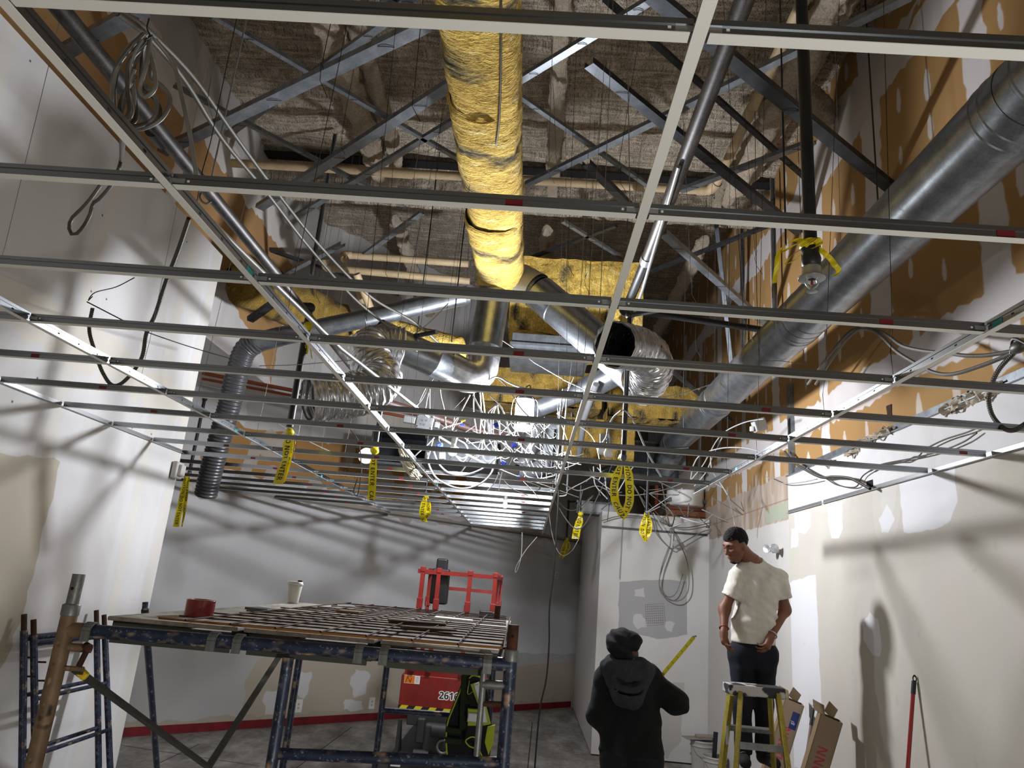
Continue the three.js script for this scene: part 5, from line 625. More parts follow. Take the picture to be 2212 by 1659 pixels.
tape('small caution tape loop at the far end of the second runner', [[[[-1.06,3.117,-13.136],[-1.119,3.007,-13.164],[-1.118,2.886,-13.198]], 0.06, [Xn, Xd, Xd], 0], [[[-1.052,3.118,-13.136],[-1.042,2.989,-13.172],[-1.11,2.886,-13.198]], 0.06, [Xn, Xd, Xn], 0.3]], [-1.059,3.109,-13.138]);
tape('caution tape in front of the white room corner', [[[[0.652,3.11,-9.623],[0.647,3.009,-9.651],[0.62,2.888,-9.684],[0.61,2.774,-9.715]], 0.1, [Xn, Xd, Xd, Xd], 0.3]], [0.653,3.098,-9.626]); tape('caution tape loop in front of the white room face', [[[[1.442,3.125,-9.132],[1.423,3,-9.166],[1.414,2.887,-9.198],[1.457,2.778,-9.23]], 0.085, [Xn, Xd, Xd, Xn], 0.1], [[[1.457,3.129,-9.152],[1.49,3.007,-9.188],[1.488,2.883,-9.223],[1.466,2.78,-9.251]], 0.08, [Xn, Xd, Xd, Xn], 0.55]], [1.449,3.115,-9.135]); tape('dim caution tape loop far back in the dark gap', [[[[0.685,3.025,-13.494],[0.648,2.841,-13.544],[0.618,2.673,-13.59]], 0.1, [Xn, Xd, Xd], 0], [[[0.702,3.027,-13.494],[0.73,2.889,-13.534],[0.635,2.666,-13.592]], 0.08, [Xn, Xd, Xn], 0.4]], [0.694,3.018,-13.496]);
{ const S = [[0.5, 0.6, 0.2], [0.5, 0.5, 0.2], [0.8, 0.3, 0.2], [0.6, 0.1, 0.2]]; tape('shredded caution tape tied round the near sprinkler drop', [[[[0.892,3.335,-2.273],[0.842,3.336,-2.25],[0.801,3.313,-2.244],[0.779,3.28,-2.253],[0.776,3.239,-2.264],[0.771,3.181,-2.28]], 0.022, S, 0.95], [[[0.892,3.332,-2.274],[0.846,3.318,-2.234],[0.811,3.298,-2.238],[0.788,3.281,-2.242]], 0.03, S, 0.95], [[[0.884,3.332,-2.295],[0.855,3.318,-2.318],[0.836,3.294,-2.324],[0.83,3.281,-2.327],[0.849,3.289,-2.326],[0.873,3.307,-2.301]], 0.012, S, 0.95], [[[0.908,3.332,-2.275],[0.945,3.303,-2.274],[0.967,3.286,-2.28],[0.981,3.269,-2.285],[0.997,3.25,-2.291],[0.983,3.23,-2.296]], 0.024, S, 0.95], [[[0.884,3.33,-2.253],[0.907,3.337,-2.242],[0.916,3.322,-2.247],[0.895,3.308,-2.25]], 0.03, S, 0.95]], null, phys({ color: 0xdcc810, roughness: 0.4, transmission: 0.15, thickness: 0 })); one('caution_tape', 'yellow wrap of caution tape round the near drop coupling', 'tape', jit(lathe([0.903,3.332,-2.295], [[0.026, 0], [0.034, 0.005], [0.034, 0.022], [0.027, 0.026]], 24), 0.004, 40), mat({ color: 0xddc90e, roughness: 0.45 }), 'strips of yellow caution tape'); }

// ---------------------------------------------------------------- scaffold with plank deck
const blueSteel = mat({ map: rep(dataTex(256, (u, v) => { const k = pn(u, v, 10, 17) * 30 + (rnd() - 0.5) * 18, d = Math.max(0, pn(u, v, 16, 4) - 0.12) * 230, w = pn(u, v, 50, 6) > 0.42 ? 70 : 0; return [34 + k + d + w, 44 + k + d * 0.7 + w, 66 + k + d * 0.35 + w]; }), 3), metalness: 0.25, roughness: 0.45 });
const tanSteel = mat({ color: 0x9a8268, map: rep(dataTex(256, (u, v) => { const k = pn(u, v, 8, 18) * 50 + (rnd() - 0.5) * 24 - Math.max(0, pn(u, v, 14, 5) - 0.3) * 420 + Math.max(0, pn(u, v, 20, 8) - 0.35) * 260; return [190 + k, 184 + k, 176 + k]; }), 3), metalness: 0.2, roughness: 0.6 });
const wornSteel = mat({ color: 0xa9a8a4, map: rep(texGalv, 4), metalness: 0.5, roughness: 0.45 }), braceSteel = mat({ color: 0x6d6a60, map: texGalv, metalness: 0.5, roughness: 0.55 });
const rust = mat({ color: 0x5d3a22, map: speckle(256, [180, 160, 150], 80, 20, 60, 19), roughness: 0.85 }), rustBand = mat({ color: 0x8a5a1e, roughness: 0.85 });
const plyTex = dataTex(512, (u, v) => { const k = pn(u, v, 6, 2) * 40 + pn(u, v, 40, 7) * 30 + (rnd() - 0.5) * 34 - Math.max(0, pn(u, v, 14, 31) - 0.2) * 160; return [172 + k, 166 + k, 156 + k]; });
const plyMat = mat({ map: plyTex, roughness: 0.85 }), railMat = mat({ color: 0x2c3034, roughness: 0.6, metalness: 0.4 });
const SL = [-1.451,1.885,-2.38], SR = [-.031,1.997,-2.5], SY = 1.865;
{
  const s = thing('scaffold', 'blue and tan tube scaffold tower close to the camera carrying a plank deck', 'scaffold'); const zl = SL[2], zr = SR[2], xl = SL[0], xr = SR[0];
  part('post', cyl([xl, 0.1, zl], [xl, 1.93, zl], 0.0245, 0.0245, 20), tanSteel, s, 'tan painted post'); part('post', cyl([xr, 0.1, zr], [xr, 1.9, zr], 0.0215, 0.0215, 20), blueSteel, s, 'blue post');
  part('coupling_pin', [cyl([xl, 1.92, zl], [xl, 2.035, zl], 0.019, 0.019, 18), lathe([xl, 1.905, zl], [[0.0245, 0], [0.027, 0.004], [0.027, 0.034], [0.02, 0.038]], 18)], wornSteel, s, 'bare steel coupling pin'); part('coupling_pin', [cyl([xr, 1.9, zr], [xr, 1.99, zr], 0.0185, 0.0185, 18)], rust, s, 'rusty coupling pin'); part('collar', lathe([xr, 1.875, zr], [[0.0215, 0], [0.0245, 0.004], [0.0245, 0.034], [0.019, 0.038]], 18), wornSteel, s);
  part('pin_hole', [cyl([xl, 1.99, zl + 0.017], [xl, 1.99, zl + 0.0205], 0.005), cyl([xr, 1.955, zr + 0.0165], [xr, 1.955, zr + 0.0195], 0.005)], M.hole, s);
  part('top_tube', cyl([xl, SY, zl], [xr, SY, zr], 0.0215, 0.0215, 20), blueSteel, s); part('tube_end', cyl([xl, SY, zl], [xl + 0.062, SY, zl - 0.006], 0.0232, 0.0232, 20), tanSteel, s); part('bottom_tube', cyl([-.744,1.546,-2.47], [-.029,1.574,-2.5], 0.0175, 0.0175, 16), blueSteel, s); part('inner_post', cyl([-.751,1.832,-2.46], [[-.751,1.832,-2.46][0], 0.1, -2.46], 0.0185, 0.0185, 16), blueSteel, s);
  part('rung', cyl([-.117,1.799,-2.5], [-.038,1.801,-2.5], 0.014), wornSteel, s); part('rung', cyl([-.115,1.741,-2.5], [-.033,1.745,-2.5], 0.009), rust, s); part('inner_post', cyl([-.116,1.853,-2.5], [[-.116,1.853,-2.5][0], 1.0, -2.5], 0.0105), wornSteel, s); part('rung', cyl([-1.442,1.813,-2.38], [-1.366,1.811,-2.4], 0.013), tanSteel, s); part('rung', cyl([-1.441,1.75,-2.38], [-1.366,1.752,-2.38], 0.008), tanSteel, s); part('brace_pin', [cyl([-1.371,1.762,-2.36], [-1.367,1.815,-2.38], 0.009), cyl([-1.375,1.821,-2.38], [-1.352,1.818,-2.36], 0.012)], rust, s);
  part('cross_brace', [bar([-1.39,1.747,-2.384], [-1.357,1.223,-3.52], 0.03, 0.014)], braceSteel, s, 'flat grey cross brace'); part('cross_brace', [bar([-1.357,1.223,-3.52], [-1.447,1.59,-4.557], 0.03, 0.014)], braceSteel, s, 'flat grey cross brace'); part('brace_clip', rbox(...[-1.382,1.734,-2.409], 0.035, 0.025, 0.02, 0.005, 0, -0.6), M.yellowNut, s, 'yellow painted brace end');
  // far frame
  const fz = -4.68, fl = -1.36, fr = -0.165; part('post', cyl([fr, 0.1, fz], [fr, 1.9, fz], 0.021), blueSteel, s); part('coupling_pin', cyl([fr, 1.9, fz], [fr, 1.985, fz], 0.018), rust, s); part('post', cyl([fl, 0.1, fz], [fl, 1.87, fz], 0.021), blueSteel, s); part('top_tube', cyl([fl, SY, fz], [fr, SY, fz], 0.0215), blueSteel, s); part('inner_post', cyl([-0.8, 0.1, -4.6], [-0.8, 1.84, -4.6], 0.018), blueSteel, s); for (const y of [1.34, 1.0, 0.7]) part('rung', cyl([-0.8, y, -4.6], [fr, y, fz], 0.017), blueSteel, s);
  for (const [x, z] of [[xl, zl], [xr, zr], [fl, fz], [fr, fz]]) part('caster', [cyl([x, 0.1, z], [x, 0.13, z], 0.03), cyl([x - 0.02, 0.065, z], [x + 0.02, 0.065, z], 0.065, 0.065, 20)], M.black, s); settle(s);
  // three planks, each with rails and hooks over the tubes
  const tops = [[-1.405, -0.955, 'left'], [-0.935, -0.49, 'middle'], [-0.47, -0.075, 'right']];
  for (const [a, b, w] of tops) { const p = thing('scaffold_plank', `plaster-spattered plywood scaffold plank, ${w} of three on the tower`, 'plank', 'planks on the scaffold'); part('board', rbox((a + b) / 2, 1.897, -3.58, b - a, 0.014, 2.12, 0.004), plyMat, p); for (const x of [a + 0.02, b - 0.02]) part('side_rail', [bar([x, 1.862, -2.53], [x, 1.862, -4.62], 0.006, 0.056), bar([x, 1.836, -2.53], [x, 1.836, -4.62], 0.03, 0.005)], railMat, p); part('end_bar', [box(a + 0.02, b - 0.02, 1.82, 1.885, -2.535, -2.525)], mat({ color: 0x3c4038, roughness: 0.7 }), p);
    for (const x of [a + 0.03, b - 0.03]) for (const [z, q] of [[-2.44, 1], [-4.68, -1]]) { const zz = q > 0 ? zl + (zr - zl) * (x - xl) / (xr - xl) : z, arc = []; for (let i = 0; i <= 8; i++) { const an = Math.PI * (0.05 + i / 8 * 1.05); arc.push([x, SY + 0.026 * Math.sin(an), zz + q * (-0.026 * Math.cos(an))]); } arc.push([x, SY - 0.03, zz + q * 0.026]); part('hook', merge(arc.slice(1).map((e, i) => bar(arc[i], e, 0.028, 0.005))), wornSteel, p, 'bent steel hook over the tube'); } settle(p); }
  // rusty wire mesh lying on the planks
  const m = thing('wire_mesh', 'rusty welded wire mesh sheet lying on the scaffold planks', 'wire mesh'); const y = 1.909; for (let i = 0; i <= 16; i++) { const z = -2.52 - i * 0.15, dx = rr(-0.06, 0.03); part('wire', tube([[-1.2 + dx + 0.005 * i, y + rr(0, 0.006), z], [-0.7, y + 0.004, z - 0.01], [-0.05 - 0.004 * i, y + rr(0, 0.006), z - 0.02]], 0.003, 5, 3), rust, m); } for (let i = 0; i <= 7; i++) { const x = -1.12 + i * 0.152; part('wire', tube([[x, y + 0.007, -2.48], [x - 0.02, y + 0.009, -3.7], [x - 0.03, y + 0.008, -4.95]], 0.0034, 5, 3), rust, m); } part('edge_wire', tube([[-1.22, y + 0.004, -2.5], [-0.6, y + 0.002, -2.5], [-0.05, y + 0.004, -2.52]], 0.0042, 6, 4), rustBand, m, 'ochre rust edge wire'); settle(m);
  for (const [px, w, h, l, ml] of [[[-.996,1.925,-4.181], 0.1, 0.05, 'small white paper scrap on the wire mesh', M.white], [[-.849,1.925,-3.647], 0.12, 0.06, 'small brown card scrap on the wire mesh', mat({ color: 0x8a7050, roughness: 0.9 })], [[-1.232,1.91,-3.524], 0.14, 0.1, 'crumpled grey foil scrap on the planks', M.galvDull], [[-.475,1.92,-3.358], 0.25, 0.1, 'flat brown card offcut under the mesh', mat({ color: 0x4a3a26, roughness: 0.9 })], [[-.379,1.92,-3.032], 0.22, 0.09, 'second brown card offcut nearer the camera', mat({ color: 0x574630, roughness: 0.9 })], [[-.361,1.92,-3.903], 0.2, 0.12, 'white drywall offcut on the right plank', M.white]]) one('scrap', l, 'scrap', jit(rbox(px[0], px[1], px[2], w, 0.012, h, 0.004, rr(-0.5, 0.5)), 0.004, 20), ml);
  { const c = [-1.233,1.905,-2.836], r = thing('tape_roll', 'glossy red roll of tape standing on the plank', 'tape roll'); part('roll', lathe(c, [[0.03, 0], [0.052, 0], [0.053, 0.003], [0.053, 0.058], [0.052, 0.061], [0.03, 0.061], [0.03, 0]], 32), phys({ color: 0x8f1018, roughness: 0.25, clearcoat: 0.6 }), r); part('core', lathe(c, [[0.028, 0.001], [0.0305, 0.001], [0.0305, 0.06], [0.028, 0.06]], 28), mat({ color: 0x9a7a54, roughness: 0.9 }), r); settle(r); }
  { const c = [-1.381,1.905,-4.44], r = thing('paper_cup', 'white paper coffee cup with lid at the far plank end', 'cup'); part('cup', lathe(c, [[0, 0], [0.03, 0], [0.031, 0.004], [0.043, 0.108], [0, 0.109]], 28), mat({ color: 0xe6e6de, roughness: 0.6 }), r); part('lid', lathe([c[0], c[1] + 0.106, c[2]], [[0.046, 0], [0.047, 0.006], [0.043, 0.01], [0.042, 0.018], [0, 0.02]], 28), M.white, r); part('stopper', rbox(c[0] + 0.025, c[1] + 0.128, c[2], 0.025, 0.012, 0.015, 0.003), M.black, r, 'black lid stopper'); settle(r); }
}
// ---------------------------------------------------------------- scaffold frames leaning on the left partition
function leanFrame(label, t0, t1, xo) { // t0, t1: top points of the two posts; feet stand out from the wall
  const f = thing('leaning_scaffold', label, 'scaffold frame', 'scaffold frames leaning on the left wall'); const foot = (t) => [t[0] + 0.42 + xo, 0.02, t[2] + 0.02], A = V(t0), Bv = V(t1), a = V(foot(t0)), b = V(foot(t1)); const L = (p, q, t) => p.clone().lerp(q, t);
  for (const [p, q] of [[A, a], [Bv, b]]) { part('post', cyl(p, q, 0.0215, 0.0215, 14), blueSteel, f); const u = p.clone().sub(q).normalize(); part('coupling_pin', cyl(p.clone().addScaledVector(u, -0.01), p.clone().addScaledVector(u, 0.1), 0.017), rust, f); }
  part('top_tube', cyl(L(A, a, 0.03), L(Bv, b, 0.03), 0.0215), blueSteel, f); for (const t of [0.24, 0.44, 0.66, 0.86]) part('rung', cyl(L(A, a, t), L(Bv, b, t), 0.0135), blueSteel, f); for (const t of [0.1, 0.17]) { const p = L(A, a, t); part('brace_pin', cyl(p, [p.x + 0.06, p.y, p.z - 0.03], 0.006), rust, f); } settle(f);
}
{ const t0 = [-3.16,1.555,-4.783], t1 = [-3.16,1.576,-5.473]; leanFrame('blue scaffold frame leaning on the left wall, outer of the pair', [t0[0] + 0.045, t0[1], t0[2]], [t0[0] + 0.045, t0[1], t0[2] - 0.8], 0.03); leanFrame('blue scaffold frame leaning on the left wall, inner of the pair', [t0[0], t0[1] + 0.03, t0[2] + 0.04], [t0[0], t0[1] + 0.03, t0[2] - 0.76], 0);
  const p = [-3.042,0.02,-6.944], q = [-2.431,1.768,-4.777]; one('steel_post', 'dark blue loose steel post leaning behind the tan scaffold post', 'post', [cyl(p, q, 0.023), cyl(q, [q[0] - 0.008, q[1] + 0.05, q[2]], 0.018)], blueSteel); }
// ---------------------------------------------------------------- scissor lift
{
  const red = mat({ color: 0x8f241d, map: speckle(256, [225, 220, 218], 30, 9, 16, 22), roughness: 0.45 }), dk = mat({ color: 0x37383a, roughness: 0.55, metalness: 0.3 }), g = thing('scissor_lift', 'red scissor lift numbered 2616 parked behind the scaffold', 'lift'); const z0 = -7.3, z1 = -8.95, a = [-1.054,2.146,-7.3], b = [-.305,2.154,-7.3], xl = a[0], xr = b[0], yt = 2.175;
  const sq = (p, q, w = 0.04) => bar(p, q, w, w); part('top_rail', [sq([xl - 0.02, yt, z0], [xr + 0.02, yt, z0]), sq([xl, yt, z0], [xl, yt, z1]), sq([xr, yt, z0], [xr, yt, z1])], red, g, 'red top guard rail'); part('mid_rail', [sq([xl, yt - 0.16, z1], [xr, yt - 0.16, z1]), sq([xl, 1.75, z0], [xr, 1.75, z0], 0.03), sq([xl, 1.75, z0], [xl, 1.75, z1], 0.03), sq([xr, 1.75, z0], [xr, 1.75, z1], 0.03)], red, g);
  for (const [x, z] of [[xl + 0.03, z0], [xl + 0.19, z0], [xl + 0.5, z0], [xr, z0], [xl, z1], [xr, z1], [xr, (z0 + z1) / 2], [xl, (z0 + z1) / 2]]) { part('rail_post', sq([x, 1.25, z], [x, yt - 0.02, z]), red, g); part('bracket', rbox(x, yt - 0.3, z + 0.005, 0.055, 0.1, 0.055, 0.006), red, g); part('bracket', rbox(x, yt + 0.02, z, 0.05, 0.05, 0.05, 0.006), red, g); }
  part('lock_pin', [[xl + 0.1, z0], [xl + 0.47, z0], [xr - 0.12, z0]].map(([x, z]) => tube([[x, yt - 0.28, z + 0.03], [x - 0.01, yt - 0.5, z + 0.03], [x - 0.015, yt - 0.52, z + 0.03], [x - 0.005, yt - 0.56, z + 0.03], [x - 0.02, yt - 0.6, z + 0.03]], 0.004, 5)), wornSteel, g);
  part('control_box', [rbox(xl + 0.2, yt - 0.13, z0 - 0.1, 0.17, 0.34, 0.14, 0.02), rbox(xl + 0.2, yt + 0.08, z0 - 0.1, 0.11, 0.12, 0.1, 0.02)], M.black, g, 'black control box'); part('tool', [rbox(xr - 0.06, 1.82, z0, 0.13, 0.07, 0.09, 0.012), rbox(xr, 1.8, z0, 0.07, 0.1, 0.08, 0.012)], M.black, g);
  const p0 = [-1.119,1.219,-7.3], p1 = [-1.075,0.937,-7.3], px0 = p0[0], px1 = px0 + 0.81, py1 = p0[1], py0 = py1 - 0.33; const plat = part('platform', [rbox((px0 + px1) / 2, (py0 + py1) / 2, (z0 + z1) / 2, px1 - px0, py1 - py0, z0 - z1, 0.012)], red, g, 'red platform'); part('platform_edge', [rbox((px0 + px1) / 2, py1 + 0.04, z0 - 0.02, px1 - px0 - 0.05, 0.09, 0.03, 0.008)], red, g);
  const face = (u, v, w, h, draw, n = 256) => { const cv = document.createElement('canvas'); cv.width = n; cv.height = Math.round(n * h / w); const c = cv.getContext('2d'); draw(c, cv.width, cv.height); const t = new THREE.CanvasTexture(cv); t.colorSpace = THREE.SRGBColorSpace; t.magFilter = THREE.LinearFilter; return [box(px0 + u, px0 + u + w, py0 + v, py0 + v + h, z0 - 0.001, z0 + 0.002), t]; };
  const dec = (name, u, v, w, h, draw, label) => { const [q, t] = face(u, v, w, h, draw); const p = q.attributes.position, uv = q.attributes.uv; for (let i = 0; i < p.count; i++) uv.setXY(i, (p.getX(i) - px0 - u) / w, (p.getY(i) - py0 - v) / h); part(name, q, mat({ map: t, roughness: 0.5 }), plat, label); };
  dec('number_decal', 0.36, 0.12, 0.22, 0.1, (c, w, h) => { c.fillStyle = '#8f241d'; c.fillRect(0, 0, w, h); c.font = 'bold ' + Math.round(h * 0.86) + 'px sans-serif'; c.textAlign = 'center'; c.textBaseline = 'middle'; c.lineJoin = 'round'; c.lineWidth = h * 0.16; c.strokeStyle = '#f2f2ee'; c.strokeText('2616', w / 2, h / 2, w * 0.9); c.fillStyle = '#101010'; c.fillText('2616', w / 2, h / 2, w * 0.9); }, 'black and white number 2616');
  dec('hazard_stripe', 0, 0.012, px1 - px0, 0.045, (c, w, h) => { c.fillStyle = '#15150f'; c.fillRect(0, 0, w, h); c.fillStyle = '#d8cc20'; for (let i = 0; i < 7; i++) { c.beginPath(); c.moveTo(i * w / 6, h); c.lineTo(i * w / 6 + w / 12, h); c.lineTo(i * w / 6 + w / 12 + h * 0.7, 0); c.lineTo(i * w / 6 + h * 0.7, 0); c.fill(); } }, 'black and yellow hazard stripe');
  dec('warning_sticker', 0.03, 0.25, 0.15, 0.072, (c, w, h) => { c.fillStyle = '#e8e6e0'; c.fillRect(0, 0, w, h); c.fillStyle = '#e0771c'; c.fillRect(4, 4, w * 0.64, h - 8); c.strokeStyle = '#14120e'; c.lineWidth = 9; c.beginPath(); c.moveTo(w * 0.1, h * 0.9); c.lineTo(w * 0.2, h * 0.2); c.lineTo(w * 0.4, h * 0.85); c.lineTo(w * 0.45, h * 0.3); c.stroke(); c.fillStyle = '#555'; for (let i = 0; i < 5; i++) c.fillRect(w * 0.72, h * (0.18 + i * 0.14), w * 0.2, 4); }, 'orange warning sticker');
  part('load', jit(rbox(px0 + 0.5, py1 + 0.03, z0 - 0.25, 0.5, 0.1, 0.35, 0.03), 0.03, 9), mat({ color: 0xb79a92, roughness: 0.8 }), g, 'plastic-wrapped material on the platform');
  part('scissor_stack', [rbox((px0 + px1) / 2, py0 - 0.06, -8.1, 0.62, 0.1, 1.6, 0.01), bar([px0 + 0.25, py0 - 0.08, z0 - 0.02], [px0 + 0.25, 0.45, z1 + 0.1], 0.05, 0.09), bar([px0 + 0.6, py0 - 0.08, z1], [px0 + 0.6, 0.45, z0 - 0.05], 0.05, 0.09), rbox(px0 + 0.24, py0 - 0.14, z0 + 0.02, 0.08, 0.22, 0.1, 0.02), rbox(px0 + 0.45, py0 - 0.2, z0 - 0.04, 0.38, 0.26, 0.2, 0.04), cyl([px0 + 0.2, py0 - 0.34, z0 + 0.06], [px0 + 0.34, py0 - 0.34, z0 + 0.06], 0.045), cyl([px0 + 0.35, py0 - 0.12, z0 + 0.07], [px0 + 0.48, py0 - 0.12, z0 + 0.07], 0.06)], dk, g, 'dark folded scissor arms'); part('hoist_ring', new THREE.TorusGeometry(0.055, 0.013, 10, 24).translate(px0 + 0.47, py0 - 0.25, z0 + 0.09), wornSteel, g);
  part('chassis', [rbox((px0 + px1) / 2 - 0.02, 0.5 - 0.05, -8.1, 0.82, 0.16, 1.7, 0.02), rbox((px0 + px1) / 2, 0.3, -8.1, 0.72, 0.2, 1.6, 0.02), prof([px0 + 0.02, 0.52, z0 + 0.01], [px0 + 0.05, 0.52, z0 + 0.01], [[-0.02, 0], [0.2, 0], [0.03, 0.3], [-0.02, 0.3]])], dk, g, 'dark grey chassis'); part('chassis_sticker', box(px0, px0 + 0.09, 0.43, 0.49, z0 + 0.05, z0 + 0.053), M.white, g); part('wheel', [[px0 + 0.05, z0 - 0.2], [px1 - 0.05, z0 - 0.2], [px0 + 0.05, z1 + 0.25], [px1 - 0.05, z1 + 0.25]].map(([x, z]) => cyl([x - 0.05, 0.16, z], [x + 0.05, 0.16, z], 0.16, 0.16, 24)), M.black, g); settle(g);
}
// ---------------------------------------------------------------- safety vest on the far scaffold frame
{
  const v = thing('safety_vest', 'black safety vest with lime piping and reflective bands hanging on the scaffold', 'vest'), sheet = (pts, zo, amp) => { const z = pts[0][2]; const s = new THREE.Shape(pts.map((p) => new THREE.Vector2(p[0], p[1]))); const g = new THREE.ExtrudeGeometry(s, { depth: 0.018, bevelEnabled: true, bevelSize: 0.006, bevelThickness: 0.006, bevelSegments: 2, steps: 1 }); g.translate(0, 0, z + zo); return boxUV(g); };
  const cloth = mat({ color: 0x14171c, roughness: 0.95 }), green = mat({ color: 0x1c2a14, roughness: 0.95 }), lime = mat({ color: 0x9fb01c, roughness: 0.7 }), silver = mat({ color: 0xb9bcc0, roughness: 0.45, metalness: 0.3 });
  const back = [[-.323,1.594,-4.5],[-.222,1.603,-4.5],[-.179,1.493,-4.5],[-.135,1.298,-4.5],[-.139,1.141,-4.5],[-.284,1.131,-4.5],[-.359,1.134,-4.5],[-.39,1.228,-4.5],[-.395,1.325,-4.5],[-.363,1.427,-4.5],[-.33,1.53,-4.5]], front = [[-.285,1.581,-4.42],[-.255,1.599,-4.42],[-.21,1.58,-4.42],[-.184,1.478,-4.42],[-.163,1.359,-4.42],[-.142,1.3,-4.42],[-.146,1.169,-4.42],[-.175,1.148,-4.42],[-.208,1.164,-4.42],[-.206,1.259,-4.42],[-.245,1.279,-4.42],[-.274,1.253,-4.42],[-.262,1.35,-4.42],[-.242,1.412,-4.42],[-.282,1.495,-4.42]];
  part('back_panel', sheet(back, 0, 0), cloth, v, 'black mesh panel'); part('front_panel', sheet(front, 0.02, 0), cloth, v); part('tint_panel', sheet([[-.328,1.589,-4.47],[-.279,1.594,-4.47],[-.268,1.317,-4.47],[-.31,1.308,-4.47]], 0.03, 0), green, v);
  part('piping', tube([[-.318,1.599,-4.44],[-.325,1.533,-4.44],[-.357,1.431,-4.44],[-.387,1.331,-4.44],[-.384,1.235,-4.44],[-.359,1.147,-4.44],[-.28,1.142,-4.44]], 0.0048, 6, 6), lime, v, 'lime piping'); part('piping', tube([[-.282,1.584,-4.38],[-.268,1.6,-4.38],[-.23,1.598,-4.38],[-.208,1.58,-4.38],[-.279,1.5,-4.38],[-.281,1.574,-4.38]], 0.0048, 6, 6), lime, v, 'lime piping'); part('piping', tube([[-.199,1.276,-4.36],[-.236,1.287,-4.36],[-.27,1.265,-4.36],[-.247,1.239,-4.36],[-.194,1.224,-4.36],[-.169,1.18,-4.36],[-.188,1.16,-4.36]], 0.0042, 6, 6), lime, v, 'lime piping');
  part('band', sheet([[-.264,1.556,-4.38],[-.228,1.568,-4.38],[-.181,1.46,-4.38],[-.146,1.367,-4.38],[-.176,1.359,-4.38],[-.212,1.457,-4.38]], 0.02, 0), lime, v, 'lime band'); part('reflective_band', sheet([[-.245,1.558,-4.37],[-.229,1.565,-4.37],[-.185,1.456,-4.37],[-.164,1.376,-4.37],[-.18,1.375,-4.37],[-.206,1.459,-4.37]], 0.03, 0), silver, v, 'silver reflective band'); part('band', sheet([[-.266,1.43,-4.37],[-.209,1.43,-4.37],[-.192,1.36,-4.37],[-.259,1.354,-4.37]], 0.03, 0), lime, v, 'lime band'); part('reflective_band', sheet([[-.261,1.413,-4.36],[-.206,1.413,-4.36],[-.198,1.375,-4.36],[-.263,1.377,-4.36]], 0.035, 0), silver, v, 'silver reflective band'); part('band', sheet([[-.152,1.339,-4.4],[-.119,1.351,-4.4],[-.122,1.27,-4.4],[-.138,1.209,-4.4],[-.159,1.267,-4.4]], 0.02, 0), lime, v, 'lime band'); part('pocket_band', [sheet([[-.384,1.309,-4.46],[-.309,1.305,-4.46],[-.307,1.291,-4.46],[-.385,1.294,-4.46]], 0.03, 0), sheet([[-.383,1.255,-4.46],[-.304,1.253,-4.46],[-.302,1.238,-4.46],[-.382,1.239,-4.46]], 0.03, 0)], green, v); settle(v);
}
// ---------------------------------------------------------------- stepladder
{
  const yel = mat({ color: 0xb9a83a, map: speckle(256, [215, 212, 205], 50, 16, 40, 24), roughness: 0.6 }), al = mat({ color: 0xb0b0ac, map: texGalv, metalness: 0.6, roughness: 0.5 }), capM = mat({ map: dataTex(128, (u, v) => { const k = pn(u, v, 10, 5) + pn(u, v, 24, 9) * 0.7; return k > 0.1 ? [190, 188, 186] : [46, 47, 50]; }), roughness: 0.7 });
  const l = thing('stepladder', 'yellow fibreglass stepladder with a paint-splashed top, under the man in white', 'ladder'); const ext = (a, b) => { const A = V(a), Bv = V(b), t = A.y / (A.y - Bv.y); return A.clone().lerp(Bv, t * 0.985); };
  const nl = [[1.495,1.537,-5.22], null], N = [[[1.501,1.539,-5.25], [1.399,1.129,-5]], [[1.749,1.548,-5.25], [1.721,1.157,-5]]], F = [[[1.479,1.515,-5.42], [1.472,0.998,-5.62]], [[1.751,1.526,-5.42], [1.837,1.03,-5.62]]];
  for (const [a, b] of N) part('back_rail', bar(a, ext(a, b), 0.028, 0.06), yel, l); for (const [a, b] of F) part('front_rail', bar(a, ext(a, b), 0.028, 0.075), yel, l);
  const at = (r, y) => { const A = V(r[0]), Bv = V(r[1]); return A.clone().lerp(Bv, (A.y - y) / (A.y - Bv.y)); };
  for (const y of [1.28, 0.96, 0.65, 0.34]) { const a = at(F[0], y), b = at(F[1], y); part('step', rbox((a.x + b.x) / 2, y, a.z - 0.02, b.x - a.x, 0.03, 0.1, 0.006), al, l); } for (const y of [1.25, 0.93, 0.62, 0.31]) part('back_bar', bar(at(N[0], y), at(N[1], y), 0.014, 0.042), al, l); for (const [n, f] of [[N[0], F[0]], [N[1], F[1]]]) part('spreader', bar(at(n, 1.05), at(f, 0.98), 0.008, 0.022), al, l); part('rivet', [...N, ...F].map((r) => ball([at(r, 1.16).x, 1.16, at(r, 1.16).z + 0.034], 0.007, 0.007, 0.004, 8)), al, l);
  const c = [1.609,1.56,-5.32]; part('top_cap', [rbox(c[0], c[1], c[2], 0.385, 0.07, 0.17, 0.014)], capM, l, 'black top cap splashed with white plaster'); part('label', box(at(F[0], 1.3).x - 0.016, at(F[0], 1.3).x + 0.001, 1.18, 1.36, at(F[0], 1.3).z + 0.036, at(F[0], 1.3).z + 0.04), mat({ color: 0xcfd3dc, roughness: 0.6 }), l); settle(l);
}
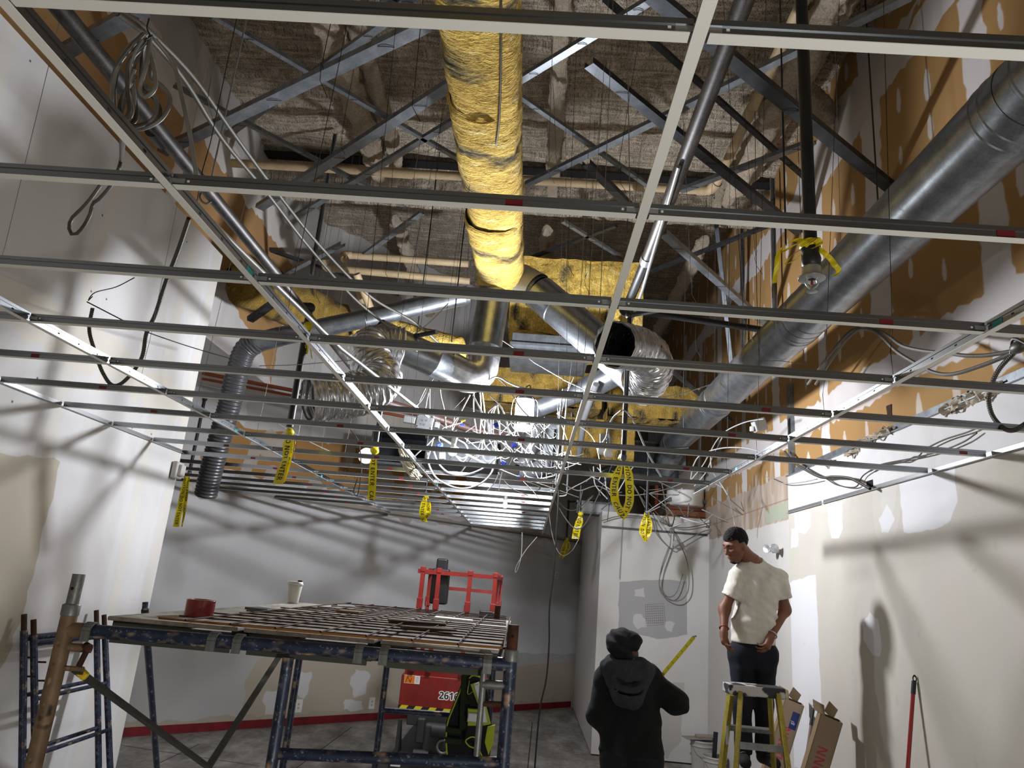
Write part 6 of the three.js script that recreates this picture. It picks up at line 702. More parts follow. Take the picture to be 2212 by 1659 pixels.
// ---------------------------------------------------------------- buckets, boxes, poles by the right wall
{
  const bk = (label, c, r, h, spoon) => { const g = thing('bucket', label, 'bucket'); part('pail', lathe([c[0], 0, c[2]], [[0, 0.004], [r * 0.86, 0.004], [r * 0.87, 0.01], [r * 0.97, h * 0.8], [r * 1.04, h * 0.81], [r * 1.04, h * 0.84], [r * 0.98, h * 0.85], [r, h * 0.93], [r * 1.05, h * 0.94], [r * 1.05, h], [r * 0.97, h], [r * 0.95, h * 0.9], [r * 0.84, 0.02], [0, 0.02]], 36), mat({ color: 0xcfcdc8, roughness: 0.5, map: texMud }), g); part('contents', cyl([c[0], h * 0.7, c[2]], [c[0], h * 0.72, c[2]], r * 0.93), mat({ color: 0x57504a, roughness: 0.9 }), g); part('bail', tube([[c[0] - r, h * 0.9, c[2]], [c[0] - r * 0.7, h * 0.6, c[2] + r * 0.8], [c[0], h * 0.5, c[2] + r * 1.05], [c[0] + r * 0.7, h * 0.6, c[2] + r * 0.8], [c[0] + r, h * 0.9, c[2]]], 0.003, 6), wornSteel, g); return settle(g); };
  const c1 = [2.451,0.38,-10.303], c2 = [2.437,0.34,-9.762]; bk('white plaster bucket with tools across its rim beside the ladder', [c1[0], 0, c1[2]], 0.155, 0.38); bk('second plaster-crusted bucket in front, holding dark mix', [c2[0], 0, c2[2] + 0.15], 0.14, 0.33);
  one('hawk', 'flat plaster board lying across the white bucket', 'tool', [rbox(c1[0] - 0.08, 0.4, c1[2] + 0.02, 0.34, 0.012, 0.2, 0.004, 0.2, 0.03), jit(rbox(c1[0] + 0.05, 0.425, c1[2], 0.28, 0.035, 0.1, 0.012, 0.1), 0.012, 20)], mat({ color: 0x8f877c, roughness: 0.85 })); one('mixing_paddle', 'dark flat paddle standing in the second bucket', 'tool', rbox(c2[0] + 0.01, 0.42, c2[2] + 0.1, 0.055, 0.34, 0.012, 0.004, 0, -0.06), M.black);
  const bt = (s1, s2) => { const cv = document.createElement('canvas'); cv.width = 256; cv.height = 1024; const c = cv.getContext('2d'); c.fillStyle = '#9c8872'; c.fillRect(0, 0, 256, 1024); mottle(c, 256, 1024, 90, ['#a4907a', '#8f7b66'], 6, 40, 0.2); c.save(); c.translate(128, 560); c.rotate(-Math.PI / 2); c.fillStyle = '#b4485a'; c.font = 'bold 150px sans-serif'; c.textAlign = 'center'; c.textBaseline = 'middle'; c.fillText('DONN', 0, 0, 560); c.restore(); if (s2) { c.fillStyle = '#2b3a72'; c.fillRect(140, 120, 96, 230); c.save(); c.translate(190, 290); c.rotate(-Math.PI / 2); c.fillStyle = '#cfd3e0'; c.font = 'bold 60px sans-serif'; c.fillText('gi', 0, 0); c.restore(); } const t = new THREE.CanvasTexture(cv); t.colorSpace = THREE.SRGBColorSpace; t.magFilter = THREE.LinearFilter; return t; };
  const card = mat({ color: 0x8a7558, roughness: 0.9 }), cin = mat({ color: 0x6d5a42, roughness: 0.9 });
  const cbox = (label, top, len, lean, turn, s2) => { const g = thing('cardboard_box', label, 'box', 'long cartons leaning on the right wall'); const w = 0.16, d = 0.13; const inner = new THREE.Group();
    const fb = box(-w / 2, w / 2, 0, len, d / 2 - 0.004, d / 2), p = fb.attributes.position, uv = fb.attributes.uv; for (let i = 0; i < p.count; i++) uv.setXY(i, p.getX(i) / w + 0.5, 1 - (len - p.getY(i)) / 0.64); const tx = bt(0, s2); tx.wrapT = THREE.ClampToEdgeWrapping; const P = [['printed_face', fb, mat({ map: tx, roughness: 0.9 })], ['side_panel', box(-w / 2, -w / 2 + 0.004, 0, len, -d / 2, d / 2), card], ['side_panel', box(w / 2 - 0.004, w / 2, 0, len, -d / 2, d / 2), card], ['back_panel', box(-w / 2, w / 2, 0, len, -d / 2, -d / 2 + 0.004), cin], ['bottom', box(-w / 2, w / 2, 0, 0.004, -d / 2, d / 2), cin], ['flap', bar([-w / 2, len, 0], [-w / 2 - 0.03, len + 0.07, 0.02], d * 0.9, 0.004, 0), card], ['flap', bar([0, len, -d / 2], [0.02, len + 0.08, -d / 2 - 0.02], 0.004, w * 0.9, Math.PI / 2 * 0), card]];
    const m = new THREE.Matrix4().makeRotationFromEuler(new THREE.Euler(lean[0], turn, lean[1], 'YXZ')); const off = new THREE.Vector3(0, len, d / 2).applyMatrix4(m); m.setPosition(top[0] - off.x, top[1] - off.y, top[2] - off.z); for (const [n, q, mt] of P) { q.applyMatrix4(m); part(n, q, mt, g); } return settle(g); };
  const b1 = [2.38,1.347,-6.71], b2 = [2.36,1.349,-5.887]; const A = [0.02, -0.18]; cbox('brown printed carton with a blue label leaning on the right wall by the ladder', b1, b1[1] / 0.985, [0.06, -0.3], -0.2, true); cbox('open-topped brown printed carton leaning on the right wall', b2, b2[1] / 0.985, [0.06, -0.3], -0.2, false);
  const w0 = [2.52,1.318,-6.667], f0 = [w0[0] - 0.36, 0.01, w0[2] + 0.3], g = thing('roller_pole', 'slim dusty roller pole leaning between the two cartons', 'pole'); part('pole', cyl(f0, w0, 0.011), mat({ color: 0x7d6a68, roughness: 0.6 }), g); { const e = V(w0), d = e.clone().sub(V(f0)).normalize(); part('grip', cyl(e.clone().addScaledVector(d, -0.14), e, 0.014), M.black, g); part('eye', new THREE.TorusGeometry(0.012, 0.004, 8, 16).translate(e.x, e.y + 0.012, e.z), M.conduit, g); } settle(g);
  const w1 = [2.54,1.674,-5.023], f1 = [w1[0] - 0.3, 0.01, w1[2] + 0.12], h = thing('broom', 'red broom handle with a black grip leaning on the beige wall', 'broom'); part('handle', cyl(f1, w1, 0.0125), phys({ color: 0x8c1014, roughness: 0.3, clearcoat: 0.4 }), h); { const e = V(w1), d = e.clone().sub(V(f1)).normalize(); part('grip', [cyl(e.clone().addScaledVector(d, -0.02), e.clone().addScaledVector(d, 0.06), 0.0145), new THREE.TorusGeometry(0.011, 0.004, 8, 18).scale(1, 1.6, 1).translate(e.x + d.x * 0.075, e.y + d.y * 0.075, e.z)], M.black, h, 'black plastic grip'); part('brush', [rbox(f1[0], 0.05, f1[2], 0.06, 0.05, 0.3, 0.01), rbox(f1[0], 0.02, f1[2], 0.05, 0.04, 0.28, 0.004)], M.black, h); } settle(h);
  const e = [2.56,2.691,-7.68], em = thing('emergency_light', 'twin-head emergency light on the beige wall beside the man', 'emergency light'); part('base', rbox(e[0], e[1] - 0.005, e[2], 0.03, 0.05, 0.14, 0.008), M.white, em); for (const s of [-1, 1]) part('lamp_head', [lathe([0, 0, 0], [[0, 0], [0.03, 0.004], [0.043, 0.05], [0.045, 0.06], [0.04, 0.06], [0, 0.05]], 20).rotateX(Math.PI / 2).rotateY(-0.5 + s * 0.35).translate(e[0] - 0.05, e[1] + 0.005, e[2] + 0.03 + s * 0.055)], M.conduit, em, 'chrome lamp head'); settle(em);
  const n = new THREE.Vector3(0.9512, 0, 1).normalize(), plate = (p, label, w = 0.075, h = 0.12) => { const g2 = thing('wall_outlet', label, 'outlet'); const q = rbox(0, 0, 0, w, h, 0.008, 0.003); q.rotateY(Math.atan2(n.x, n.z)); q.translate(p[0] + n.x * 0.004, p[1], p[2] + n.z * 0.004); part('plate', q, M.white, g2); part('socket', [-1, 1].map((s) => { const k = cyl([0, s * 0.025, 0.003], [0, s * 0.025, 0.0065], 0.016, 0.016, 16); k.rotateY(Math.atan2(n.x, n.z)); k.translate(p[0] + n.x * 0.004, p[1], p[2] + n.z * 0.004); return k; }), mat({ color: 0xb9b7b0, roughness: 0.6 }), g2); settle(g2); };
  plate([-3.045,0.252,-10.772], 'white wall outlet on the back wall left of the lift', 0.12, 0.17); plate([-2.178,0.242,-11.598], 'white wall outlet on the back wall beside the lift', 0.1, 0.16); plate([0.569,2.363,-14.21], 'white switch plate high on the dark back wall', 0.1, 0.13);
  const fb = [0.849,0.03,-10.644]; one('block_offcut', 'small grey block on the floor by the white room', 'scrap', rbox(fb[0], 0.025, fb[2], 0.1, 0.05, 0.07, 0.006, 0.4), mat({ color: 0x8c8a88, roughness: 0.9 })); const wb = [[6.543,2.862],[6.616,2.804]]; one('sensor_box', 'small white box on the edge of the left partition', 'sensor', [rbox(-3.21, wb[0][1], -6.36, 0.05, 0.15, 0.13, 0.012), rbox(-3.17, wb[0][1], -6.36, 0.04, 0.1, 0.08, 0.012)], mat({ color: 0xb5b3ae, roughness: 0.6 }));
}

// ---------------------------------------------------------------- people
const smin = (a, b, k) => { const h = Math.max(k - Math.abs(a - b), 0) / k; return Math.min(a, b) - h * h * k * 0.25; };
function cone(p, a, b, ra, rb) { const bx = b[0] - a[0], by = b[1] - a[1], bz = b[2] - a[2], px = p[0] - a[0], py = p[1] - a[1], pz = p[2] - a[2]; const t = Math.max(0, Math.min(1, (px * bx + py * by + pz * bz) / (bx * bx + by * by + bz * bz + 1e-9))); return Math.hypot(px - bx * t, py - by * t, pz - bz * t) - (ra + (rb - ra) * t); }
function elli(p, c, r) { const x = (p[0] - c[0]) / r[0], y = (p[1] - c[1]) / r[1], z = (p[2] - c[2]) / r[2]; const k = Math.hypot(x, y, z); return (k - 1) * Math.min(r[0], r[1], r[2]) * (k > 0.3 ? 1 : 1); }
const chain = (list, k) => (p) => { let d = 9; for (const c of list) d = smin(d, c.r3 ? elli(p, c.c, c.r3) : cone(p, c[0], c[1], c[2], c[3]), k); return d; };
function bounds(list, pad) { const lo = [9e9, 9e9, 9e9], hi = [-9e9, -9e9, -9e9]; for (const c of list) { const es = c.r3 ? [[c.c, Math.max(...c.r3)]] : [[c[0], c[2]], [c[1], c[3]]]; for (const [q, r] of es) for (let i = 0; i < 3; i++) { lo[i] = Math.min(lo[i], q[i] - r - pad); hi[i] = Math.max(hi[i], q[i] + r + pad); } } return [lo, hi]; }
function solid(list, k, cell, mod) { const f = chain(list, k), [lo, hi] = bounds(list, 0.05); return nets((x, y, z) => { const p = [x, y, z]; const d = f(p); return mod ? mod(d, p) : d; }, lo, hi, cell); }
const basis = (f, u) => { const F = V(f).clone().normalize(), S = new THREE.Vector3().crossVectors(V(u), F).normalize(), U = new THREE.Vector3().crossVectors(F, S); return { F, S, U, at: (o, x, y, z) => [o[0] + S.x * x + U.x * y + F.x * z, o[1] + S.y * x + U.y * y + F.y * z, o[2] + S.z * x + U.z * y + F.z * z], loc: (o, p) => { const q = new THREE.Vector3(p[0] - o[0], p[1] - o[1], p[2] - o[2]); return [q.dot(S), q.dot(U), q.dot(F)]; } }; };
function headGeo(o, B) { // o: head centre; S to the person's left, U up, F forward
  const f = (p) => { let d = elli(p, [0, 0.035, -0.012], [0.074, 0.092, 0.094]); d = smin(d, elli(p, [0, -0.035, 0.022], [0.06, 0.078, 0.066]), 0.05); d = smin(d, elli(p, [0, -0.098, 0.052], [0.03, 0.022, 0.03]), 0.04);
    d = smin(d, elli(p, [0, 0.032, 0.072], [0.055, 0.014, 0.018]), 0.025); d = smin(d, cone(p, [0, 0.018, 0.088], [0, -0.026, 0.108], 0.009, 0.013), 0.016); for (const s of [-1, 1]) { d = smin(d, elli(p, [s * 0.013, -0.03, 0.098], [0.01, 0.008, 0.01]), 0.01); d = smin(d, elli(p, [s * 0.045, -0.012, 0.06], [0.022, 0.018, 0.02]), 0.03); d = smin(d, elli(p, [s * 0.077, -0.006, -0.012], [0.01, 0.031, 0.019]), 0.012); d = -smin(-d, elli(p, [s * 0.031, 0.014, 0.096], [0.017, 0.011, 0.018]), 0.016); d = smin(d, elli(p, [s * 0.031, 0.013, 0.075], [0.014, 0.011, 0.013]), 0.008); }
    d = smin(d, elli(p, [0, -0.057, 0.088], [0.022, 0.006, 0.01]), 0.012); d = smin(d, elli(p, [0, -0.069, 0.086], [0.02, 0.007, 0.01]), 0.012); return d; };
  const r = 0.16; return nets((x, y, z) => f(B.loc(o, [x, y, z])), o.map((v) => v - r), o.map((v) => v + r), 0.0042);
}
function handGeo(w, dir, palm, thumbS, curl) { // wrist, direction of the fingers, palm normal, +1/-1 thumb side
  const B = basis(dir, palm), L = []; const A = (x, y, z) => B.at(w, x * thumbS, y, z);
  L.push([A(0.012, 0, 0), A(0.022, 0, 0.07), 0.018, 0.015], [A(-0.012, 0, 0), A(-0.024, 0, 0.066), 0.018, 0.014], [A(0, 0, 0.01), A(0, 0, 0.075), 0.02, 0.016], [A(0, 0, -0.03), A(0, 0, 0.02), 0.024, 0.022]);
  const F = []; [[0.029, 0.074, 1, 0.0085], [0.01, 0.08, 1.1, 0.009], [-0.009, 0.077, 1.02, 0.0087], [-0.027, 0.068, 0.82, 0.0078]].forEach(([x, z, l, r], i) => { let y = 0, zz = z, a = curl * 0.45; let p = A(x, 0, z - 0.008); for (const s of [0.04, 0.027, 0.021]) { a += curl * (0.55 + 0.08 * i); y -= -Math.sin(a) * s * l; zz += Math.cos(a) * s * l; const q = A(x * (1 + 0.02), y, zz); F.push([p, q, r, r * 0.88]); p = q; r *= 0.92; } });
  const t0 = A(0.024, 0.004, 0.018), t1 = A(0.05, 0.014, 0.05), t2 = A(0.05, 0.026, 0.078), t3 = A(0.044, 0.034, 0.098); F.push([t0, t1, 0.014, 0.0105], [t1, t2, 0.0105, 0.0095], [t2, t3, 0.0095, 0.008]);
  const all = L.concat(F), palmF = chain(L, 0.025), fing = F; const [lo, hi] = bounds(all, 0.015); return nets((x, y, z) => { const p = [x, y, z]; let d = palmF(p), e = 9; for (const c of fing) e = Math.min(e, cone(p, c[0], c[1], c[2], c[3])); return smin(d, e, 0.008); }, lo, hi, 0.0036);
}
const skinTex = speckle(128, [226, 222, 220], 18, 10, 12, 40);
{ // man in the white T-shirt on the ladder
  const skin = mat({ color: 0x8a5a42, map: skinTex, roughness: 0.55 }), hairM = mat({ color: 0x050404, roughness: 0.95 }), teeTex = speckle(256, [214, 209, 198], 16, 10, 10, 41), shirt = mat({ map: teeTex, roughness: 0.95 }), denim = mat({ color: 0x141b2b, map: speckle(256, [190, 190, 195], 60, 14, 40, 42), roughness: 0.9 }), boot = mat({ color: 0x1e1d1c, map: speckle(128, [170, 168, 165], 70, 12, 40, 43), roughness: 0.8 });
  const g = thing('person', 'person in a cream T-shirt and dark jeans standing on the stepladder, looking down', 'person');
  const Z0 = -5.68, hc = [1.627,2.557,-5.8], nk = [1.781,2.44,-5.86], shA = [1.659,2.334,-5.84], shB = [1.982,2.34,-5.88], elA = [1.553,2.071,-5.86], wrA = [1.523,1.903,-5.76], elB = [2.034,2.103,-5.9], wrB = [1.864,1.893,-5.74], ch = [1.808,2.234,-5.86], wa = [1.79,1.973,-5.88], pe = [1.778,1.796,-5.88], hpA = [1.689,1.755,-5.88], hpB = [1.865,1.763,-5.88], knA = [1.68,1.404,-5.84], knB = [1.848,1.416,-5.86], anA = [1.694,1.079,-5.86], anB = [1.85,1.088,-5.88];
  const BH = basis([-0.86, -0.42, 0.36], [-0.16, 1, 0.16]);
  const toe = (a, dx) => [a[0] + dx, a[1] - 0.06, a[2] + 0.14];
  const body = [[[nk[0], nk[1] - 0.02, nk[2]], BH.at(hc, 0, -0.04, -0.035), 0.064, 0.058], [nk, ch, 0.06, 0.1], [ch, wa, 0.105, 0.1], [wa, pe, 0.1, 0.105], [ch, shA, 0.08, 0.05], [ch, shB, 0.08, 0.05], [shA, elA, 0.05, 0.038], [elA, wrA, 0.038, 0.026], [shB, elB, 0.05, 0.038], [elB, wrB, 0.038, 0.026], [pe, hpA, 0.09, 0.08], [pe, hpB, 0.09, 0.08], [hpA, knA, 0.075, 0.052], [hpB, knB, 0.075, 0.052], [knA, anA, 0.05, 0.036], [knB, anB, 0.05, 0.036]];
  const dn = (a, b) => V(b).sub(V(a)).normalize().toArray(); const hA = handGeo(wrA, [-0.06, -0.98, 0.18], [0.85, 0.05, 0.5], 1, 0.62), hB = handGeo(wrB, [-0.42, -0.86, 0.3], [-0.7, 0.1, -0.65], -1, 0.75);
  part('body', merge([solid(body, 0.05, 0.011), headGeo(hc, BH), hA, hB]), skin, g, 'brown skin, head tilted down to the left');
  const fold = (p, s, a) => a * (noise.noise(p[0] * 9 + s, p[1] * 5, p[2] * 9) + 0.6 * noise.noise(p[0] * 16, p[1] * 22 + p[0] * 12, p[2] * 12 + s));
  const slA = V(shA).lerp(V(elA), 0.62).toArray(), slB = V(shB).lerp(V(elB), 0.62).toArray(), hem = [1.778,1.836,-5.88];
  part('t_shirt', solid([[[nk[0], nk[1] - 0.02, nk[2]], ch, 0.08, 0.128], [ch, wa, 0.128, 0.125], [wa, [hem[0], hem[1] - 0.04, hem[2]], 0.125, 0.135], [[ch[0] - 0.07, ch[1] + 0.02, ch[2]], [wa[0] - 0.06, wa[1], wa[2]], 0.09, 0.1], [[ch[0] + 0.07, ch[1] + 0.02, ch[2]], [wa[0] + 0.06, wa[1], wa[2]], 0.09, 0.1], [[wa[0] - 0.06, wa[1], wa[2]], [hem[0] - 0.065, hem[1] - 0.05, hem[2]], 0.1, 0.105], [[wa[0] + 0.06, wa[1], wa[2]], [hem[0] + 0.065, hem[1] - 0.05, hem[2]], 0.1, 0.105], [[nk[0] - 0.05, nk[1] - 0.035, nk[2]], shA, 0.056, 0.061], [[nk[0] + 0.05, nk[1] - 0.035, nk[2]], shB, 0.056, 0.061], [shA, slA, 0.061, 0.072], [shB, slB, 0.061, 0.074]], 0.05, 0.009, (d, p) => { let e = d + fold(p, 3, 0.012) + 0.006 * Math.sin((p[0] * 0.5 + p[1]) * 70 + 5 * noise.noise(p[0] * 4, p[1] * 4, 3)) * Math.max(0, noise.noise(p[0] * 7, p[1] * 6, 8) + 0.15); e = Math.max(e, hem[1] - p[1] + 0.0); e = Math.max(e, -elli(p, [nk[0] - 0.005, nk[1] + 0.035, nk[2] + 0.03], [0.062, 0.05, 0.075])); for (const [a, b] of [[shA, slA], [shB, slB]]) { const u = V(b).sub(V(a)).normalize(); const t = (p[0] - b[0]) * u.x + (p[1] - b[1]) * u.y + (p[2] - b[2]) * u.z; const near = Math.hypot(p[0] - b[0] - u.x * t, p[1] - b[1] - u.y * t, p[2] - b[2] - u.z * t); if (t > 0 && t < 0.14 && near < 0.092) e = Math.max(e, t - 0.005); } return e; }), shirt, g, 'dusty cream T-shirt');
  part('jeans', solid([[[pe[0], pe[1] + 0.05, pe[2]], pe, 0.118, 0.122], [pe, hpA, 0.11, 0.1], [pe, hpB, 0.11, 0.1], [hpA, knA, 0.095, 0.07], [hpB, knB, 0.095, 0.07], [knA, anA, 0.068, 0.062], [knB, anB, 0.068, 0.062]], 0.035, 0.01, (d, p) => Math.max(d + fold(p, 9, 0.006), anA[1] - 0.02 - p[1])), denim, g, 'dark blue jeans');
  for (const [a, dx] of [[anA, -0.03], [anB, 0.03]]) { const b = part('boot', solid([[[a[0], a[1] + 0.05, a[2]], [a[0], a[1] - 0.04, a[2] - 0.01], 0.05, 0.046], [[a[0], a[1] - 0.045, a[2] - 0.03], [a[0] + dx, a[1] - 0.05, a[2] + 0.15], 0.042, 0.042]], 0.03, 0.008, (d, p) => Math.max(d, a[1] - 0.085 - p[1])), boot, g, 'scuffed black work boot'); part('laces', [0, 1, 2].map((i) => tube([[a[0] - 0.025 + dx * 0.5, a[1] - 0.005 - i * 0.012, a[2] + 0.055 + i * 0.025], [a[0] + dx * 0.5, a[1] + 0.004 - i * 0.012, a[2] + 0.062 + i * 0.025], [a[0] + 0.025 + dx * 0.5, a[1] - 0.005 - i * 0.012, a[2] + 0.055 + i * 0.025]], 0.003, 5)), M.cableGrey, b); }
  const r = 0.16; part('hair', nets((x, y, z) => { const p = BH.loc(hc, [x, y, z]); let d = elli(p, [0, 0.048, -0.014], [0.082, 0.098, 0.104]); d -= 0.004 * noise.noise(x * 60, y * 60, z * 60) + 0.004 * noise.noise(x * 120, y * 120, z * 120); const front = p[2] > 0.02 ? 0.062 + 0.004 * noise.noise(x * 90, 1, z * 90) : p[2] > -0.03 ? 0.03 : -0.02; const line = THREE.MathUtils.lerp(front, 0.066, Math.max(0, Math.min(1, (p[2] - 0.02) / 0.06))); return Math.max(d, line - p[1]); }, hc.map((v) => v - r), hc.map((v) => v + r), 0.005), hairM, g, 'short black hair, faded sides');
  part('beard', nets((x, y, z) => { const p = BH.loc(hc, [x, y, z]); const shell = Math.abs(smin(elli(p, [0, -0.035, 0.022], [0.062, 0.08, 0.068]), elli(p, [0, -0.098, 0.052], [0.032, 0.024, 0.032]), 0.04)) - 0.0016; const m = Math.min(Math.max(p[1] + 0.1, Math.abs(p[0]) - 0.028), Math.hypot(p[0] * 0.6, p[1] + 0.049, p[2] - 0.1) - 0.014); return Math.max(shell, m); }, hc.map((v) => v - r), hc.map((v) => v + r), 0.004), hairM, g); part('eyebrows', [-1, 1].map((s) => tube([BH.at(hc, s * 0.014, 0.033, 0.094), BH.at(hc, s * 0.032, 0.038, 0.09), BH.at(hc, s * 0.05, 0.032, 0.076)], 0.0045, 6)), hairM, g); part('eyes', [-1, 1].map((s) => tube([BH.at(hc, s * 0.02, 0.01, 0.087), BH.at(hc, s * 0.031, 0.007, 0.089), BH.at(hc, s * 0.043, 0.009, 0.084)], 0.0028, 6)), hairM, g, 'lowered eyelids');
  const br = (w, el, m, rr_, name, label) => { const u = V(el).sub(V(w)).normalize(); const c = V(w).addScaledVector(u, 0.035); const t = new THREE.TorusGeometry(rr_, 0.005, 8, 28); const q = new THREE.Quaternion().setFromUnitVectors(new THREE.Vector3(0, 0, 1), u); t.applyQuaternion(q); t.translate(c.x, c.y, c.z); part(name, t, m, g, label); }; br(wrB, elB, M.conduit, 0.036, 'bangle', 'steel bangle'); br(wrA, elA, mat({ color: 0x7a2a1c, roughness: 0.8 }), 0.033, 'thread_bracelet', 'red thread bracelet'); settle(g);
}
{ // man seen from behind in the black hoodie and turban
  const skin = mat({ color: 0x5e3f30, roughness: 0.6 }), cloth = mat({ color: 0x24272d, map: dataTex(256, (u, v) => { const k = Math.max(0, pn(u, v, 6, 3) * 1.4 - 0.2) * 260 + pn(u, v, 30, 5) * 40 + (rnd() - 0.5) * 34; return [112 + k, 113 + k, 116 + k]; }), roughness: 0.97 }), hoodM = mat({ color: 0x3d3f44, map: speckle(256, [200, 200, 200], 50, 9, 40, 45), roughness: 0.97 }), turM = mat({ color: 0x121319, roughness: 0.9 }), hairM = mat({ color: 0x0c0a0a, roughness: 0.85 });
  const g = thing('person', 'person seen from behind in a dusty black hoodie and black turban', 'person');
  const z = -4.95, hc = [0.675,1.753,-4.97], nk = [0.681,1.682,-4.95], ch = [0.695,1.561,-4.95], wa = [0.723,1.345,-4.95], pe = [0.738,1.173,-4.95], sA = [0.565,1.6,-4.95], sB = [0.832,1.617,-4.95], eA = [0.518,1.376,-4.9], wA = [0.623,1.274,-5.12], eB = [1.008,1.486,-4.93], wB = [0.949,1.522,-5.16], fy = 0.09;
  const hA = [pe[0] - 0.09, pe[1] - 0.03, z], hB = [pe[0] + 0.09, pe[1] - 0.03, z], kA = [pe[0] - 0.1, 0.52, z - 0.03], kB = [pe[0] + 0.11, 0.52, z - 0.02], aA = [pe[0] - 0.11, fy, z + 0.02], aB = [pe[0] + 0.12, fy, z + 0.02];
  const B = basis([0.12, -0.05, -1], [0, 1, 0]);
  const hand1 = handGeo(wB, [-0.35, 0.75, -0.5], [-0.8, 0.1, 0.5], -1, 0.95), hand2 = handGeo(wA, [0.75, 0.05, -0.6], [0, 0.3, 1], 1, 0.6);
  part('body', merge([solid([[nk, [hc[0], hc[1] - 0.02, hc[2]], 0.058, 0.056], [nk, ch, 0.07, 0.12], [ch, wa, 0.12, 0.11], [wa, pe, 0.11, 0.12], [ch, sA, 0.08, 0.055], [ch, sB, 0.08, 0.055], [sA, eA, 0.052, 0.042], [eA, wA, 0.042, 0.027], [sB, eB, 0.052, 0.042], [eB, wB, 0.042, 0.027], [hA, kA, 0.08, 0.055], [hB, kB, 0.08, 0.055], [kA, aA, 0.052, 0.036], [kB, aB, 0.052, 0.036]], 0.05, 0.012), headGeo(hc, B), hand1, hand2]), skin, g, 'brown skin at the nape');
  const fold = (p, s, a) => a * (noise.noise(p[0] * 7 + s, p[1] * 4, p[2] * 7) + 0.5 * noise.noise(p[0] * 12, p[1] * 18 + p[0] * 8, p[2] * 10 + s)); const hem = [pe[0], pe[1] - 0.06, pe[2]];
  part('hoodie', solid([[[nk[0], nk[1] - 0.04, nk[2]], ch, 0.09, 0.135], [ch, wa, 0.135, 0.125], [[ch[0] - 0.09, ch[1], z], [wa[0] - 0.075, wa[1], z], 0.1, 0.105], [[ch[0] + 0.09, ch[1], z], [wa[0] + 0.075, wa[1], z], 0.1, 0.105], [wa, hem, 0.125, 0.13], [[wa[0] - 0.075, wa[1], z], [hem[0] - 0.085, hem[1] + 0.05, z], 0.105, 0.112], [[wa[0] + 0.075, wa[1], z], [hem[0] + 0.085, hem[1] + 0.05, z], 0.105, 0.108], [[nk[0] - 0.07, nk[1] - 0.06, nk[2]], sA, 0.06, 0.075], [[nk[0] + 0.07, nk[1] - 0.06, nk[2]], sB, 0.06, 0.075], [sA, eA, 0.075, 0.066], [eA, wA, 0.068, 0.05], [sB, eB, 0.075, 0.07], [eB, wB, 0.07, 0.05]], 0.05, 0.01, (d, p) => { let e = d + fold(p, 5, 0.017); if (p[1] < hem[1] + 0.06) e += 0.008; return Math.max(e, hem[1] - 0.03 - p[1]); }), cloth, g, 'dusty black hoodie');
  // hood lying folded on the shoulders
  part('hood', nets((x, y, zz) => { const p = [x - nk[0], y - nk[1], zz - nk[2]]; let d = 9; d = smin(d, cone(p, [-0.13, -0.02, 0.05], [-0.04, -0.17, 0.16], 0.045, 0.05), 0.04); d = smin(d, cone(p, [0.14, -0.015, 0.05], [0.03, -0.18, 0.16], 0.045, 0.05), 0.04); d = smin(d, cone(p, [-0.04, -0.17, 0.16], [0.03, -0.18, 0.16], 0.05, 0.05), 0.05); d = smin(d, cone(p, [-0.1, -0.01, 0.09], [0.1, -0.005, 0.09], 0.045, 0.045), 0.05); d = smin(d, elli(p, [0, -0.08, 0.12], [0.1, 0.08, 0.05]), 0.04); { const cr = (c, k) => Math.max(elli(p, [0, c, 0.19], [0.115, 0.075, 0.075]), -elli(p, [0, c + k, 0.19], [0.12, 0.075, 0.09])); d = Math.max(d, -cr(-0.035, 0.02)); d = Math.max(d, -cr(-0.085, 0.012)); }  d = smin(d, cone(p, [-0.085, 0.01, 0.0], [0.085, 0.01, 0.0], 0.05, 0.05), 0.05); return d + 0.006 * noise.noise(x * 22, y * 22, zz * 22); }, [nk[0] - 0.26, nk[1] - 0.3, nk[2] - 0.12], [nk[0] + 0.26, nk[1] + 0.12, nk[2] + 0.28], 0.008), hoodM, g, 'grey-black folded hood');
  part('trousers', solid([[[pe[0], pe[1] + 0.03, z], pe, 0.11, 0.12], [pe, hA, 0.11, 0.105], [pe, hB, 0.11, 0.105], [hA, kA, 0.1, 0.075], [hB, kB, 0.1, 0.075], [kA, aA, 0.073, 0.062], [kB, aB, 0.073, 0.062]], 0.035, 0.014, (d, p) => Math.max(d + fold(p, 2, 0.006), 0.06 - p[1])), mat({ color: 0x14161a, roughness: 0.95 }), g, 'black trousers'); for (const a of [aA, aB]) part('boot', solid([[[a[0], a[1] + 0.06, a[2]], [a[0], a[1] - 0.03, a[2]], 0.05, 0.048], [[a[0], a[1] - 0.04, a[2] + 0.03], [a[0], a[1] - 0.045, a[2] - 0.16], 0.042, 0.042]], 0.03, 0.01, (d, p) => Math.max(d, 0.002 - p[1])), M.black, g);
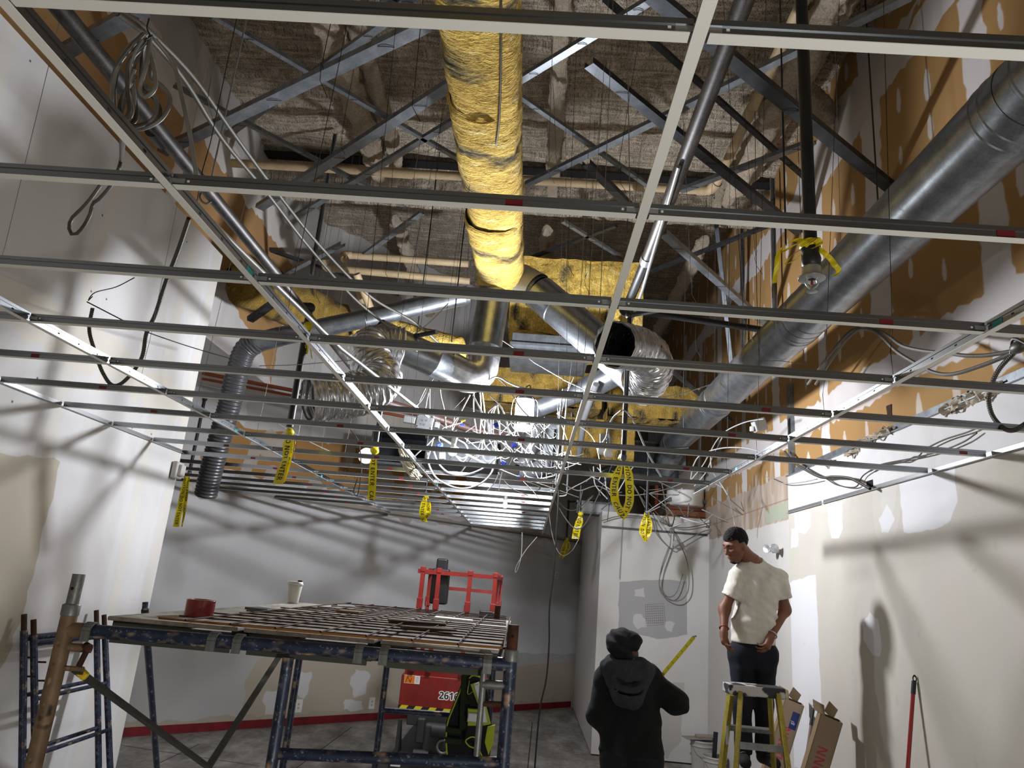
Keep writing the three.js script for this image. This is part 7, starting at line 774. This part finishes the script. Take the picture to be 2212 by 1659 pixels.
  const tc = [0.658,1.822,-4.95]; part('turban', nets((x, y, zz) => { const p = [x - tc[0], y - tc[1], zz - tc[2]]; const q = [p[0] * 0.995 - p[1] * 0.1, p[1] * 0.995 + p[0] * 0.1, p[2]]; let d = elli(q, [-0.01, 0, 0], [0.1, 0.083, 0.112]); d = smin(d, elli(q, [0.06, 0.015, 0.03], [0.055, 0.06, 0.08]), 0.02); d = smin(d, elli(q, [-0.055, -0.03, 0.03], [0.056, 0.045, 0.085]), 0.018); d = smin(d, elli(q, [0.01, -0.075, 0], [0.077, 0.045, 0.09]), 0.02); const w = Math.sin((p[1] * 0.8 + p[0] * 0.55) * 105 + 2 * noise.noise(x * 9, y * 9, zz * 9)); return d - 0.0035 * w + 0.003 * noise.noise(x * 30, y * 30, zz * 30); }, tc.map((v) => v - 0.17), tc.map((v) => v + 0.17), 0.006), turM, g, 'black wrapped turban');
  part('beard', [jit(ball(B.at(hc, 0, -0.085, 0.05), 0.075, 0.05, 0.06, 18), 0.008, 30), jit(ball(B.at(hc, 0.07, -0.06, 0.0), 0.016, 0.035, 0.02, 12), 0.005, 40), jit(ball(B.at(hc, -0.07, -0.06, 0.0), 0.016, 0.035, 0.02, 12), 0.005, 40)], hairM, g, 'black beard edges'); settle(g);
  // tape measure in his right hand
  const t = thing('tape_measure', 'yellow tape measure blade extended up from the hooded man', 'tape measure'); const a = V(wB).add(new THREE.Vector3(-0.02, 0.07, -0.06)).toArray(), p0 = [0.936,1.585,-5.2], p1 = [1.183,1.875,-5.25]; part('case', rbox(p0[0] - 0.01, p0[1] - 0.02, p0[2], 0.07, 0.07, 0.035, 0.012, 0, 0.8), mat({ color: 0x2a2a2a, roughness: 0.5 }), t); const tx = (() => { const cv = document.createElement('canvas'); cv.width = 512; cv.height = 32; const c = cv.getContext('2d'); c.fillStyle = '#d8d020'; c.fillRect(0, 0, 512, 32); c.fillStyle = '#222'; for (let i = 0; i < 32; i++) c.fillRect(i * 16, 0, 3, i % 4 ? 9 : 20); const k = new THREE.CanvasTexture(cv); k.colorSpace = THREE.SRGBColorSpace; k.wrapS = THREE.RepeatWrapping; return k; })();
  const bl = prof(p0, p1, [[-0.0125, 0.004], [0, 0], [0.0125, 0.004], [0.0125, 0.0048], [0, 0.0008], [-0.0125, 0.0048]], Math.PI / 2 * 0.85); { const q = bl.attributes.position, uv = bl.attributes.uv, A = V(p0), D = V(p1).sub(A), L = D.length(); D.normalize(); const nn = new THREE.Vector3(); for (let i = 0; i < q.count; i++) { const e = new THREE.Vector3(q.getX(i), q.getY(i), q.getZ(i)).sub(A); const s = e.dot(D); uv.setXY(i, s / 0.4, 0.5 + e.addScaledVector(D, -s).y * 30); } } part('blade', bl, mat({ map: tx, roughness: 0.4 }), t, 'yellow blade with black ticks'); part('end_hook', rbox(p1[0] + 0.004, p1[1] + 0.004, p1[2], 0.026, 0.01, 0.02, 0.003, 0, 0.3), wornSteel, t); settle(t);
}

renderer.render(scene, camera);
